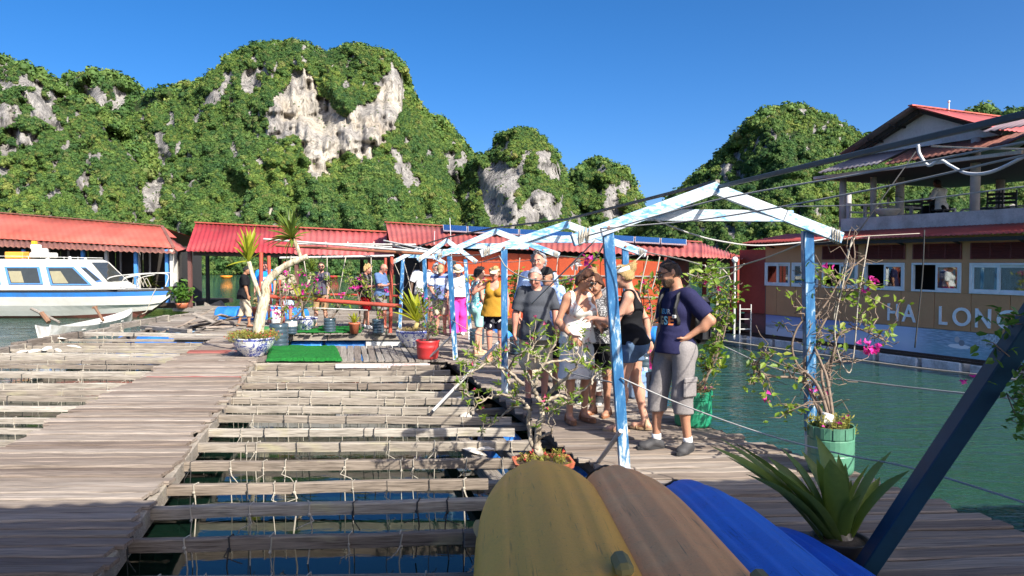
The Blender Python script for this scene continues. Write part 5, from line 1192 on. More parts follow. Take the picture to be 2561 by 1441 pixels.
b.tube(catm([V(bx(370), 30.9, bz(722)), V(bx(366), 30.6, bz(745)), V(bx(360), 30.4, bz(778)), V(bx(350), 30.3, bz(786))], 4), .016, 5); b.build('mooring_rope', M_rope, bt)
# ------------------------------------------------------------------ small boats
def dinghy(name, label, a, c, w, h, mat, z0=WATER_Z - .08, bench=True, cat='boat'):
    a = Vector(a); c = Vector(c); L = (c - a).length; d = (c - a).normalized(); rz = math.atan2(d.y, d.x)
    o = thing(name, label, cat, (a + c) / 2, rz); o.location.z = z0; nu = 14; vs = []
    for i in range(nu + 1):
        t = i / nu; x = -L / 2 + L * t; q = abs(2 * t - 1); ww = w / 2 * (1 - q ** 2.6 * (.95 if t > .5 else .55)); r = h + .22 * q ** 3
        for (y_, z) in ((-ww * .62, 0), (-ww, r), (-ww + .035, r), (-ww * .6 + .03, .05), (ww * .6 - .03, .05), (ww - .035, r), (ww, r), (ww * .62, 0)): vs.append((x, y_, z + (.16 * q ** 3 if z < .1 else 0)))
    fs = [(i * 8 + j, i * 8 + (j + 1) % 8, i * 8 + 8 + (j + 1) % 8, i * 8 + 8 + j) for i in range(nu) for j in range(8)] + [tuple(range(7, -1, -1)), tuple(range(nu * 8, nu * 8 + 8))]
    b = MB(); b.add(vs, fs); b.build('hull', mat, o, local=True)
    if bench:
        for x in (-.25, .2): b = MB(); b.box((x * L, 0, h * .75), (.2, w * .86, .03)); b.build('bench', mat, o, local=True)
    return o
wd_ = dinghy('rowing_boat', 'small white rowing boat beside the edge log of the raft, before the speedboat', gnd(108, 846, -.4), gnd(330, 797, -.4), .95, .34, M_white)
dinghy('rowing_boat', 'white rowing boat cut off by the left edge, beside the raft edge logs', gnd(-120, 900, -.4), gnd(112, 858, -.4), .9, .15, M_white)
for k, (a, c, l) in enumerate([((78, 772, 24.6), (148, 806, 24.2), 'dark oar lying over the stern of the white rowing boat'), ((104, 783, 24.3), (122, 806, 24.2), 'pale wooden oar post at the stern of the white rowing boat'), ((237, 768, 24.8), (258, 802, 24.4), 'brown T handled oar standing in the white rowing boat')]):
    b = MB(); b.tube([at(*a), at(*c)], .045 if k != 1 else .08, 7)
    if k == 2: b.bar(at(231, 770, 24.8), at(243, 767, 24.8), .06, .06)
    tag(b.build('oar', M_grey if k == 0 else plain('brown_oar', (.22, .12, .07), .7)), l, 'oar', 'oars of the rowing boat')
dinghy('wooden_boat', 'weathered grey wooden boat moored under the pavilion', at(500, 742, 30.8) , at(552, 738, 32), 1.1, .5, M_grey)
for px, py, col_c, l in ((566, 697, (.85, .28, .02), 'round orange basket boat floating beyond the pavilion'), (832, 697, (.50, .03, .03), 'round red basket boat floating beyond the platform')):
    p = gnd(px, py, WATER_Z); b = MB(); b.lathe([(.45, -.1), (.75, .25), (.8, .38), (.72, .38), (.66, .2), (.02, .1)], (p.x, p.y, WATER_Z), 18); tag(b.build('basket_boat', plain('basket_' + str(px), col_c, .6), None, True), l, 'boat', 'basket boats on the far water')
for px, l in ((1700, 'small pale mooring float on the far left water'),): pass
# ------------------------------------------------------------------ jerrycans, pots, barrels
def jerry(name, p, s, rz, mat, label):
    o = thing(name, label, 'jerrycan', p, rz); b = MB(); w, d, h = s; b.box((0, 0, h * .43), (w, d, h * .86), None, .035); b.build('body', mat, o, local=True)
    b = MB(); b.tube([(-w * .28, 0, h * .86), (-w * .28, 0, h * .98), (w * .12, 0, h * .98), (w * .2, 0, h * .86)], .014, 7); b.build('handle', mat, o, local=True); b = MB(); b.lathe([(.028, h * .85), (.028, h * .95)], (w * .34, 0, 0), 10, False, True); b.build('cap', M_white, o, local=True); return o
jerry('jerrycan', gnd(1598, 997), (.26, .17, .42), .3, dirty('pale_blue_can', (.16, .29, .52), (.3, .36, .42), .3, .4), 'pale blue jerrycan at the deck edge behind the blonde woman')
jerry('jerrycan', gnd(1160, 826), (.30, .22, .50), .1, plain('orange_can', (.72, .20, .03), .5), 'orange jerrycan on the deck behind the pink trousers')
def pot(name, label, p, prof, mat, soil=True, cat='plant pot', n=28, group=None, rim=None):
    o = thing(name, label, cat, p, 0, group); b = MB(); b.lathe(prof, (0, 0, 0), n, True, False); b.build('bowl', mat, o, True, True)
    if soil:
        r, z = prof[-1]; b = MB(); b.lathe([(r * 1.0, z * .0 + prof[-1][1]), (r * .5, prof[-1][1] + .015), (.005, prof[-1][1] + .02)], (0, 0, 0), n, False, True); b.build('soil', plain('potting_soil', (.11, .08, .05), .95, 0, .35, 30, .6), o, True, True)
    return o
def porcelain(name, sc=6, thr=.53):
    t = NT(name); tc = t.n('ShaderNodeTexCoord'); P = tc.outputs['Object']; n = t.noise(P, sc, 2, .5, 1.6); n2 = t.noise(P, sc * 3.4, 2, .5, 1.0)
    f = t.math('ADD', t.math('MULTIPLY', n, .7), t.math('MULTIPLY', n2, .3)); c = t.ramp(f, [(thr - .025, (.66, .66, .64)), (thr, (.05, .07, .32)), (thr + .05, (.03, .05, .27)), (thr + .07, (.64, .65, .65)), (thr + .13, (.60, .61, .64)), (thr + .15, (.06, .08, .34))])
    sp = t.n('ShaderNodeSeparateXYZ'); t.l(P, sp.inputs[0]); c = t.mix(t.ramp(sp.outputs[2], [(.305, 0.0), (.312, 1.0), (.335, 1.0), (.342, 0.0)]), c, (.04, .06, .28))
    return t.done(t.pbsdf(c, .18, 0, None, .5))
M_porc = porcelain('blue_white_porcelain'); M_porc2 = porcelain('blue_white_porcelain_fine', 8)
M_terra = dirty('terracotta_plastic', (.58, .15, .065), (.42, .13, .07), .25, .55); M_bottle = plain('dark_teal_bottle', (.045, .075, .095), .15, spec=.7)
bowl_prof = [(.16, 0), (.19, .02), (.20, .05), (.30, .13), (.37, .24), (.385, .32), (.39, .36), (.36, .36), (.345, .32)]
treepot = pot('porcelain_bowl', 'large blue and white porcelain bowl with flowers at the corner of the walkway', V(-4.86, 14.25, 0.0), bowl_prof, M_porc)
cordpot = pot('porcelain_bowl', 'blue and white bowl holding the yellow leaved plant by the red bucket', gnd(1035, 868), [(r * .95, z) for r, z in bowl_prof], M_porc2)
bluepot2 = pot('porcelain_bowl', 'blue and white bowl on the planted platform behind the bottle pots', gnd(762, 828), [(r * .85, z * 1.0) for r, z in bowl_prof], M_porc)
redpot = pot('bucket', 'red plastic bucket holding a pink flowered twiggy plant', gnd(1070, 897), [(.17, 0), (.185, .01), (.19, .05), (.195, .07), (.205, .20), (.215, .22), (.205, .235), (.21, .30), (.225, .34), (.21, .34), (.205, .31)], dirty('red_bucket', (.52, .03, .03), (.36, .04, .04), .25, .4))
def barrelpot(label, p, r, h, mat):
    o = thing('barrel_planter', label, 'planter', p, .3); b = MB()
    pr = [(r * .9, 0), (r * .97, .02), (r, .07), (r * 1.01, h * .40), (r * .985, h * .42), (r * 1.01, h * .44), (r * 1.01, h * .72), (r * .97, h * .74), (r * 1.0, h * .77), (r * 1.0, h), (r * .95, h), (r * .94, h - .05)]
    b.lathe(pr, (0, 0, 0), 30); b.build('body', mat, o, False, True)
    for k in range(12): b = MB(); t = k * math.pi / 6; b.box((math.cos(t) * r * 1.0, math.sin(t) * r * 1.0, h * .88), (.012, .03, h * .22), Matrix.Rotation(t, 3, 'Z')); b.build('rib', mat, o, local=True)
    b = MB(); b.lathe([(r * .94, h - .05), (r * .4, h - .02), (.005, h - .02)], (0, 0, 0), 24, False, True); b.build('soil', plain('potting_soil', (.11, .08, .05), .95, 0, .35, 30, .6), o, True, True); return o
barA = barrelpot('cut down pale green barrel planter at the deck edge holding the bougainvillea', gnd(2077, 1180), .185, .40, dirty('pale_green_plastic', (.09, .25, .155), (.06, .15, .10), .3, .45, 2, 18))
barB = barrelpot('bright green barrel planter at the deck edge behind the man in navy', gnd(1733, 1062), .20, .38, dirty('bright_green_plastic', (.02, .30, .15), (.02, .2, .1), .25, .4))
b = MB(); b.box((.02, -.03, .41), (.09, .06, .09), Matrix.Rotation(.3, 3, 'Y'), .01); o = b.build('socket_box', M_white, None, local=True); o.location = barA.location + V(-.07, .0, .05); tag(o, 'white socket box lying on the pale green barrel planter', 'box')
def bottlepot(p, r, h, label, band=False):
    o = thing('bottle_planter', label, 'planter', p, 0, 'planters cut from water bottles'); b = MB(); pr = [(r * .8, 0), (r, .03)]
    for k in range(4): z = h * (.12 + .2 * k); pr += [(r, z), (r * .955, z + h * .04), (r * .955, z + h * .07), (r, z + h * .11)]
    pr += [(r, h), (r * .93, h), (r * .92, h - .03)]; b.lathe(pr, (0, 0, 0), 22); b.build('bottle', M_bottle, o, True, True)
    b = MB(); b.lathe([(r * .92, h - .03), (.005, h - .01)], (0, 0, 0), 18, False, True); b.build('soil', plain('potting_soil', (.11, .08, .05), .95, 0, .35, 30, .6), o, True, True)
    if band: b = MB(); b.lathe([(r * 1.01, h * .55), (r * 1.01, h * .9)], (0, 0, 0), 22, False); b.build('label_strip', M_white, o, True, True)
    return o
bot1 = bottlepot(gnd(698, 868, -.05), .20, .50, 'largest dark water bottle planter, beside the porcelain bowl'); bot2 = bottlepot(gnd(728, 836), .15, .36, 'dark bottle planter with a white label on the platform edge', True)
bot3 = bottlepot(gnd(825, 832), .15, .36, 'dark bottle planter at the middle of the platform edge'); bot4 = bottlepot(gnd(946, 834), .15, .36, 'dark bottle planter at the right end of the platform edge')
tpot = pot('flower_pot', 'small terracotta pot with spiky leaves at the platform edge', gnd(886, 834), [(.10, 0), (.13, .22), (.145, .23), (.145, .27), (.125, .27), (.12, .24)], M_terra)
tpot2 = pot('flower_pot', 'terracotta pot behind the barefoot man in black', gnd(648, 800), [(.16, 0), (.22, .34), (.24, .35), (.24, .4), (.21, .4), (.2, .36)], M_terra)
tpot3 = pot('flower_pot', 'terracotta pot with a green shrub by the brown pavilion post', gnd(455, 771), [(.18, 0), (.22, .14), (.24, .2), (.2, .2), (.19, .18)], M_terra)
b = MB(); b.tube([gnd(690, 838) + V(0, 0, 0), gnd(690, 838) + V(.02, 0, .62)], .11, 14); tag(b.build('pipe_post', M_white, None, True), 'white plastic pipe standing by the red poles', 'pipe')
b = MB(); b.ball(gnd(662, 838) + V(0, 0, .1), (.28, .14, .12), 12); tag(b.build('watermelon_float', plain('green_float', (.04, .16, .05), .4), None, True), 'dark green oval float lying behind the tree pot', 'float')
pl_ = thing('planter', 'orange rectangular planter with chamfered corners under the bonsai', 'planter', gnd(1358, 1195, 0), .12)
def octo(w, d, c, z): return [(-w + c, -d, z), (w - c, -d, z), (w, -d + c, z), (w, d - c, z), (w - c, d, z), (-w + c, d, z), (-w, d - c, z), (-w, -d + c, z)]
secs = [octo(.18, .13, .05, 0), octo(.20, .15, .055, .10), octo(.205, .155, .06, .102), octo(.235, .185, .07, .105), octo(.245, .195, .07, .15), octo(.225, .175, .065, .15), octo(.21, .16, .06, .12)]
b = MB(); b.add([p for s in secs for p in s], [(i * 8 + j, i * 8 + (j + 1) % 8, i * 8 + 8 + (j + 1) % 8, i * 8 + 8 + j) for i in range(6) for j in range(8)] + [tuple(range(7, -1, -1))]); b.build('body', M_terra, pl_, local=True)
b = MB(); b.add(octo(.212, .162, .06, .125), [tuple(range(8))]); b.build('soil', plain('potting_soil', (.11, .08, .05), .95, 0, .35, 30, .6), pl_, local=True)
# ------------------------------------------------------------------ plants
L_bright = leafmat('bright_leaf', (.10, .20, .02), (.24, .36, .04), .4, .45, (.34, .38, .05)); L_mid = leafmat('mid_green_leaf', (.05, .13, .02), (.11, .23, .03)); L_dark = leafmat('dark_strap_leaf', (.12, .20, .04), (.22, .29, .06), .25, .4); L_yel = leafmat('yellow_green_leaf', (.22, .28, .02), (.46, .48, .04), .4, .4); L_drac = leafmat('dracaena_leaf', (.06, .12, .02), (.16, .22, .03), .3, .4, (.34, .34, .05)); L_dry = leafmat('dry_leaf', (.28, .20, .10), (.40, .30, .14))
M_flow = leafmat('magenta_bract', (.55, .02, .28), (.80, .05, .45), .35, .5); M_bud = leafmat('pink_bud', (.45, .04, .12), (.62, .10, .22), .2, .5); M_wflow = leafmat('white_petal', (.70, .66, .66), (.80, .76, .78), .3, .5); M_portu = leafmat('moss_rose_leaf', (.16, .17, .03), (.36, .34, .07), .3, .6); M_rosered = leafmat('red_moss_rose', (.45, .03, .05), (.60, .08, .06), .2, .6)
def barkmat(name, c1, c2):
    t = NT(name); n = t.noise(t.coord('Object', (1, 1, .3)), 16, 7, .7, .6); c = t.ramp(n, [(.38, c1), (.55, c2), (.75, mul(c2, 1.25))]); return t.done(t.pbsdf(c, .85, 0, t.bump(n, .9, .02), .2))
M_bark = barkmat('pale_bark', (.24, .19, .13), (.44, .37, .28)); M_twig = plain('woody_twig', (.20, .145, .105), .85, 0, .3, 30); M_paletrunk = barkmat('cream_trunk', (.22, .17, .09), (.58, .52, .38))
def plant(name, label, p, cat='plant', group=None): return thing(name, label, cat, p, 0, group)
def leaves_on(b, p, n, size, spread, r, up=.2, droop=.35, w=.62):
    for _ in range(n):
        d = V(r.gauss(0, 1), r.gauss(0, 1), r.gauss(up, .7)).normalized(); q = p + V(r.gauss(0, spread), r.gauss(0, spread), r.gauss(0, spread)); s = size * r.uniform(.6, 1.3)
        nn = V(r.gauss(0, .5), r.gauss(-.35, .5), 1).normalized(); b.leaf(q, d, s, s * w, nn, droop, 2, .16)
def bracts(b, p, n, size, spread, r):
    for _ in range(n):
        q = p + V(r.gauss(0, spread), r.gauss(0, spread), r.gauss(0, spread)); ax = V(r.gauss(0, 1), r.gauss(-.4, 1), r.gauss(0, 1)).normalized(); o = ax.orthogonal().normalized()
        for k in range(3): d = (Matrix.Rotation(k * 2.09, 3, ax) @ o + ax * .5).normalized(); b.leaf(q, d, size, size * .8, ax, .05, 2, .2)
def wob(a, c, r, n=5, amp=.06):
    out = []
    for i in range(n + 1):
        t = i / n; e = math.sin(math.pi * t); out.append(a.lerp(c, t) + V(r.gauss(0, amp), r.gauss(0, amp), r.gauss(0, amp)) * e)
    return out
def climber(name, label, base, mains, clusters, flowers, seed, leaf=.07, dens=9, twig=.006, lm=None, spread=.045, bare=0, group=None):
    r = random.Random(seed); T = plant(name, label, base, group=group); base = Vector(base); bs = MB(); bl = MB(); pts = []
    for m in mains:
        P = catm([base + V(r.uniform(-.04, .04), r.uniform(-.04, .04), 0)] + [Vector(q) for q in m], 5); n = len(P); bs.tube(P, [twig * 2.6 * (1 - .65 * i / n) for i in range(n)], 6); pts += P[2:]
    for c in clusters:
        c = Vector(c); q = min(pts, key=lambda p: (p - c).length + .35 * max(0, p.z - c.z)); tw = wob(q, c, r, 6, .035); bs.tube(tw, [twig * (1.1 - .1 * i) for i in range(7)], 5)
        for k in range(3, 7): leaves_on(bl, tw[k], max(1, int(dens * (.25 if k < 6 else .6))), leaf, spread * (.7 if k < 6 else 1), r)
    for _ in range(bare):
        q = r.choice(pts); c = q + V(r.gauss(0, .16), r.gauss(0, .1), r.gauss(.05, .16)); bs.tube(wob(q, c, r, 4, .03), twig * .55, 4)
    bs.build('stem', M_twig, T, True); o = bl.build('foliage', lm or L_bright, T); o['kind'] = 'stuff'
    for f, n in flowers: b = MB(); bracts(b, Vector(f), n, leaf * .55, leaf * .45, r); b.build('flower', M_flow, T)
    return T
def q6(x, y, d=6.85): return at(1780 + x / 3.279, 560 + y / 3.279, d)
def q7(x, y, d=6.7): return at(1740 + x / 2.664, 900 + y / 2.664, d)
rr = random.Random(4)
cl = [q6(x, y, 6.85 + rr.uniform(-.25, .25)) for x, y in ((610, 540), (690, 545), (830, 370), (880, 380), (960, 430), (1000, 455), (970, 400), (1130, 515), (1160, 600), (1190, 650), (1290, 500), (1340, 560), (1400, 490), (1250, 480), (1580, 600), (1300, 590), (1360, 580), (1220, 700), (1270, 780), (1290, 810), (1340, 830), (1400, 880), (1445, 890), (1440, 910), (1100, 885), (1050, 880), (950, 870), (900, 900), (830, 910), (480, 1050), (540, 1065), (400, 1035), (600, 1100), (620, 1160), (350, 1150), (410, 1180), (1000, 1070), (930, 1040), (890, 1170), (510, 825), (880, 990), (760, 500))] + [q7(x, y, 6.7 + rr.uniform(-.2, .2)) for x, y in ((340, 160), (380, 170), (450, 150), (465, 245), (470, 270), (560, 295), (585, 300), (575, 365), (485, 385), (820, 270), (690, 150), (620, 20), (420, 30))]
fl = [(q6(960, 350), 4), (q6(930, 385), 3), (q6(1330, 450), 4), (q6(1425, 515), 5), (q6(1310, 560), 3), (q6(1310, 912), 4), (q6(1280, 1020, 6.6), 8), (q6(1330, 1030, 6.6), 8), (q6(1225, 980), 4), (q6(550, 890), 4), (q7(825, 195), 6), (q7(892, 212), 4), (q7(510, 272), 4)]
cb = barA.location + V(0, 0, .38)
climber('bougainvillea', 'straggly magenta bougainvillea growing up the near right pergola post', cb, [[q6(760, 1250), q6(800, 1050), q6(860, 920), q6(980, 700), q6(1100, 480), q6(1170, 300), q6(1160, 120)], [q6(950, 1290, 6.6), q6(900, 1150, 6.7), q6(840, 1000), q6(800, 860), q6(960, 620), q6(1080, 420), q6(1250, 280)], [q6(870, 1330, 6.5), q6(700, 1150), q6(660, 980), q6(740, 800), q6(900, 740)], [q6(960, 1300), q6(1000, 1050), q6(1050, 900), q6(1200, 860), q6(1400, 950)], [q6(760, 1300), q6(500, 1250), q6(340, 1190), q6(420, 1080)], [q6(900, 1200), q6(1080, 1130), q6(1180, 1140)]], cl, fl[::2] + [fl[7]], 1, .068, 5, .0062, bare=110)
cb2 = barB.location + V(0, 0, .36)
cl = [at(px + rr.uniform(-12, 12), py + rr.uniform(-10, 10), 8.35 + rr.uniform(-.25, .25)) for px, py in ((1765, 690), (1790, 688), (1815, 700), (1775, 715), (1800, 740), (1825, 735), (1790, 760), (1812, 775), (1830, 770), (1795, 800), (1815, 815), (1825, 800), (1790, 835), (1805, 850), (1785, 870), (1800, 885), (1775, 905), (1790, 920), (1768, 930), (1750, 880), (1812, 760), (1780, 780), (1800, 870), (1810, 890), (1790, 900), (1745, 690), (1735, 705), (1760, 740), (1785, 660))]
climber('climbing_plant', 'bright leaved climber hanging behind the man in navy by the water', cb2, [[at(1762, 960, 8.3), at(1790, 860, 8.35), at(1800, 760, 8.4), at(1780, 690, 8.4), at(1750, 690, 8.4)], [at(1775, 930, 8.3), at(1812, 830, 8.3), at(1822, 740, 8.3)]], cl + [c + V(rr.gauss(0, .07), rr.gauss(0, .07), rr.gauss(0, .06)) for c in cl], [(at(1772, 704, 8.3), 3), (at(1800, 712, 8.3), 2)], 2, .08, 5, .006, bare=12)
cl = [at(px + rr.uniform(-10, 10), py + rr.uniform(-10, 10), 11.6 + rr.uniform(-.2, .2)) for px, py in ((1610, 690), (1630, 700), (1650, 695), (1665, 715), (1640, 730), (1615, 730), (1600, 760), (1625, 770), (1655, 755), (1640, 790), (1610, 800), (1660, 690), (1672, 700), (1600, 720))]
climber('climbing_plant', 'light green climber against the red wall between the blonde and the man in navy', (1.95, 11.3, .35), [[at(1630, 790, 11.5), at(1620, 720, 11.6), at(1660, 690, 11.6)], [at(1640, 780, 11.5), at(1650, 720, 11.6)]], cl * 2, [(at(1628, 772, 11.5), 3), (at(1608, 705, 11.5), 2)], 3, .085, 7, .006, bare=10)
p = V(1.95, 11.3, 0); bottlepot(p, .17, .38, 'dark planter of the climber at the deck edge before the red wall')
for k, (px0, px1, py0, py1, d, l) in enumerate([(1170, 1215, 690, 800, 16.2, 'yellow and red leaved shrub on the deck right of the straw hat'), (1392, 1430, 690, 780, 13.0, 'leafy climber behind the charcoal tee man'), (1278, 1312, 680, 760, 14.5, 'leafy climber behind the mustard top woman')]):
    g = at((px0 + px1) / 2, 700, d); g = V(g.x, g.y, .3); cl = [at(rr.uniform(px0, px1), rr.uniform(py0, py1), d + rr.uniform(-.2, .2)) for _ in range(26)]
    climber('climbing_plant', l, g, [[at((px0 + px1) / 2, py1, d), at(px0 + 8, (py0 + py1) / 2, d), at(px1 - 6, py0, d)]], cl, [(at(px1 - 4, py0 + 8, d), 5)], 10 + k, .10, 7, .007, L_yel if k == 0 else L_bright, bare=12)
    bottlepot(V(g.x, g.y, 0), .16, .34, ['dark bottle planter right of the straw hat woman', 'dark bottle planter behind the charcoal tee man', 'dark bottle planter behind the mustard top woman'][k])
hb = plant('hanging_flowers', 'white and pink flowers hung from the ropes above the sunglasses woman', at(1468, 662, 9.2)); b = MB(); leaves_on(b, at(1490, 652, 9.2), 16, .07, .05, rr); b.build('foliage', L_bright, hb)['kind'] = 'stuff'
b = MB(); bracts(b, at(1440, 662, 9.2), 7, .06, .03, rr); b.build('flower', M_wflow, hb); b = MB(); bracts(b, at(1470, 655, 9.2), 8, .05, .04, rr); b.build('flower', M_flow, hb)
b = MB(); b.tube([at(1440, 655, 9.2), at(1470, 648, 9.2), at(1500, 640, 9.2)], .006, 5); b.build('stem', M_twig, hb)
# vine at the right edge of the view
cl = [at(px, py, 3.6 + rr.uniform(-.15, .15)) for px, py in ((2540, 935), (2556, 960), (2535, 985), (2552, 1010), (2560, 1040), (2545, 1060), (2570, 1090), (2500, 790), (2520, 800), (2535, 790), (2580, 930), (2585, 1000), (2600, 960), (2470, 860), (2490, 870))]
climber('climbing_plant', 'vine leaves reaching in at the right edge beside the leaning post', gnd(2700, 1340), [[at(2640, 1150, 3.6), at(2580, 1000, 3.6), at(2600, 850, 3.6), at(2540, 790, 3.7)]], cl, [(at(2420, 962, 4.2), 5)], 21, .05, 9, .004, L_mid)
# bonsai
def bonsai():
    r = random.Random(31); base = V(*pl_.location) + V(0, 0, .12); T = plant('bonsai', 'spreading bonsai with light green leaves and pink buds in the orange planter', base, 'bonsai'); D = base.y
    def q(x, y, dd=0): return at(1060 + x / 2.32, 820 + y / 2.32, D + dd)
    br = [([q(668, 740), q(655, 650, .02), q(680, 540, .0), q(688, 480, -.02), q(660, 400, -.05), q(640, 340, -.1), q(700, 200, -.1), q(760, 95, -.12)], .034), ([q(660, 720), q(618, 640, .05), q(608, 540, .08), q(615, 470, .1), q(560, 420, .12), q(500, 330, .15), q(440, 220, .2), q(400, 170, .25)], .024),
          ([q(690, 480), q(760, 445, -.1), q(850, 440, -.18), q(930, 470, -.2)], .014), ([q(675, 420), q(790, 320, -.2), q(870, 240, -.3), q(900, 180, -.35), q(890, 90, -.35)], .018), ([q(680, 450), q(760, 400, .15), q(860, 405, .25), q(970, 330, .3), q(1050, 275, .3)], .018), ([q(580, 330), q(490, 255, -.1), q(380, 210, -.15), q(300, 250, -.2), q(210, 310, -.2)], .016),
          ([q(560, 420), q(450, 385, -.2), q(350, 420, -.3), q(240, 520, -.3)], .013), ([q(612, 470), q(510, 470, .2), q(420, 540, .3), q(330, 600, .3)], .012), ([q(660, 650), q(740, 600, -.1), q(720, 530, -.15), q(760, 470, -.2)], .012), ([q(640, 340), q(590, 230, .2), q(620, 130, .25), q(680, 60, .3)], .014), ([q(700, 200), q(820, 190, .1), q(950, 200, .15), q(1010, 130, .2)], .012), ([q(440, 220), q(330, 190, .2), q(240, 200, .2)], .010), ([q(790, 320), q(700, 240, -.35), q(660, 160, -.4)], .010), ([q(490, 255), q(540, 160, -.3), q(640, 110, -.35)], .010), ([q(350, 420), q(280, 400, .0), q(180, 360, .05)], .009), ([q(970, 330), q(1000, 250, .2), q(1060, 200, .2)], .009)]
    bs = MB(); bl = MB(); bb = MB()
    for P, rad in br:
        C = catm(P, 6); n = len(C); C = [c + V(r.gauss(0, .006), r.gauss(0, .006), r.gauss(0, .006)) for c in C]; bs.tube(C, [max(.0035, rad * (1 - .82 * i / n)) for i in range(n)], 8)
        for i in range(int(n * (.42 if rad < .02 else .62)), n):
            for _ in range(1 if i % 3 != 1 else 0):
                c = C[i] + V(r.gauss(0, .07), r.gauss(0, .10), abs(r.gauss(.06, .06))); bs.tube(wob(C[i], c, r, 3, .015), .0028, 4)
                leaves_on(bl, c, r.randint(5, 9), .052, .008, r, .5, .15, .34)
                if r.random() < .16: bracts(bb, c + V(0, 0, .02), 1, .026, .004, r)
    bs.build('trunk', M_bark, T, True); bl.build('foliage', L_bright, T)['kind'] = 'stuff'; bb.build('buds', M_bud, T)['kind'] = 'stuff'
bonsai()
def carpet(label, c, r_, n, mat, fl, hgt=.07, seed=0, droop=True):
    r = random.Random(seed); b = MB(); f = MB(); c = Vector(c)
    for _ in range(n):
        a = r.uniform(0, 6.28); q = r_ * math.sqrt(r.random()) * 1.08; p = c + V(q * math.cos(a), q * math.sin(a), r.uniform(-.01, .02) - (.05 if q > r_ else 0)); d = V(math.cos(a) * .5 * q / r_ + r.gauss(0, .3), math.sin(a) * .5 * q / r_ + r.gauss(0, .3), 1); L = hgt * r.uniform(.5, 1.5); b.tube([p, p + d.normalized() * L], .0025, 3, False)
        leaves_on(b, p + d.normalized() * L, 3, .035, .008, r, .6, .2, .35)
        if r.random() < .12: bracts(f, p + d.normalized() * (L + .01), 1, .022, .003, r)
    T = plant('moss_rose', label, c); b.build('foliage', mat, T)['kind'] = 'stuff'; f.build('blossoms', fl, T)['kind'] = 'stuff'
carpet('red and yellow moss rose filling the porcelain bowl under the slanting tree', treepot.location + V(0, 0, .33), .40, 620, M_portu, M_rosered, .10, 1)
carpet('yellowish moss rose around the bonsai in the orange planter', pl_.location + V(0, 0, .13), .18, 120, M_portu, M_rosered, .045, 2)
carpet('dry grass around the stem of the yellow leaved plant', cordpot.location + V(0, 0, .33), .32, 260, L_dry, M_portu, .05, 3)
carpet('small weeds growing in the pale green barrel planter', barA.location + V(0, 0, .37), .16, 110, M_portu, M_flow, .07, 4); carpet('dry weeds growing in the bright green barrel planter', barB.location + V(0, 0, .35), .17, 90, L_dry, M_flow, .08, 5)
# strap leaved plants: every long leaf is a part
def blade(T, base, tip, w, mat, sag=.12, twist=0.0, fold=.22, seg=8, name='leaf', tipw=.05):
    base = Vector(base); tip = Vector(tip); b = MB(); d = tip - base; L = d.length; side = d.cross(V(0, 0, 1))
    if side.length < .05: side = V(1, 0, 0)
    side.normalize(); side = Matrix.Rotation(twist, 3, d.normalized()) @ side; n = side.cross(d).normalized()
    if n.z < 0: n = -n
    vs = []
    for i in range(seg + 1):
        t = i / seg; p = base.lerp(tip, t) + n * sag * L * math.sin(math.pi * t) ; ww = w * (.35 + .65 * math.sin(math.pi * min(1, .15 + t * .75)) ** .8) * (1 - max(0, (t - .72) / .28) ** 1.6) + .002
        vs += [p - side * ww / 2 + n * fold * ww, p, p + side * ww / 2 + n * fold * ww]
    b.add(vs, [f for i in range(seg) for f in ((i * 3, i * 3 + 1, i * 3 + 4, i * 3 + 3), (i * 3 + 1, i * 3 + 2, i * 3 + 5, i * 3 + 4))]); return b.build(name, mat, T, True)
def rosette(T, c, n, L, w, mat, r, el0=10, el1=85, sag=.1, yawlim=None):
    c = Vector(c)
    for i in range(n):
        el = R(el0 + (el1 - el0) * (i + .5) / n + r.uniform(-8, 8)); a = i * 2.4 + r.uniform(-.3, .3); d = V(math.cos(el) * math.cos(a), math.cos(el) * math.sin(a), math.sin(el)); l = L * r.uniform(.75, 1.1); blade(T, c + d * .01, c + d * l + V(0, 0, -sag * l * math.cos(el) * 1.2), w * r.uniform(.8, 1.15), mat, sag * math.cos(el), r.uniform(-.3, .3), .2, 6)
ag = plant('agave_like_plant', 'dark green strap leaved plant in the shaded near corner beside the kayaks', gnd(2095, 1400)); ag.name = 'strap_leaf_plant'
bc = gnd(2100, 1395) + V(0, 0, .10); r = random.Random(8)
for (x, y, d, w) in ((100, 575, 4.55, .085), (165, 525, 4.75, .07), (255, 550, 4.6, .095), (430, 680, 4.4, .09), (478, 645, 4.8, .08), (565, 580, 4.65, .10), (800, 500, 4.7, .12), (805, 660, 4.5, .08), (895, 662, 4.25, .125), (950, 630, 4.7, .08), (1035, 800, 4.65, .06), (1160, 690, 4.5, .075), (1310, 605, 4.7, .09), (1428, 735, 4.45, .09), (620, 820, 4.3, .09), (1100, 900, 4.3, .09), (330, 760, 4.35, .09), (700, 600, 4.85, .08), (1000, 690, 4.8, .07), (1230, 780, 4.75, .07), (520, 720, 4.5, .08), (200, 640, 4.45, .07)):
    tip = q7(x, y, d); blade(ag, bc + V((tip.x - bc.x) * .10 + r.uniform(-.02, .02), (tip.y - bc.y) * .12, r.uniform(-.04, .04)), tip, w * 1.12, L_dark, .06, r.uniform(-.5, .5), .24, 9)
b = MB(); b.lathe([(.03, -.02), (.06, .05), (.075, .12), (.05, .18), (.01, .20)], gnd(2100, 1395), 14); b.build('stem', M_bark, ag, True)
pot('flower_pot', 'low dark pot under the strap leaved plant', gnd(2100, 1398), [(.13, 0), (.16, .12), (.17, .13), (.15, .13), (.145, .11)], plain('dark_pot', (.05, .045, .04), .7))
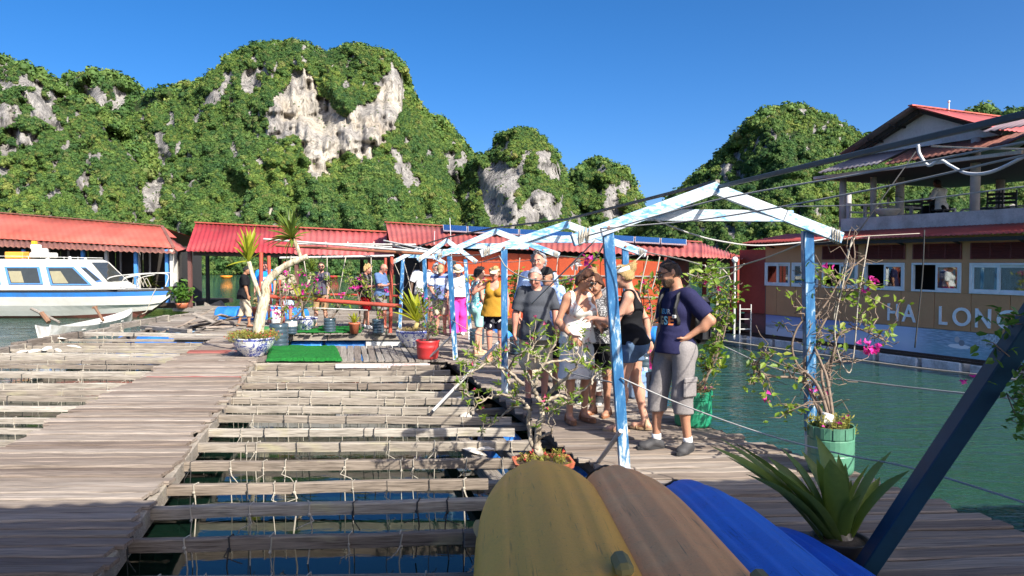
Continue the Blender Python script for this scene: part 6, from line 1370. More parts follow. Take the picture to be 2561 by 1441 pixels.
# slanting dracaena tree
dt = plant('dracaena_tree', 'slanting pale trunked dracaena tree with two spiky crowns rising from the porcelain bowl', treepot.location + V(0, 0, .3), 'tree'); D = treepot.location.y + .02
def tq(x, y, dd=0): return at(440 + x / 3.431, 480 + y / 3.431, D + dd)
b = MB(); b.tube(catm([tq(705, 1215), tq(715, 1120), tq(745, 980), tq(770, 880), tq(770, 800), tq(830, 720), tq(900, 660), tq(980, 615), tq(1060, 580), tq(1130, 555)], 5), [.105] * 6 + [.10] * 8 + [.085] * 6 + [.075] * 10 + [.062] * 10 + [.055] * 6, 10); b.build('trunk', M_paletrunk, dt, True)
b = MB(); b.tube(catm([tq(755, 930), tq(720, 880), tq(680, 780), tq(650, 690), tq(625, 600)], 4), .042, 8); b.build('branch', M_paletrunk, dt, True)
b = MB(); b.tube(catm([tq(1070, 565), tq(1050, 500), tq(1025, 440), tq(1005, 405)], 4), .036, 8); b.build('branch', M_paletrunk, dt, True)
b = MB(); b.tube([tq(770, 870), tq(800, 852)], [.05, .058], 8); b.tube([tq(760, 880), tq(745, 770)], [.05, .035], 8); b.build('cut_stub', M_paletrunk, dt, True)
r = random.Random(12)
for (x, y, d) in ((520, 340, 0), (550, 305, .1), (600, 300, 0), (640, 320, -.1), (690, 340, 0), (735, 350, 0), (715, 440, -.1), (500, 400, -.1), (530, 420, .15), (570, 360, .2), (660, 400, -.25), (745, 515, .0), (430, 640, 0), (490, 470, .1), (620, 340, .2), (680, 300, .15), (580, 330, -.25)): blade(dt, tq(622, 595), tq(x, y, d), .065, L_yel, .03, r.uniform(-.6, .6), .2, 7)
for (x, y, d) in ((1050, 100, 0), (975, 140, .1), (1075, 190, -.1), (850, 150, 0), (920, 200, .1), (800, 225, 0), (830, 270, -.2), (780, 330, 0), (750, 440, 0), (770, 470, -.1), (790, 500, .1), (1135, 235, 0), (1165, 345, 0), (1100, 430, -.1), (1110, 300, .2), (1010, 150, -.25), (940, 110, .2), (870, 240, -.3), (840, 380, -.2), (880, 440, .1), (930, 520, 0), (950, 600, 0), (1090, 260, -.3), (1020, 120, .2), (960, 230, -.35), (900, 330, -.3), (1060, 330, -.35), (990, 480, -.3), (860, 180, .25), (1120, 380, .2), (880, 300, .3), (810, 400, .15)): blade(dt, tq(1000, 400), tq(x, y, d), .055, L_drac, .07, r.uniform(-.6, .6), .2, 7)
# yellow cordyline in the porcelain bowl by the red bucket
cp = plant('cordyline', 'yellow green strap leaved plant in the porcelain bowl by the red bucket', cordpot.location + V(0, 0, .33)); D = cordpot.location.y
def cq(x, y, dd=0): return at(940 + x / 3.793, 520 + y / 3.793, D + dd)
b = MB(); b.tube([cordpot.location + V(0, 0, .32), cq(395, 1090)], [.05, .045], 9); b.build('stem', plain('ringed_stem', (.42, .32, .12), .7), cp, True)
for (x, y, d) in ((158, 735, 0), (245, 775, .1), (305, 760, .1), (330, 860, -.15), (170, 920, -.1), (160, 990, 0), (400, 800, .1), (470, 790, 0), (440, 880, -.2), (560, 850, .1), (600, 880, 0), (650, 900, 0), (250, 870, -.25), (370, 830, .2), (520, 830, -.2), (210, 840, .2), (500, 920, -.25), (430, 830, .25)): blade(cp, cq(392, 1080), cq(x, y, d), .095, L_yel, .05, r.uniform(-.5, .5), .2, 8)
# pink twiggy plant in the red bucket
D = redpot.location.y; cl = [at(px, py, D + rr.uniform(-.2, .2)) for px, py in [(rr.uniform(1035, 1110), rr.uniform(720, 840)) for _ in range(44)]]
T_ = climber('bougainvillea', 'pink flowered twiggy plant growing from the red bucket', redpot.location + V(0, 0, .31), [[at(1068, 820, D), at(1055, 770, D), at(1045, 730, D)], [at(1078, 815, D), at(1090, 760, D), at(1100, 720, D)], [at(1070, 800, D), at(1075, 740, D)]], cl, [(at(1103, 727, D), 6), (at(1072, 750, D), 6), (at(1075, 768, D), 5), (at(1092, 793, D), 6), (at(1062, 780, D), 4), (at(1085, 830, D), 4), (at(1055, 735, D), 4)], 41, .05, 5, .006, L_mid, .03, 30)
# platform plants
def twigs(label, base, px0, px1, py0, py1, seed, n=16, nf=4, lm=None, dens=5):
    r = random.Random(seed); D = base.y; cl = [at(r.uniform(px0, px1), r.uniform(py0, py1), D + r.uniform(-.2, .2)) for _ in range(n)]
    climber('bougainvillea', label, base, [[at((px0 + px1) / 2, py1, D), at(px0 + (px1 - px0) * .3, (py0 + py1) / 2, D), at(px0, py0, D)], [at((px0 + px1) / 2 + 3, py1, D), at(px1, py0 + 8, D)]], cl, [(at(r.uniform(px0, px1), r.uniform(py0, py1), D - .1), 6) for _ in range(nf)], seed, .09, dens, .008, lm, .05, 16)
twigs('pink bougainvillea in the labelled bottle planter on the platform', bot2.location + V(0, 0, .33), 712, 800, 670, 770, 51, 26, 7)
twigs('bare twiggy plant in the middle bottle planter on the platform', bot3.location + V(0, 0, .33), 810, 880, 690, 770, 52, 14, 1)
twigs('tangled bare twigs in the rightmost bottle planter on the platform', bot4.location + V(0, 0, .33), 926, 965, 720, 790, 53, 8, 1)
twigs('leafy twigs in the largest bottle planter beside the tree pot', bot1.location + V(0, 0, .47), 690, 722, 660, 790, 54, 10, 3)
twigs('flowering vine hanging in front of the red shorts visitor', gnd(905, 828), 868, 925, 690, 745, 55, 20, 3)
T_ = plant('cordyline', 'yellow leaved plant in the porcelain bowl on the platform', bluepot2.location + V(0, 0, .3)); D = bluepot2.location.y; b = MB(); b.tube([bluepot2.location + V(0, 0, .3), at(750, 750, D)], .035, 8); b.build('stem', plain('ringed_stem', (.42, .32, .12), .7), T_, True)
for (x, y) in ((727, 705), (735, 725), (748, 715), (775, 720), (785, 705), (720, 742), (765, 735), (740, 745), (778, 735)): blade(T_, at(750, 750, D), at(x, y, D + r.uniform(-.2, .2)), .10, L_yel, .05, r.uniform(-.5, .5), .2, 6)
T_ = plant('dracaena', 'slim dracaena with a tufted crown behind the man in the grey polo', gnd(752, 818)); D = T_.location.y; b = MB(); b.tube([T_.location, at(762, 740, D), at(778, 682, D)], .035, 8); b.build('trunk', M_bark, T_, True); rosette(T_, at(779, 680, D), 24, .42, .05, L_drac, r, 0, 80)
T_ = plant('snake_plant', 'spiky variegated plant in the small terracotta pot', tpot.location + V(0, 0, .24)); rosette(T_, tpot.location + V(0, 0, .24), 16, .30, .05, L_yel, r, 35, 85, .03)
T_ = plant('shrub', 'green shrub in the terracotta pot by the brown pavilion post', tpot3.location + V(0, 0, .2)); b = MB(); c = tpot3.location + V(0, 0, .55); leaves_on(b, c, 330, .16, .17, rr, .2, .3, .6); b.build('foliage', L_mid, T_)['kind'] = 'stuff'; b = MB(); b.tube([tpot3.location + V(0, 0, .15), c], .03, 6); b.build('stem', M_twig, T_)
T_ = plant('plant', 'dry plant in the terracotta pot behind the barefoot man', tpot2.location + V(0, 0, .36)); b = MB(); leaves_on(b, tpot2.location + V(0, 0, .55), 60, .12, .09, rr); b.build('foliage', L_dry, T_)['kind'] = 'stuff'
for px, py, d, l in ((284, 722, 34.2, 'spiky potted palm in the shed behind the boat windscreen'), (374, 716, 34.2, 'spiky potted palm in the shed above the boat bow rail')):
    p = at(px, py, d); T_ = plant('potted_palm', l, (p.x, p.y, .0)); b = MB(); b.tube([(p.x, p.y, 0), p], .08, 8); b.build('trunk', M_bark, T_, True); rosette(T_, p, 26, .75, .075, L_drac, r, -10, 80)
p = H(spx(2218, 1.7), 1.7, 2.93); pt_ = pot('flower_pot', 'wide pale bowl on the terrace parapet', p, [(.14, 0), (.22, .06), (.30, .16), (.32, .22), (.29, .22), (.27, .18)], plain('pale_pot', (.50, .45, .38), .8))
T_ = plant('potted_palm', 'dark spiky palm in the bowl on the terrace parapet', p + V(0, 0, .2)); b = MB(); b.tube([p + V(0, 0, .18), p + V(0, 0, .52)], .035, 8); b.build('trunk', M_bark, T_, True); rosette(T_, p + V(0, 0, .52), 30, .44, .045, L_dark, r, -30, 85)
# ------------------------------------------------------------------ people: smooth fields turned into continuous skins
from mathutils.bvhtree import BVHTree
def _cap(P, a, b, ra, rb):
    ba = b - a; pa = P - a; h = np.clip((pa @ ba) / max(1e-9, ba @ ba), 0, 1)
    return np.linalg.norm(pa - h[..., None] * ba, axis=-1) - (ra + (rb - ra) * h)
def _ell(P, c, r, M):
    q = P - c
    if M is not None: q = q @ M
    q = q / r; k0 = np.linalg.norm(q, axis=-1); k1 = np.linalg.norm(q / r, axis=-1)
    return k0 * (k0 - 1) / np.maximum(k1, 1e-6)
def cap(a, b, ra, rb=None, cut=None):
    a = np.array(a, float); b = np.array(b, float); rb = ra if rb is None else rb; m = max(ra, rb)
    return dict(f=lambda P, g: _cap(P, a, b, ra + g, rb + g), lo=np.minimum(a, b) - m, hi=np.maximum(a, b) + m, cut=cut)
def ell(c, r, M=None, cut=None):
    c = np.array(c, float); r = np.array(r, float) * np.ones(3); m = r.max()
    return dict(f=lambda P, g: _ell(P, c, r + g, M), lo=c - m, hi=c + m, cut=cut)
def vcone(c0, r0, c1, r1):
    """upright elliptical frustum from c0 (low) to c1 (high)"""
    c0 = np.array(c0, float); c1 = np.array(c1, float)
    def f(P, g):
        t = np.clip((P[..., 2] - c0[2]) / (c1[2] - c0[2]), 0, 1); cx = c0[0] + (c1[0] - c0[0]) * t; cy = c0[1] + (c1[1] - c0[1]) * t
        rx = r0[0] + (r1[0] - r0[0]) * t + g; ry = r0[1] + (r1[1] - r0[1]) * t + g
        d = (np.sqrt(((P[..., 0] - cx) / rx) ** 2 + ((P[..., 1] - cy) / ry) ** 2) - 1) * np.minimum(rx, ry)
        return np.maximum(d, np.maximum(c0[2] - P[..., 2], P[..., 2] - c1[2]))
    m = max(*r0, *r1); return dict(f=f, lo=np.minimum(c0, c1) - [m, m, 0], hi=np.maximum(c0, c1) + [m, m, 0], cut=None)
class Field:
    def __init__(s, prims, h, g=0.0, k=.03, pad=.05):
        lo = np.min([p['lo'] for p in prims], 0) - g - pad; hi = np.max([p['hi'] for p in prims], 0) + g + pad
        s.h = h; s.lo = lo; s.n = np.ceil((hi - lo) / h).astype(int) + 1
        s.ax = [lo[i] + h * np.arange(s.n[i]) for i in range(3)]; s.D = np.full(s.n, .2, np.float32)
        for p in prims: s.add(p, p.get('k', k), g)
    def _block(s, p, m):
        sl = tuple(slice(max(0, int((p['lo'][i] - m - s.lo[i]) / s.h)), min(s.n[i], int((p['hi'][i] + m - s.lo[i]) / s.h) + 2)) for i in range(3))
        if any(q.stop <= q.start for q in sl): return None, None
        G = np.stack(np.meshgrid(*[s.ax[i][sl[i]] for i in range(3)], indexing='ij'), -1); return sl, G
    def add(s, p, k, g=0.0):
        sl, G = s._block(p, k + .04 + g)
        if sl is None: return
        d = p['f'](G, g + p.get('g', 0.0))
        for c in (p['cut'] or []): d = np.maximum(d, (G - np.array(c[0])) @ np.array(c[1]))
        a = s.D[sl]; hh = np.clip(.5 + .5 * (d - a) / k, 0, 1); s.D[sl] = d + (a - d) * hh - k * hh * (1 - hh)
    def sub(s, p, k=.01, g=0.0):
        sl, G = s._block(p, k + .05)
        if sl is None: return
        d = -p['f'](G, g); a = s.D[sl]; hh = np.clip(.5 - .5 * (d - a) / k, 0, 1); s.D[sl] = d + (a - d) * hh + k * hh * (1 - hh)
    def grid(s): return np.stack(np.meshgrid(*s.ax, indexing='ij'), -1)
    def clip(s, c, n): s.D = np.maximum(s.D, ((s.grid() - np.array(c)) @ np.array(n)).astype(np.float32))
    def waves(s, amp, seed, f=30.0):
        r = np.random.RandomState(seed); G = s.grid(); w = 0
        for i in range(4):
            v = r.normal(size=3) * [1, 1, .75]; v = v / np.linalg.norm(v) * f * r.uniform(.6, 1.5); u = r.normal(size=3) * 9
            w = w + np.sin(G @ v + 1.7 * np.sin(G @ u) + r.uniform(0, 6))
        s.D += (amp * w / 2).astype(np.float32)
    def mesh(s):
        D = s.D; neg = D < 0; nx, ny, nz = D.shape; cnt = np.zeros((nx - 1, ny - 1, nz - 1), np.int8)
        C = [(i, j, k) for i in (0, 1) for j in (0, 1) for k in (0, 1)]
        for i, j, k in C: cnt += neg[i:nx - 1 + i, j:ny - 1 + j, k:nz - 1 + k]
        I = np.argwhere((cnt > 0) & (cnt < 8))
        if len(I) == 0: return np.zeros((0, 3)), np.zeros((0, 4), int)
        idx = np.full(cnt.shape, -1, np.int64); idx[tuple(I.T)] = np.arange(len(I))
        acc = np.zeros((len(I), 3)); num = np.zeros(len(I))
        for a in C:
            for ax in range(3):
                if a[ax]: continue
                b = list(a); b[ax] = 1
                da = D[I[:, 0] + a[0], I[:, 1] + a[1], I[:, 2] + a[2]]; db = D[I[:, 0] + b[0], I[:, 1] + b[1], I[:, 2] + b[2]]
                m = (da < 0) != (db < 0); t = np.where(m, da / np.where(m, da - db, 1), 0)
                p = np.array(a, float) + np.outer(t, np.eye(3)[ax]); acc[m] += p[m]; num[m] += 1
        v = s.lo + s.h * (I + acc / num[:, None]); F = []
        for ax in range(3):
            b, c = (ax + 1) % 3, (ax + 2) % 3; sa = [slice(None)] * 3; sb = [slice(None)] * 3; sa[ax] = slice(0, -1); sb[ax] = slice(1, None)
            A = neg[tuple(sa)]; B = neg[tuple(sb)]; E = np.argwhere(A != B); E = E[(E[:, b] > 0) & (E[:, c] > 0) & (E[:, b] < cnt.shape[b]) & (E[:, c] < cnt.shape[c])]
            def at_(ob, oc): q = E.copy(); q[:, b] += ob; q[:, c] += oc; return idx[tuple(q.T)]
            Q = np.stack([at_(-1, -1), at_(0, -1), at_(0, 0), at_(-1, 0)], 1); fl = ~A[tuple(E.T)]; Q[fl] = Q[fl][:, ::-1]; F.append(Q[(Q >= 0).all(1)])
        return v, np.concatenate(F)
def field_obj(name, fld, mat, parent, sc=1.0, smooth_it=2):
    v, f = fld.mesh()
    if len(f) == 0: return None
    for _ in range(smooth_it):                  # light fairing of the skin
        s_ = np.zeros_like(v); c = np.zeros(len(v))
        for i in range(4):
            j = (i + 1) % 4; np.add.at(s_, f[:, i], v[f[:, j]]); np.add.at(c, f[:, i], 1); np.add.at(s_, f[:, j], v[f[:, i]]); np.add.at(c, f[:, j], 1)
        v = v * .45 + .55 * s_ / np.maximum(c, 1)[:, None]
    me = bpy.data.meshes.new(name); me.vertices.add(len(v)); me.vertices.foreach_set('co', (v * sc).astype(np.float32).ravel())
    me.loops.add(len(f) * 4); me.loops.foreach_set('vertex_index', f.astype(np.int32).ravel()); me.polygons.add(len(f)); me.polygons.foreach_set('loop_start', np.arange(0, len(f) * 4, 4, dtype=np.int32))
    me.polygons.foreach_set('use_smooth', [True] * len(f)); me.materials.append(mat); me.update(calc_edges=True); me.validate()
    return link(name, me, parent)

def rotm(axis, deg): return np.array(Matrix.Rotation(R(deg), 3, axis))
def unit(v): v = np.array(v, float); return v / np.linalg.norm(v)
def skinmat(name, col):
    t = NT(name); n = t.noise(t.coord('Object'), 14, 4); c = t.ramp(n, [(.3, mul(col, .88)), (.7, (col[0] * 1.06, col[1] * 1.0, col[2] * .98))])
    return t.done(t.pbsdf(c, .5, 0, None, .35, Subsurface_Weight=.08, Subsurface_Scale=.02))
SK = dict(fair=skinmat('fair_skin', (.60, .33, .23)), pink=skinmat('ruddy_skin', (.58, .27, .19)), tan=skinmat('tanned_skin', (.46, .235, .145)), asian=skinmat('warm_brown_skin', (.40, .20, .115)), dark=skinmat('dark_skin', (.10, .055, .035)))
def cloth(name, col, scale=60, var=.12, pat=None):
    if name in _cache: return _cache[name]
    t = NT(name); v = t.coord('Object'); n = t.noise(v, scale, 4); c = t.ramp(n, [(.3, mul(col, 1 - var)), (.7, mul(col, 1 + var))])
    if pat:
        for (sc, th, pc, dist) in pat:
            m_ = t.ramp(t.noise(v, sc, 2, .5, dist), [(th, 0.0), (th + .03, 1.0)]); c = t.mix(m_, c, pc)
    h = t.noise(v, 9, 3, .5, .8)
    _cache[name] = t.done(t.pbsdf(c, .85, 0, t.bump(h, .35, .02), .15)); return _cache[name]
def stripes(name, bands):
    t = NT(name); tc = t.n('ShaderNodeTexCoord'); s = t.n('ShaderNodeSeparateXYZ'); t.l(tc.outputs['Object'], s.inputs[0])
    f = t.math('MULTIPLY', t.math('SUBTRACT', s.outputs[2], .9), 1.7); return t.done(t.pbsdf(t.ramp(f, bands, 'CONSTANT'), .85))
def hairmat(name, col):
    if name in _cache: return _cache[name]
    t = NT(name); n = t.noise(t.coord('Object', (60, 60, 14)), 2.2, 5, .7); c = t.ramp(n, [(.32, mul(col, .45)), (.7, mul(col, 1.35))]); _cache[name] = t.done(t.pbsdf(c, .5, 0, t.bump(n, .9, .02), .4)); return _cache[name]

def person(label, pos, face, height=1.75, h=.0098, skin='fair', belly=0.0, wide=1.0, female=False, lean=0, hpitch=0, hyaw=0, htilt=0,
           rarm=((.12, .02, -1), (.02, .12, -1)), larm=((-.12, .02, -1), (-.02, .12, -1)), feet=((.10, .0), (-.10, .0)), seated=None, top=None, bottom=None, shoes=None, hair=None, face_items=(), seed=0, name='person', fat=0.0, plain_palm=1):
    sc = height / 1.75; yaw = math.atan2(face[1], face[0]) - math.pi / 2
    T = thing(name, label, 'person', pos, yaw)
    sw = (.176 if not female else .160) * wide; zp = .95 if seated is None else seated[0]
    Lm = rotm('X', -lean); pel = np.array([0, 0, zp])
    def up(x, y, z): return pel + Lm @ np.array([x, y, z - .95])
    EM = Lm
    fx = 1 + fat
    torso = [ell(pel + [0, -.01, 0], (.165 * wide * (1.04 if female else 1) * fx, .120 * fx, .12)), ell(up(0, .01 + belly * .55, 1.10), (.148 * wide * fx, .108 + belly, .155), EM), ell(up(0, 0.0, 1.29), (.152 * wide * fx, .116 + belly * .25, .185), EM),
             cap(up(-sw + .035, -.01, 1.425), up(sw - .035, -.01, 1.425), .058), ell(pel + [.075, -.055, -.04], (.09 * fx, .095, .10)), ell(pel + [-.075, -.055, -.04], (.09 * fx, .095, .10))]
    if female: torso += [ell(up(.078, .098 + belly * .4, 1.285), .074 + fat * .04), ell(up(-.078, .098 + belly * .4, 1.285), .074 + fat * .04)]
    nb = up(0, -.012, 1.455); HM_ = Lm @ rotm('Z', hyaw) @ rotm('X', -hpitch + lean * .0) @ rotm('Y', htilt)
    hc = nb + Lm @ np.array([0, .012, .03]) + HM_ @ np.array([0, .018, .165])
    def hd(x, y, z): return hc + HM_ @ np.array([x, y, z])
    neck = [cap(nb + Lm @ np.array([0, 0, -.03]), hd(0, -.022, -.06), .060 if not female else .050, .056 if not female else .046)]
    headp = [ell(hc, (.076, .096, .106), HM_), ell(hd(0, .026, -.062), (.057, .066, .062), HM_), ell(hd(0, .072, -.096), (.026, .022, .020), HM_), cap(hd(0, .096, .018), hd(0, .118, -.026), .009, .0145), ell(hd(0, .088, .032), (.045, .016, .011), HM_), ell(hd(.078, -.008, -.008), (.011, .022, .033), HM_), ell(hd(-.078, -.008, -.008), (.011, .022, .033), HM_),
             ell(hd(.042, .074, -.030), (.022, .018, .018), HM_), ell(hd(-.042, .074, -.030), (.022, .018, .018), HM_)]
    for p in headp: p['k'] = .018
    headp[3]['k'] = .010
    legs = []; legj = []
    for i, sgn in enumerate((1, -1)):
        hip = pel + [sgn * .092 * fx, -.005, -.03]
        if seated is None:
            an = np.array([feet[i][0], feet[i][1], .085]); kn = (hip + an) / 2 + [sgn * .006, .035 + .12 * abs(feet[i][1]), .02]; fd = unit([sgn * .18 + (feet[i][2] if len(feet[i]) > 2 else 0), 1, 0])
        else: kn = pel + seated[1 + 2 * i]; an = pel + seated[2 + 2 * i]; fd = unit([sgn * .1, 1, 0])
        tk = unit(an - kn); calf = kn + (an - kn) * .30 + np.array([0, -.022, 0])
        L_ = [cap(hip, kn, (.088 + fat * .05) * (1.04 if female else 1), .056), cap(kn, an, .052, .036), ell(calf, (.048, .052, .105))]
        heel = an + np.array([0, 0, -.048]) - fd * .035; toe = an + np.array([0, 0, -.058]) + fd * .145
        L_ += [cap(heel, an + np.array([0, 0, -.02]), .034, .038), cap(an + np.array([0, 0, -.035]) + fd * .02, toe, .037, .024), cap(toe - fd * .03 + np.array([-.022, 0, 0]), toe + np.array([.022, 0, 0]) - fd * .02, .024)]
        legs.append(L_); legj.append((hip, kn, an, fd, heel, toe))
    arms = []; armj = []
    for i, (sgn, ad) in enumerate(((1, rarm), (-1, larm))):
        sh = up(sgn * sw, -.01, 1.415); el = sh + unit(ad[0]) * .285; wr = el + unit(ad[1]) * .245; d = unit(ad[1]) if len(ad) < 3 else unit(ad[2])
        nrm = np.array([-sgn, 0, 0.0]) if len(ad) < 4 else np.array(ad[3], float)
        nrm = nrm - d * (nrm @ d)
        if np.linalg.norm(nrm) < .2: nrm = np.array([0, 0, -1.0]) - d * (-d[2])
        nrm = unit(nrm); sd = np.cross(d, nrm)
        if sd @ np.array([0, 1, .6]) < 0: th = -1
        else: th = 1
        sd = sd * th
        pc = wr + d * .048; Mh = np.stack([sd, d, nrm], 1)
        ar = 1.0 if not female else .88
        A_ = [cap(sh, el, (.050 + fat * .035) * ar, .040 * ar), cap(el, wr, .040 * ar, .026 * ar), ell(el + (wr - el) * .28, (.040 * ar, .040 * ar, .062), None), ell(pc, (.041, .056, .0175), Mh)]
        A_[0]['k'] = .045
        for q, (o_, ln) in enumerate(((.029, .066), (.010, .076), (-.010, .070), (-.028, .056))):
            b0 = wr + d * (.088 - abs(o_) * .2) + sd * o_; m1 = b0 + (d * .92 + nrm * .30 + sd * o_ * 3.5) * ln * .52; m2 = m1 + (d * .62 + nrm * .72 + sd * o_ * 1.5) * ln * .52
            for pr in (cap(b0 - d * .02, m1, .0098, .0090), cap(m1, m2, .0090, .0078)): pr['k'] = .006; A_.append(pr)
        t0 = wr + d * .022 + sd * .028; t1 = t0 + unit(d * .62 + sd * .62 + nrm * .35) * .045; t2 = t1 + unit(d * .85 + sd * .15 + nrm * .45) * .032
        for pr in (cap(t0, t1, .0125, .0108), cap(t1, t2, .0108, .009)): pr['k'] = .010; A_.append(pr)
        arms.append(A_); armj.append((sh, el, wr, d, nrm, sd))
    allp = torso + neck + headp + legs[0] + legs[1] + arms[0] + arms[1]
    F = Field(allp, h, 0, .028)
    for s_ in (1, -1): F.sub(ell(hd(s_ * .031, .108, .008), (.019, .022, .013), HM_), .014)
    F.sub(cap(hd(-.02, .112, -.064), hd(.02, .112, -.064), .006), .008)
    field_obj('body', F, SK[skin], T, sc, 1)
    J = dict(T=T, sc=sc, hd=hd, HM=HM_, legs=legj, arms=armj, up=up, pel=pel, sw=sw, Lm=Lm, h=h)
    # ---- garments
    def garment(nm, prims, g, mat, cuts=(), subs=(), waves=.004, k=.03, it=2, freq=30):
        f = Field(prims, h, g, k)
        if waves: f.waves(waves, seed + len(nm), freq)
        for p, q in subs: f.sub(p, .012, q)
        for c, n_ in cuts: f.clip(c, n_)
        return field_obj(nm, f, mat, T, sc, it)
    if top:
        ty = top['type']; mat = top['mat']; hem = top.get('hem', .88); loose = top.get('loose', .016)
        pr = list(torso)
        if ty != 'tank':
            fr = top.get('sleeve', .62)
            for i in (0, 1):
                sh, el, wr = armj[i][:3]
                if fr <= 1: e = sh + (el - sh) * fr; pr.append(cap(sh, e + unit(el - sh) * .05, .054 * (1 + fat * .4), .058 * (1 + fat * .3), [(e, unit(el - sh))]))
                else: e = el + (wr - el) * (fr - 1); pr += [cap(sh, el, .060, .054), cap(el, e + unit(wr - el) * .05, .052, .046, [(e, unit(wr - el))])]
            subs = [(cap(nb + np.array([0, .02, .0]), nb + np.array([0, .05, .2]), .064), 0)]
            if top.get('vneck'): subs.append((cap(up(0, .14, 1.36), up(0, .10, 1.5), .03, .06), 0))
        else:
            dp = top.get('deep', 1.34)
            subs = [(cap(up(s_ * (sw + .035), 0, 1.30), up(s_ * (sw + .045), 0, 1.46), .085), 0) for s_ in (1, -1)] + [(cap(up(0, .12, dp + .09), up(0, .03, 1.52), .085), 0), (cap(up(0, -.13, 1.42), up(0, -.05, 1.52), .075), 0)]
        if ty == 'tank' and not top.get('flare'): pr.append(vcone(pel + [0, belly * .35, hem - .97], (.186 * wide * fx, .150 + belly), pel + [0, belly * .4, .14], (.140 * wide * fx, .105 + belly)))
        if ty != 'tank': pr.append(vcone(pel + [0, belly * .35, hem - .97], (.198 * wide * fx, .168 + belly * .7 + fat * .1), pel + [0, belly * .4, .12], (.165 * wide * fx, .120 + belly * .8)))
        if top.get('flare'): pr.append(vcone(pel + [0, .01 + belly * .5, hem - .95], (.185 * wide * fx + top['flare'], .15 + belly + top['flare'] * .8), pel + [0, .0, .25], (.15 * fx, .12)))
        cuts = [(pel + [0, 0, hem - .95], (0, 0, -1))]
        J['shirt'] = garment('shirt' if ty != 'tank' else 'top', pr, loose, mat, cuts, subs, top.get('waves', .005))
    if bottom:
        ty = bottom['type']; mat = bottom['mat']; ze = bottom.get('end', .55); lo = bottom.get('loose', .022); wz = bottom.get('waist', 1.02)
        if ty in ('shorts', 'trousers'):
            pr = [torso[0], torso[4], torso[5]]
            for hip, kn, an, fd, he, to in legj:
                pr.append(cap(hip, kn, .085 + fat * .05, .066 + bottom.get('flare', 0)))
                if ze < .50 or seated is not None: pr.append(cap(kn, an, .066 + bottom.get('flare', 0), .062 + bottom.get('flare', 0) * 1.6))
            cuts = [(pel + [0, 0, wz - .95], (0, 0, 1))] + ([(np.array([0, 0, ze]), (0, 0, -1))] if seated is None else [])
            J['bottom'] = garment(ty, pr, lo, mat, cuts, (), bottom.get('waves', .007), .022)
            if bottom.get('pockets'):
                for hip, kn, an, fd, he, to in legj:
                    s_ = 1 if hip[0] > 0 else -1; c_ = hip + (kn - hip) * .80 + np.array([s_ * .098, .0, 0]); b = MB(); b.box(Vector(c_) * sc, (.035 * sc, .15 * sc, .17 * sc), None, .012 * sc); b.box(Vector(c_ + [s_ * .010, 0, .07]) * sc, (.032 * sc, .155 * sc, .05 * sc), None, .01 * sc); b.build('cargo_pocket', mat, T, False, True)
        else:
            f0 = (legj[0][2] + legj[1][2]) / 2; r1 = bottom.get('r', .23)
            pr = [torso[0], vcone((f0[0] * .5, f0[1] * .6, ze), (r1, r1 * .82), pel + [0, 0, .05], (.165 * fx, .13 * fx))]
            J['bottom'] = garment('skirt', pr, .014, mat, [(pel + [0, 0, wz - .95], (0, 0, 1)), (np.array([0, 0, ze]), (0, 0, -1))], (), .007, .03)
    if shoes:
        for i, (hip, kn, an, fd, he, to) in enumerate(legj):
            L_ = legs[i][3:]
            if shoes['type'] == 'trainer':
                f = Field(L_, h, .012, .03); f.waves(.0015, seed, 60); f.clip(an + np.array([0, 0, .012]), (0, 0, 1)); f.clip((0, 0, an[2] - .083), (0, 0, -1)); o = field_obj('shoe', f, shoes['mat'], T, sc, 1)
                b = MB(); n = 16; ring = []
                for k in range(n):
                    t = 2 * math.pi * k / n; c_ = (he + to) / 2; sd = np.array([fd[1], -fd[0], 0]); p = c_ + fd * math.cos(t) * .150 + sd * math.sin(t) * (.046 if math.cos(t) < 0 else .052); ring.append(p)
                z0 = an[2] - .085; b.add([(p[0] * sc, p[1] * sc, (z0) * sc) for p in ring] + [(p[0] * sc, p[1] * sc, (z0 + .028) * sc) for p in ring], [tuple(range(n))[::-1], tuple(range(n, 2 * n))] + [(k, (k + 1) % n, n + (k + 1) % n, n + k) for k in range(n)])
                b.build('sole', shoes.get('sole', shoes['mat']), o, False, True)
                if shoes.get('sock'): b = MB(); b.tube([Vector(an + np.array([0, -.005, -.03])) * sc, Vector(an + (kn - an) * .12) * sc], [.045 * sc, .043 * sc], 12); b.build('sock', shoes['sock'], T, True, True)
            else:
                z0 = an[2] - .085; b = MB(); sd = np.array([fd[1], -fd[0], 0]); ring = []
                for k in range(16):
                    t = 2 * math.pi * k / 16; p = (he + to) / 2 + fd * math.cos(t) * .145 + sd * math.sin(t) * .048; ring.append(p)
                th = shoes.get('thick', .022); b.add([(p[0] * sc, p[1] * sc, z0 * sc) for p in ring] + [(p[0] * sc, p[1] * sc, (z0 + th) * sc) for p in ring], [tuple(range(16))[::-1], tuple(range(16, 32))] + [(k, (k + 1) % 16, 16 + (k + 1) % 16, 16 + k) for k in range(16)])
                o = b.build('sandal', shoes['mat'], T, False, True); b = MB()
                for q, zz, rr in ((.085, .045, .044), (-.02, .115, .047)):
                    c_ = an + fd * q; b.tube([Vector(c_ + sd * rr * math.cos(t) + np.array([0, 0, -.085 + zz * .35 + zz * .75 * math.sin(t)])) * sc for t in np.linspace(-.3, math.pi + .3, 10)], .009 * sc, 6)
                b.build('strap', shoes['mat'], o, True, True)
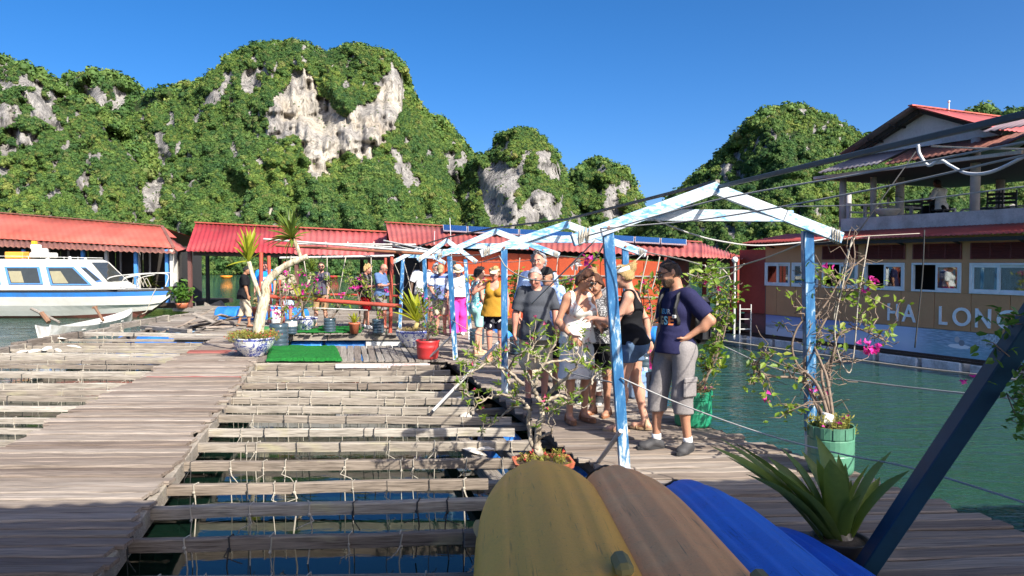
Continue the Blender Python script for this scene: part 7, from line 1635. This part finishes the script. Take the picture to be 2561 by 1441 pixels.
    # ---- hair, hats and faces
    if hair:
        ty = hair['type']; mat = hair.get('mat'); hp = []
        if ty in ('short', 'curly', 'bob', 'bun', 'fringe'):
            g = dict(short=.008, curly=.026, bob=.016, bun=.014, fringe=.012)[ty]
            f = Field([ell(hc, (.076, .096, .106), HM_), ell(hd(0, -.03, -.03), (.072, .072, .085), HM_)] + ([ell(hd(s_ * .046, -.02, -.045), (.038, .055, .078), HM_) for s_ in (1, -1)] if ty in ('curly', 'bob') else []), h * .8, g, .02)
            hr = np.random.RandomState(seed + 40); nk = dict(short=26, curly=60, bob=46, bun=20, fringe=30)[ty]; rk = dict(short=.012, curly=.021, bob=.019, bun=.013, fringe=.013)[ty]
            for _ in range(nk):
                v = hr.normal(size=3) * [1, 1, .8] + [0, -.35, .35]; v = v / np.linalg.norm(v); q = v * np.array([.080, .100, .110]) * (1 + g * 4); f.add(ell(hd(*q), np.array([rk, rk, rk * 1.5]) * hr.uniform(.7, 1.2), HM_ @ rotm('X', hr.uniform(-50, 50)) @ rotm('Z', hr.uniform(0, 90))), .010)
            f.waves(dict(short=.003, curly=.012, bob=.006, bun=.004, fringe=.004)[ty], seed + 3, 70 if ty == 'curly' else 55)
            y0 = hair.get('line', .050); f.clip(hd(0, y0, .055), HM_ @ unit((0, 1, dict(curly=-.45, bob=-.75).get(ty, -.62)))); f.sub(ell(hd(0, .10, -.02), (.060, .06, .085), HM_), .012)
            f.clip(hd(0, 0, {'curly': -.085, 'bob': -.10, 'fringe': -.06}.get(ty, -.05)), HM_ @ unit((0, .15, -1)))
            f.waves(dict(curly=.008).get(ty, .0035), seed + 9, 85)
            if ty == 'bun': f.add(ell(hd(0, -.105, .055), (.055, .05, .06), HM_), .02); f.add(cap(hd(0, -.13, .08), hd(.03, -.17, .115), .022, .012), .02); f.add(cap(hd(0, -.13, .08), hd(-.02, -.18, .085), .018, .010), .02); f.waves(.004, seed, 80)
            field_obj('hair', f, mat, T, sc, 1)
        if ty in ('cap', 'backcap'):
            f = Field([ell(hd(0, -.004, .022), (.083, .102, .100), HM_)], h * .8, .006, .01); f.clip(hd(0, 0, .030), HM_ @ unit((0, .16, -1)))
            sgn = 1 if ty == 'cap' else -1; f.add(ell(hd(0, sgn * .135, .036 - (.03 if sgn < 0 else 0)), (.068, .075, .0085), HM_ @ rotm('X', -12 * sgn)), .012); field_obj('cap', f, mat, T, sc, 1)
            if hair.get('under'):
                f = Field([ell(hc, (.076, .096, .106), HM_), ell(hd(0, -.03, -.03), (.072, .072, .085), HM_)], h * .8, .008, .02); f.clip(hd(0, -.005, .02), HM_ @ unit((0, 1, .1))); f.clip(hd(0, 0, -.06), HM_ @ unit((0, .15, -1))); f.clip(hd(0, 0, .05), HM_ @ unit((0, 0, 1))); field_obj('hair', f, hair['under'], T, sc, 1)
        if ty == 'hat':
            Mh = Matrix(HM_.tolist()); b = MB(); b.lathe([(r * sc, z * sc) for r, z in ((.16, .034), (.165, .040), (.10, .048), (.094, .06), (.088, .12), (.076, .146), (.05, .142), (.03, .150), (.004, .150))], Vector(hc + HM_ @ np.array([0, 0, .015])) * sc, 26, False, False, Mh @ Matrix.Rotation(R(-6), 3, 'X')); o = b.build('straw_hat', mat, T, True, True)
            b = MB(); b.lathe([(r * sc, z * sc) for r, z in ((.0985, .05), (.0945, .082))], Vector(hc + HM_ @ np.array([0, 0, .015])) * sc, 26, False, False, Mh @ Matrix.Rotation(R(-6), 3, 'X')); b.build('hat_band', M_black, o, True, True)
            f = Field([ell(hc, (.076, .096, .106), HM_), ell(hd(0, -.03, -.03), (.072, .072, .085), HM_)], h * .8, .010, .02); f.clip(hd(0, .02, .03), HM_ @ unit((0, 1, -.4))); f.clip(hd(0, 0, -.08), HM_ @ unit((0, .15, -1))); field_obj('hair', f, hair['under'], T, sc, 1)
    hm = (hair or {}).get('brow') or (hair or {}).get('mat') or M_dkwood
    for s_ in (1, -1):
        b = MB(); b.ball(Vector(hd(s_ * .031, .0885, .006)) * sc, (.0125 * sc, .008 * sc, .0075 * sc), 8, Matrix(HM_.tolist())); e = b.build('eye', plain('eye_white', (.55, .52, .48), .3), T, True, True)
        b = MB(); b.ball(Vector(hd(s_ * .031, .0955, .006)) * sc, (.0058 * sc, .003 * sc, .0058 * sc), 6, Matrix(HM_.tolist())); b.build('iris', M_black, e, True, True)
        b = MB(); b.tube([Vector(hd(s_ * .014, .104, .034)) * sc, Vector(hd(s_ * .034, .100, .040)) * sc, Vector(hd(s_ * .052, .084, .032)) * sc], .0042 * sc, 5); b.build('eyebrow', hm, T, True, True)
    b = MB(); b.tube([Vector(hd(-.022, .086, -.064)) * sc, Vector(hd(-.01, .095, -.066)) * sc, Vector(hd(.01, .095, -.066)) * sc, Vector(hd(.022, .086, -.064)) * sc], [.003 * sc, .0055 * sc, .0055 * sc, .003 * sc], 6); b.build('mouth', plain('lip_' + skin, dict(fair=(.40, .13, .10), pink=(.42, .13, .10), tan=(.30, .10, .08), asian=(.26, .10, .07), dark=(.09, .035, .03))[skin], .5), T, True, True)
    for it in face_items:
        if it == 'smile': b = MB(); b.tube([Vector(hd(x, .097 - x * x * 9, -.061 + x * x * 14)) * sc for x in np.linspace(-.024, .024, 7)], .0055 * sc, 6); b.build('teeth', M_white, T, True, True)
        if it in ('glasses', 'sunglasses'):
            b = MB()
            for s_ in (1, -1):
                c_ = np.array([s_ * .033, .112, .006])
                if it == 'sunglasses': b.ball(Vector(hd(*c_)) * sc, (.029 * sc, .008 * sc, .021 * sc), 10, Matrix((HM_ @ rotm('Z', -s_ * 14)).tolist()))
                else: b.tube([Vector(hd(c_[0] + .024 * math.cos(t), c_[1] - abs(math.cos(t)) * .004, c_[2] + .018 * math.sin(t))) * sc for t in np.linspace(0, 6.28, 13)], .0032 * sc, 5, False)
                b.tube([Vector(hd(s_ * .060, .100, .014)) * sc, Vector(hd(s_ * .080, .05, .014)) * sc, Vector(hd(s_ * .083, -.005, .010)) * sc], .0035 * sc, 5)
            b.tube([Vector(hd(-.008, .118, .012)) * sc, Vector(hd(.008, .118, .012)) * sc], .003 * sc, 5); b.build(it, M_black, T, True, True)
        if it == 'headglasses':
            b = MB()
            for s_ in (1, -1): b.ball(Vector(hd(s_ * .034, .066, .100)) * sc, (.030 * sc, .012 * sc, .022 * sc), 10, Matrix((HM_ @ rotm('X', 35)).tolist())); b.tube([Vector(hd(s_ * .062, .06, .095)) * sc, Vector(hd(s_ * .086, -.01, .05)) * sc], .004 * sc, 5)
            b.build('sunglasses', M_black, T, True, True)
        if isinstance(it, tuple) and it[0] == 'beard':
            f = Field([ell(hd(0, .026, -.062), (.057, .066, .062), HM_), ell(hd(0, .070, -.098), (.030, .026, .026), HM_)], h * .8, .007, .02); f.waves(.0025, seed + 5, 80); f.clip(hd(0, 0, -.030), HM_ @ unit((0, -.35, 1))); f.clip(hd(0, -.005, -.06), HM_ @ unit((0, -1, .1))); f.sub(ell(hd(0, .105, -.060), (.028, .03, .011), HM_), .006); field_obj('beard', f, it[1], T, sc, 1)
        if isinstance(it, tuple) and it[0] == 'visor':
            b = MB(); b.lathe([(.0885 * sc, .042 * sc), (.094 * sc, .055 * sc), (.089 * sc, .085 * sc)], Vector(hc) * sc, 24, False, False, Matrix(HM_.tolist()) @ Matrix.Diagonal((1, 1.18, 1))); b.ball(Vector(hd(0, .135, .05)) * sc, (.075 * sc, .07 * sc, .008 * sc), 12, Matrix((HM_ @ rotm('X', -14)).tolist())); b.build('visor', it[1], T, True, True)
        if isinstance(it, tuple) and it[0] == 'watch':
            sh, el, wr, d, nr, sd = armj[it[1]]; b = MB(); p0 = wr - d * .02; b.tube([Vector(p0 - d * .014) * sc, Vector(p0 + d * .014) * sc], .031 * sc, 12); b.build('watch' if it[2] is M_black else 'wristband', it[2], T, True, True)
    return J
def bvh_of(o):
    me = o.data; return BVHTree.FromPolygons([v.co.copy() for v in me.vertices], [tuple(p.vertices) for p in me.polygons])
def on_front(bv, x, z, off=.004, y=.6, d=-1):
    r = bv.ray_cast(V(x, y, z), V(0, d, 0)); return r[0] + V(0, -d * off, 0) if r[0] is not None else None
def backpack(J, mat, mat2, big=1.0):
    T, sc = J['T'], J['sc']; up = J['up']; b = MB(); c = Vector(up(0, -.235, 1.20)) * sc; M = Matrix(J['Lm'].tolist())
    b.box(c, (.29 * sc * big, .17 * sc * big, .44 * sc * big), M, .05); p = b.build('backpack', mat, T, True, True)
    b = MB(); b.box(c + M @ V(0, -.10 * big, -.07) * sc, (.22 * sc, .07 * sc, .22 * sc), M, .03); b.build('pack_pocket', mat2, p, True, True)
    bv = bvh_of(J['shirt'])
    for s_ in (1, -1):
        pts = []; b = MB()
        for z in np.linspace(1.16, 1.42, 8):
            q = on_front(bv, s_ * (.105 + .03 * (1.42 - z)) * sc, z * sc, .008)
            if q: pts.append(q)
        q = Vector(up(s_ * .11, -.03, 1.50)) * sc; pts += [q, Vector(up(s_ * .10, -.13, 1.40)) * sc]
        b.tube(pts, .026 * sc, 8, True, .45); b.build('strap', mat, p, True, True)
    return p
def print_text(J, txt, x0, x1, z0, z1, cols, off=.004):
    """lettering printed on the chest of a shirt"""
    bv = bvh_of(J['shirt']); sc = J['sc']; n = len(txt); wch = (x1 - x0) / n
    for i, ch in enumerate(txt):
        cu = bpy.data.curves.new('print', 'FONT'); cu.body = ch; cu.resolution_u = 3; cu.offset = .03
        tmp = bpy.data.objects.new('tmp', cu); COL.objects.link(tmp); me = bpy.data.meshes.new_from_object(tmp.evaluated_get(bpy.context.evaluated_depsgraph_get())); COL.objects.unlink(tmp); bpy.data.objects.remove(tmp)
        co = np.empty(len(me.vertices) * 3); me.vertices.foreach_get('co', co); co = co.reshape(-1, 3); lo, hi = co.min(0), co.max(0); out = []
        for p in co:
            u = (p[0] - lo[0]) / max(1e-6, hi[0] - lo[0]); x = x0 + wch * (i + .08 + .84 * u) if hi[0] - lo[0] > .2 else x0 + wch * (i + .5) + (p[0] - (lo[0] + hi[0]) / 2) * .1; z = z0 + (z1 - z0) * (p[1] - lo[1]) / max(1e-6, hi[1] - lo[1])
            q = on_front(bv, -x * sc, z * sc, off); out.append(q if q else V(-x * sc, .14, z * sc))
        me.vertices.foreach_set('co', np.array([[*q] for q in out]).ravel()); me.materials.clear(); me.materials.append(plain('print_' + str(cols[i % len(cols)]), cols[i % len(cols)], .7)); me.update()
        link('printed_letter', me, J['shirt'])
# ------------------------------------------------------------------ the visitors
H_dk = hairmat('dark_brown_hair', (.045, .026, .016)); H_bl = hairmat('black_hair', (.018, .015, .014)); H_gr = hairmat('grey_hair', (.42, .41, .40)); H_blond = hairmat('blonde_hair', (.50, .33, .13)); H_curl = hairmat('sandy_hair', (.42, .25, .12)); H_br = hairmat('chestnut_hair', (.10, .038, .018)); H_beard = hairmat('brown_beard', (.10, .055, .03)); H_mix = hairmat('greying_hair', (.10, .095, .09))
C_navy = cloth('navy_cotton', (.022, .022, .065)); C_cargo = cloth('grey_cargo', (.24, .22, .215)); C_black = cloth('black_cotton', (.012, .012, .014)); C_denim = cloth('denim', (.10, .16, .26)); C_ldenim = cloth('light_denim', (.42, .52, .66)); C_beige = cloth('beige_cotton', (.52, .44, .32)); C_char = cloth('charcoal_jersey', (.065, .070, .082), 90, .14)
C_white = cloth('white_cotton', (.78, .77, .75)); C_grey = cloth('grey_cotton', (.22, .21, .21)); C_must = cloth('mustard_jersey', (.40, .21, .025)); C_pink = cloth('hot_pink_cotton', (.80, .06, .36)); C_blue = cloth('bright_blue_cotton', (.015, .24, .68)); C_red = cloth('red_cotton', (.62, .012, .02)); C_tan = cloth('tan_cotton', (.36, .23, .12)); C_slate = cloth('slate_polo', (.085, .08, .11)); C_steel = cloth('steel_blue_cotton', (.10, .17, .33)); C_paleb = cloth('pale_blue_cotton', (.40, .52, .74))
C_floral = cloth('white_floral_cotton', (.78, .75, .68), 60, .08, [(9, .60, (.62, .40, .33), 1.2), (14, .66, (.10, .22, .15), .8), (22, .68, (.55, .30, .26), .5)]); C_skirtw = cloth('white_grey_skirt', (.66, .65, .64), 60, .1, [(6, .60, (.36, .35, .36), 1.0)]); C_speck = cloth('speckled_grey_tee', (.09, .09, .095), 60, .2, [(70, .54, (.42, .42, .42), 0)]); C_pattsk = cloth('patterned_long_skirt', (.62, .60, .55), 60, .1, [(26, .52, (.20, .19, .18), .6)])
C_turq = cloth('turquoise_floral', (.36, .62, .62), 60, .08, [(11, .50, (.06, .30, .34), 1.2), (13, .56, (.70, .70, .66), .8), (10, .60, (.60, .06, .08), .4)]); C_aqua = cloth('aqua_cotton', (.36, .66, .60)); C_bfl = cloth('black_white_floral', (.014, .014, .025), 60, .1, [(8, .585, (.66, .65, .62), 1.0)]); C_camo = cloth('patterned_blouse', (.34, .28, .20), 60, .1, [(12, .52, (.10, .12, .06), 1.0), (18, .62, (.60, .52, .42), .5)]); C_bluefl = cloth('blue_white_shirt', (.42, .54, .78), 60, .1, [(22, .54, (.12, .24, .60), .8)])
C_stripe = stripes('striped_tee', [(0, (.16, .22, .44)), (.52, (.16, .22, .44)), (.545, (.74, .75, .78)), (.66, (.74, .75, .78)), (.67, (.20, .27, .50)), (.70, (.74, .75, .78)), (.80, (.06, .10, .26)), (.90, (.22, .32, .56))])
L_brown = plain('brown_leather', (.26, .11, .05), .6); L_tan = plain('tan_leather', (.38, .25, .14), .6); L_cream = plain('cream_sandal', (.62, .48, .26), .6); L_grey = plain('dark_grey_shoe', (.05, .048, .05), .7); L_white = plain('white_shoe', (.70, .69, .67), .6); L_sole = plain('black_sole', (.03, .03, .032), .7); L_wsole = plain('white_sole', (.62, .62, .60), .6)
def fp(px, py): p = gnd(px, py, .002); return (p.x, p.y, .003)
N, FAR = .0098, .0135
# man in navy
J = person('man in a navy printed tee and grey cargo shorts, hand on hip', (1.53, 7.12, .003), (-.86, -.50), 1.80, N, 'tan', .0, .88, lean=-3, hpitch=24, hyaw=-24, larm=((-.50, -.42, -.76), (.50, .62, -.58), (.55, .45, -.55), (.45, .1, .75)), rarm=((.10, .05, -1), (.0, .35, -.95)), feet=((.13, .10, .1), (-.12, -.06, -.15)),
    top=dict(type='tee', mat=C_navy, hem=.90, sleeve=.80, loose=.018, waves=.006), bottom=dict(type='shorts', mat=C_cargo, end=.35, loose=.024, pockets=True, waves=.010), shoes=dict(type='trainer', mat=L_grey, sole=L_sole, sock=C_white), hair=dict(type='short', mat=H_dk), face_items=('glasses', ('beard', H_beard)), seed=1)
print_text(J, 'NSIEUR', -.165, .07, 1.255, 1.300, [(.55, .57, .58), (.60, .10, .08), (.42, .30, .12), (.12, .42, .60), (.10, .36, .62), (.6, .6, .6)]); print_text(J, 'AUGSE', -.165, .085, 1.155, 1.235, [(.62, .36, .20), (.62, .50, .40), (.50, .38, .20), (.30, .62, .70), (.75, .20, .06)])
backpack(J, M_black, plain('dark_pack_cloth', (.03, .03, .034), .7))
b = MB(); q = on_front(bvh_of(J['shirt']), -.115 * J['sc'], 1.27 * J['sc'], .03); b.box(q, (.045, .02, .09), None, .01); o = b.build('strap_gadget', M_black, J['T'], False, True); b = MB(); b.box(q + V(0, .006, -.035), (.05, .022, .035), None, .008); b.build('gadget_light', M_white, o, False, True)
# blonde woman
J = person('blonde woman in a black strappy top and denim shorts behind the blue post', (1.27, 7.95, .003), (-.92, .32), 1.74, N, 'fair', .0, 1.0, True, lean=4, hpitch=14, hyaw=8, larm=((-.12, .42, -.88), (.22, .95, .12), (.25, .95, .05), (.3, 0, -1)), rarm=((.18, -.42, -.88), (.06, -.16, -1)), feet=((.10, -.12, .0), (-.10, .10)),
    top=dict(type='tank', mat=C_black, hem=.92, loose=.016, deep=1.33), bottom=dict(type='shorts', mat=C_denim, end=.735, loose=.020), shoes=dict(type='sandal', mat=L_tan), hair=dict(type='bun', mat=H_blond), face_items=(('visor', L_white), ('watch', 0, M_black)), seed=2)
sh, el, wr, d, nr, sd = J['arms'][0]; b = MB(); M_fan = plain('pink_fan', (.80, .05, .36), .5)
b.slab([Vector(wr + d * .07) * J['sc'] + V(0, .012, 0), Vector(wr + d * .07) * J['sc'] + V(0, -.012, 0), Vector(wr + d * .30) * J['sc'] + V(0, -.045, 0), Vector(wr + d * .31) * J['sc'] + V(0, .0, 0), Vector(wr + d * .29) * J['sc'] + V(0, .045, 0)], .014, (1, 0, 0))
o = b.build('folding_fan', M_fan, None, local=True); Rz = Matrix.Translation(J['T'].location) @ Matrix.Rotation(J['T'].rotation_euler.z, 4, 'Z'); o.matrix_world = Rz; tag(o, 'pink folded fan held low in the blonde woman\'s hand', 'fan')
# woman in speckled tee behind the post
J = person('woman in a speckled grey tee half hidden behind the blue post', (1.02, 8.75, .003), (-.55, -.83), 1.64, N, 'tan', .02, 1.0, True, lean=6, hpitch=20, larm=((-.1, .35, -.9), (.35, .85, .1)), rarm=((.16, .30, -.93), (-.35, .9, .12), (-.4, .9, 0), (0, 0, -1)), top=dict(type='tee', mat=C_speck, hem=.90, sleeve=.62, loose=.02), bottom=dict(type='shorts', mat=C_black, end=.60), shoes=dict(type='sandal', mat=L_brown), hair=dict(type='bob', mat=H_br), face_items=(('watch', 0, plain('blue_band', (.03, .14, .5), .5)),), seed=3)
# floral top
J = person('smiling woman in dark sunglasses, white floral top and pale skirt behind the bonsai', (.72, 8.42, .003), (.42, -.91), 1.70, N, 'tan', .0, 1.0, True, lean=6, hpitch=20, hyaw=26, htilt=-6, rarm=((.32, -.06, -.94), (-.30, .72, -.60), (-.3, .75, -.5), (-.6, 0, -.6)), larm=((-.22, .10, -.95), (.30, .85, -.2)), feet=((.11, .03), (-.10, .0)),
    top=dict(type='tank', mat=C_floral, hem=.90, loose=.018, deep=1.27, flare=.02), bottom=dict(type='skirt', mat=C_skirtw, end=.50, r=.215), shoes=dict(type='sandal', mat=L_brown, thick=.05), hair=dict(type='bob', mat=H_br), face_items=('sunglasses', 'smile'), seed=4)
J = person('woman with curly sandy hair and glasses in a grey cardigan over white', (1.0, 9.55, .003), (-.30, -.95), 1.70, N, 'pink', .05, 1.05, True, hpitch=22, fat=.12, larm=((-.1, .25, -.95), (.3, .8, -.3)), top=dict(type='tee', mat=C_grey, hem=.86, sleeve=.9, loose=.025, vneck=True, flare=.03), bottom=dict(type='skirt', mat=C_pattsk, end=.17, r=.25), shoes=dict(type='trainer', mat=L_sole, sole=L_wsole), hair=dict(type='curly', mat=H_curl), face_items=('glasses',), seed=5)
J = person('grey haired heavyset man in a charcoal tee and beige shorts looking down', (.30, 9.35, .003), (.02, -1), 1.72, N, 'pink', .07, 1.0, hpitch=30, hyaw=-14, fat=.08, rarm=((.30, .05, -.95), (.05, .10, -1)), larm=((-.24, .1, -.95), (-.0, .3, -.95)), top=dict(type='tee', mat=C_char, hem=.84, sleeve=.80, loose=.016, waves=.008), bottom=dict(type='shorts', mat=C_beige, end=.46, loose=.035, waves=.010), shoes=dict(type='trainer', mat=L_grey, sole=L_sole), hair=dict(type='short', mat=H_gr, line=.025), seed=6)
J = person('man in a backwards black cap and a blue patterned shirt', (.52, 10.25, .003), (-.72, -.69), 1.70, N, 'tan', .03, 1.0, hpitch=22, top=dict(type='tee', mat=C_bluefl, hem=.86, sleeve=.8, loose=.024), bottom=dict(type='shorts', mat=C_black, end=.5), shoes=dict(type='trainer', mat=L_grey, sole=L_sole), hair=dict(type='backcap', mat=cloth('black_cap', (.02, .02, .02)), under=H_mix, brow=H_mix), seed=7)
J = person('tall man with curly grey hair in a pale blue shirt', (.40, 11.3, .003), (.25, -.97), 1.90, N, 'pink', .03, 1.05, hpitch=8, hyaw=-30, rarm=((.3, .0, -.95), (.1, .2, -1)), top=dict(type='tee', mat=C_paleb, hem=.86, sleeve=1.6, loose=.026), bottom=dict(type='trousers', mat=C_beige, end=.06, loose=.02), shoes=dict(type='trainer', mat=L_grey, sole=L_sole), hair=dict(type='curly', mat=H_gr, line=.02), seed=8)
# mustard and turquoise pair
J = person('woman in a mustard tank top and black floral shorts shading her eyes', (-.30, 13.5, .003), (-.12, -1), 1.68, .0115, 'pink', .03, 1.08, True, hpitch=14, fat=.12, rarm=((.72, .30, -.45), (-.55, .20, .80), (-.7, .3, .5), (0, -.2, -1)), larm=((-.2, .0, -.98), (-.02, .1, -1)), top=dict(type='tank', mat=C_must, hem=.84, loose=.02, deep=1.30, flare=.03), bottom=dict(type='shorts', mat=C_bfl, end=.60, loose=.035), shoes=dict(type='sandal', mat=L_tan), hair=dict(type='bob', mat=H_blond), face_items=(('visor', plain('straw_visor', (.66, .55, .36), .8)), ('watch', 0, L_white)), seed=9)
J = person('dark haired woman in a turquoise floral vest and aqua shorts, turned away', (-.66, 14.5, .003), (.78, .40), 1.66, .0115, 'fair', .0, 1.0, True, hpitch=10, hyaw=-10, larm=((-.1, .25, -.95), (.2, .8, -.2)), rarm=((.15, .1, -1), (-.1, .5, -.8)), feet=((.09, -.1), (-.1, .1)), top=dict(type='tank', mat=C_turq, hem=.90, loose=.016, deep=1.36), bottom=dict(type='shorts', mat=C_aqua, end=.56, loose=.014), shoes=dict(type='sandal', mat=L_cream), hair=dict(type='bob', mat=H_bl), seed=10)
# far group on the deck
J = person('woman in a straw hat, loose white top and hot pink trousers', fp(1146, 838), (.05, -1), 1.66, FAR, 'pink', .0, 1.0, True, hpitch=24, rarm=((.3, .05, -.95), (.1, .25, -.95)), larm=((-.3, .05, -.95), (-.05, .35, -.9)), feet=((.10, .16), (-.09, -.14)), top=dict(type='tee', mat=C_white, hem=.98, sleeve=.95, loose=.03, flare=.05), bottom=dict(type='trousers', mat=C_pink, end=.07, loose=.03, flare=.02), shoes=dict(type='trainer', mat=L_white), hair=dict(type='hat', mat=plain('straw', (.66, .57, .40), .8), under=H_curl, brow=H_curl), seed=11)
J = person('man in a khaki cap, blue white striped tee and beige shorts', fp(1102, 836), (.1, -1), 1.72, FAR, 'pink', .06, 1.05, hpitch=32, rarm=((.2, .15, -.95), (-.3, .7, -.5)), larm=((-.2, .15, -.95), (.3, .7, -.5)), top=dict(type='tee', mat=C_stripe, hem=.86, sleeve=.8, loose=.022), bottom=dict(type='shorts', mat=C_beige, end=.48, loose=.03), shoes=dict(type='sandal', mat=L_tan), hair=dict(type='cap', mat=cloth('khaki_cap', (.30, .26, .15)), under=H_gr, brow=H_gr), seed=12)
J = person('man in a dark cap with a yellow band behind the striped tee', (-1.55, 20.1, .003), (-.1, -1), 1.78, FAR, 'tan', .0, 1.0, hpitch=10, top=dict(type='tee', mat=C_navy, hem=.88, sleeve=.8), bottom=dict(type='shorts', mat=C_cargo, end=.5), shoes=dict(type='trainer', mat=L_grey, sole=L_sole), hair=dict(type='cap', mat=cloth('dark_cap', (.02, .035, .05), 60, .1, [(8, .57, (.6, .45, .05), 0)]), under=H_dk, brow=H_dk), seed=13)
J = person('grey bearded man in a white tee with sunglasses pushed up on his head', (-2.02, 19.7, .003), (.6, -.8), 1.74, FAR, 'pink', .05, 1.05, hpitch=24, rarm=((.15, .3, -.93), (-.2, .8, -.3)), top=dict(type='tee', mat=C_white, hem=.86, sleeve=.8, loose=.022), bottom=dict(type='shorts', mat=C_cargo, end=.5), shoes=dict(type='trainer', mat=L_grey, sole=L_sole), hair=dict(type='short', mat=H_gr), face_items=('headglasses', ('beard', H_gr)), seed=14)
J = person('dark skinned man in a white printed tee at the far end of the deck', (-2.44, 20.6, .003), (.35, -.94), 1.80, FAR, 'dark', .02, 1.05, hpitch=10, hyaw=10, rarm=((.35, .1, -.9), (.1, .3, -.9)), top=dict(type='tee', mat=cloth('white_printed_tee', (.74, .74, .73), 60, .06, [(5, .62, (.34, .40, .40), .8)]), hem=.86, sleeve=.85, loose=.024), bottom=dict(type='shorts', mat=C_black, end=.5), shoes=dict(type='trainer', mat=L_grey, sole=L_sole), hair=dict(type='short', mat=H_bl), seed=15)
J = person('bald man with glasses in a steel blue tee and grey shorts', (-3.46, 20.0, .003), (.93, -.36), 1.74, FAR, 'pink', .05, 1.0, hpitch=30, rarm=((.10, .32, -.93), (-.15, .92, .05), (-.1, 1, 0), (0, 0, 1)), larm=((-.1, .30, -.95), (.15, .92, .1), (.1, 1, 0), (0, 0, 1)), top=dict(type='tee', mat=C_steel, hem=.88, sleeve=.8), bottom=dict(type='shorts', mat=C_cargo, end=.50, loose=.03), shoes=None, hair=None, face_items=('glasses',), seed=16)
J = person('fair haired visitor in a black tee and red shorts with a backpack', (-3.90, 20.2, .003), (.95, -.30), 1.70, FAR, 'pink', .05, 1.1, fat=.12, hpitch=26, rarm=((.10, .30, -.93), (-.1, .92, .05), (-.1, 1, 0), (0, 0, 1)), larm=((-.1, .3, -.95), (.15, .9, .05)), feet=((.1, .12), (-.1, -.12)), top=dict(type='tee', mat=C_black, hem=.86, sleeve=.8, loose=.022), bottom=dict(type='shorts', mat=C_red, end=.50, loose=.03), shoes=dict(type='trainer', mat=L_white, sole=L_wsole), hair=dict(type='curly', mat=H_blond), seed=17)
backpack(J, cloth('grey_pack', (.16, .15, .16)), M_black)
J = person('man with sunglasses in a dark grey polo and tan shorts', (-5.02, 20.0, .003), (-.45, -.89), 1.76, FAR, 'fair', .03, 1.06, hpitch=10, hyaw=40, rarm=((.22, -.05, -.97), (.02, .12, -1)), larm=((-.22, .05, -.97), (-.0, .2, -1)), feet=((.12, .1), (-.12, -.06)), top=dict(type='tee', mat=C_slate, hem=.90, sleeve=.6, loose=.016), bottom=dict(type='shorts', mat=C_tan, end=.50, loose=.026), shoes=dict(type='trainer', mat=L_grey, sole=L_wsole), hair=dict(type='short', mat=H_dk), face_items=('sunglasses', ('beard', H_dk)), seed=18)
J = person('woman in a patterned blouse and denim shorts behind the slanting tree trunk', (-6.12, 20.6, .003), (.2, -.98), 1.66, FAR, 'pink', .03, 1.05, True, fat=.08, hpitch=20, rarm=((.15, .2, -.95), (-.4, .7, -.2)), larm=((-.2, .2, -.95), (.4, .7, -.2)), top=dict(type='tee', mat=C_camo, hem=.92, sleeve=.7, loose=.02), bottom=dict(type='shorts', mat=C_ldenim, end=.62, loose=.026), shoes=dict(type='trainer', mat=L_white), hair=dict(type='bob', mat=H_br), seed=19)
J = person('man in a bright blue tee with a white chest print', (-7.12, 21.9, .003), (.1, -1), 1.80, FAR, 'pink', .06, 1.1, fat=.06, hpitch=30, hyaw=10, rarm=((.25, .0, -.97), (.05, .15, -1)), larm=((-.25, .05, -.97), (.0, .3, -.95)), top=dict(type='tee', mat=C_blue, hem=.88, sleeve=.8, loose=.02), bottom=dict(type='shorts', mat=C_ldenim, end=.50, loose=.03), shoes=dict(type='sandal', mat=L_brown), hair=dict(type='short', mat=H_bl), seed=20)
bv = bvh_of(J['shirt']); b = MB(); b.add([on_front(bv, x, z, .006) or V(x, .16, z) for z in (1.26, 1.33) for x in np.linspace(-.13, .13, 9)], [(i, i + 1, i + 10, i + 9) for i in range(8)]); b.build('chest_print', M_white, J['shirt'], local=True)
J = person('barefoot man in a black tee and rolled beige trousers walking on the landing', (-7.28, 20.6, .003), (.85, .25), 1.66, FAR, 'asian', .0, 1.0, lean=4, hpitch=12, hyaw=-12, rarm=((.08, .15, -1), (.0, .25, -.95)), larm=((-.1, -.1, -1), (0, .1, -1)), feet=((.08, .14), (-.09, -.16)), top=dict(type='tee', mat=C_black, hem=.80, sleeve=.8, loose=.034), bottom=dict(type='trousers', mat=C_beige, end=.30, loose=.026, waves=.01), shoes=None, hair=dict(type='short', mat=H_bl), seed=21)
q = H(spx(2352, 3.6), 3.6, 2.72)
J = person('guest in a pale grey shirt seated on the shaded roof terrace', tuple(q), (-HE.x, -HE.y), 1.72, FAR, 'dark', .0, 1.05, hpitch=14, lean=8, seated=(.52, np.array([.1, .40, -.02]), np.array([.1, .44, -.44]), np.array([-.1, .40, -.02]), np.array([-.1, .44, -.44])), rarm=((.1, .4, -.85), (-.1, .9, .1)), larm=((-.1, .4, -.85), (.1, .9, .1)), top=dict(type='tee', mat=C_white, hem=.86, sleeve=.9), bottom=dict(type='trousers', mat=C_black, end=.1), shoes=dict(type='trainer', mat=L_grey, sole=L_sole), hair=dict(type='short', mat=H_bl), seed=22)
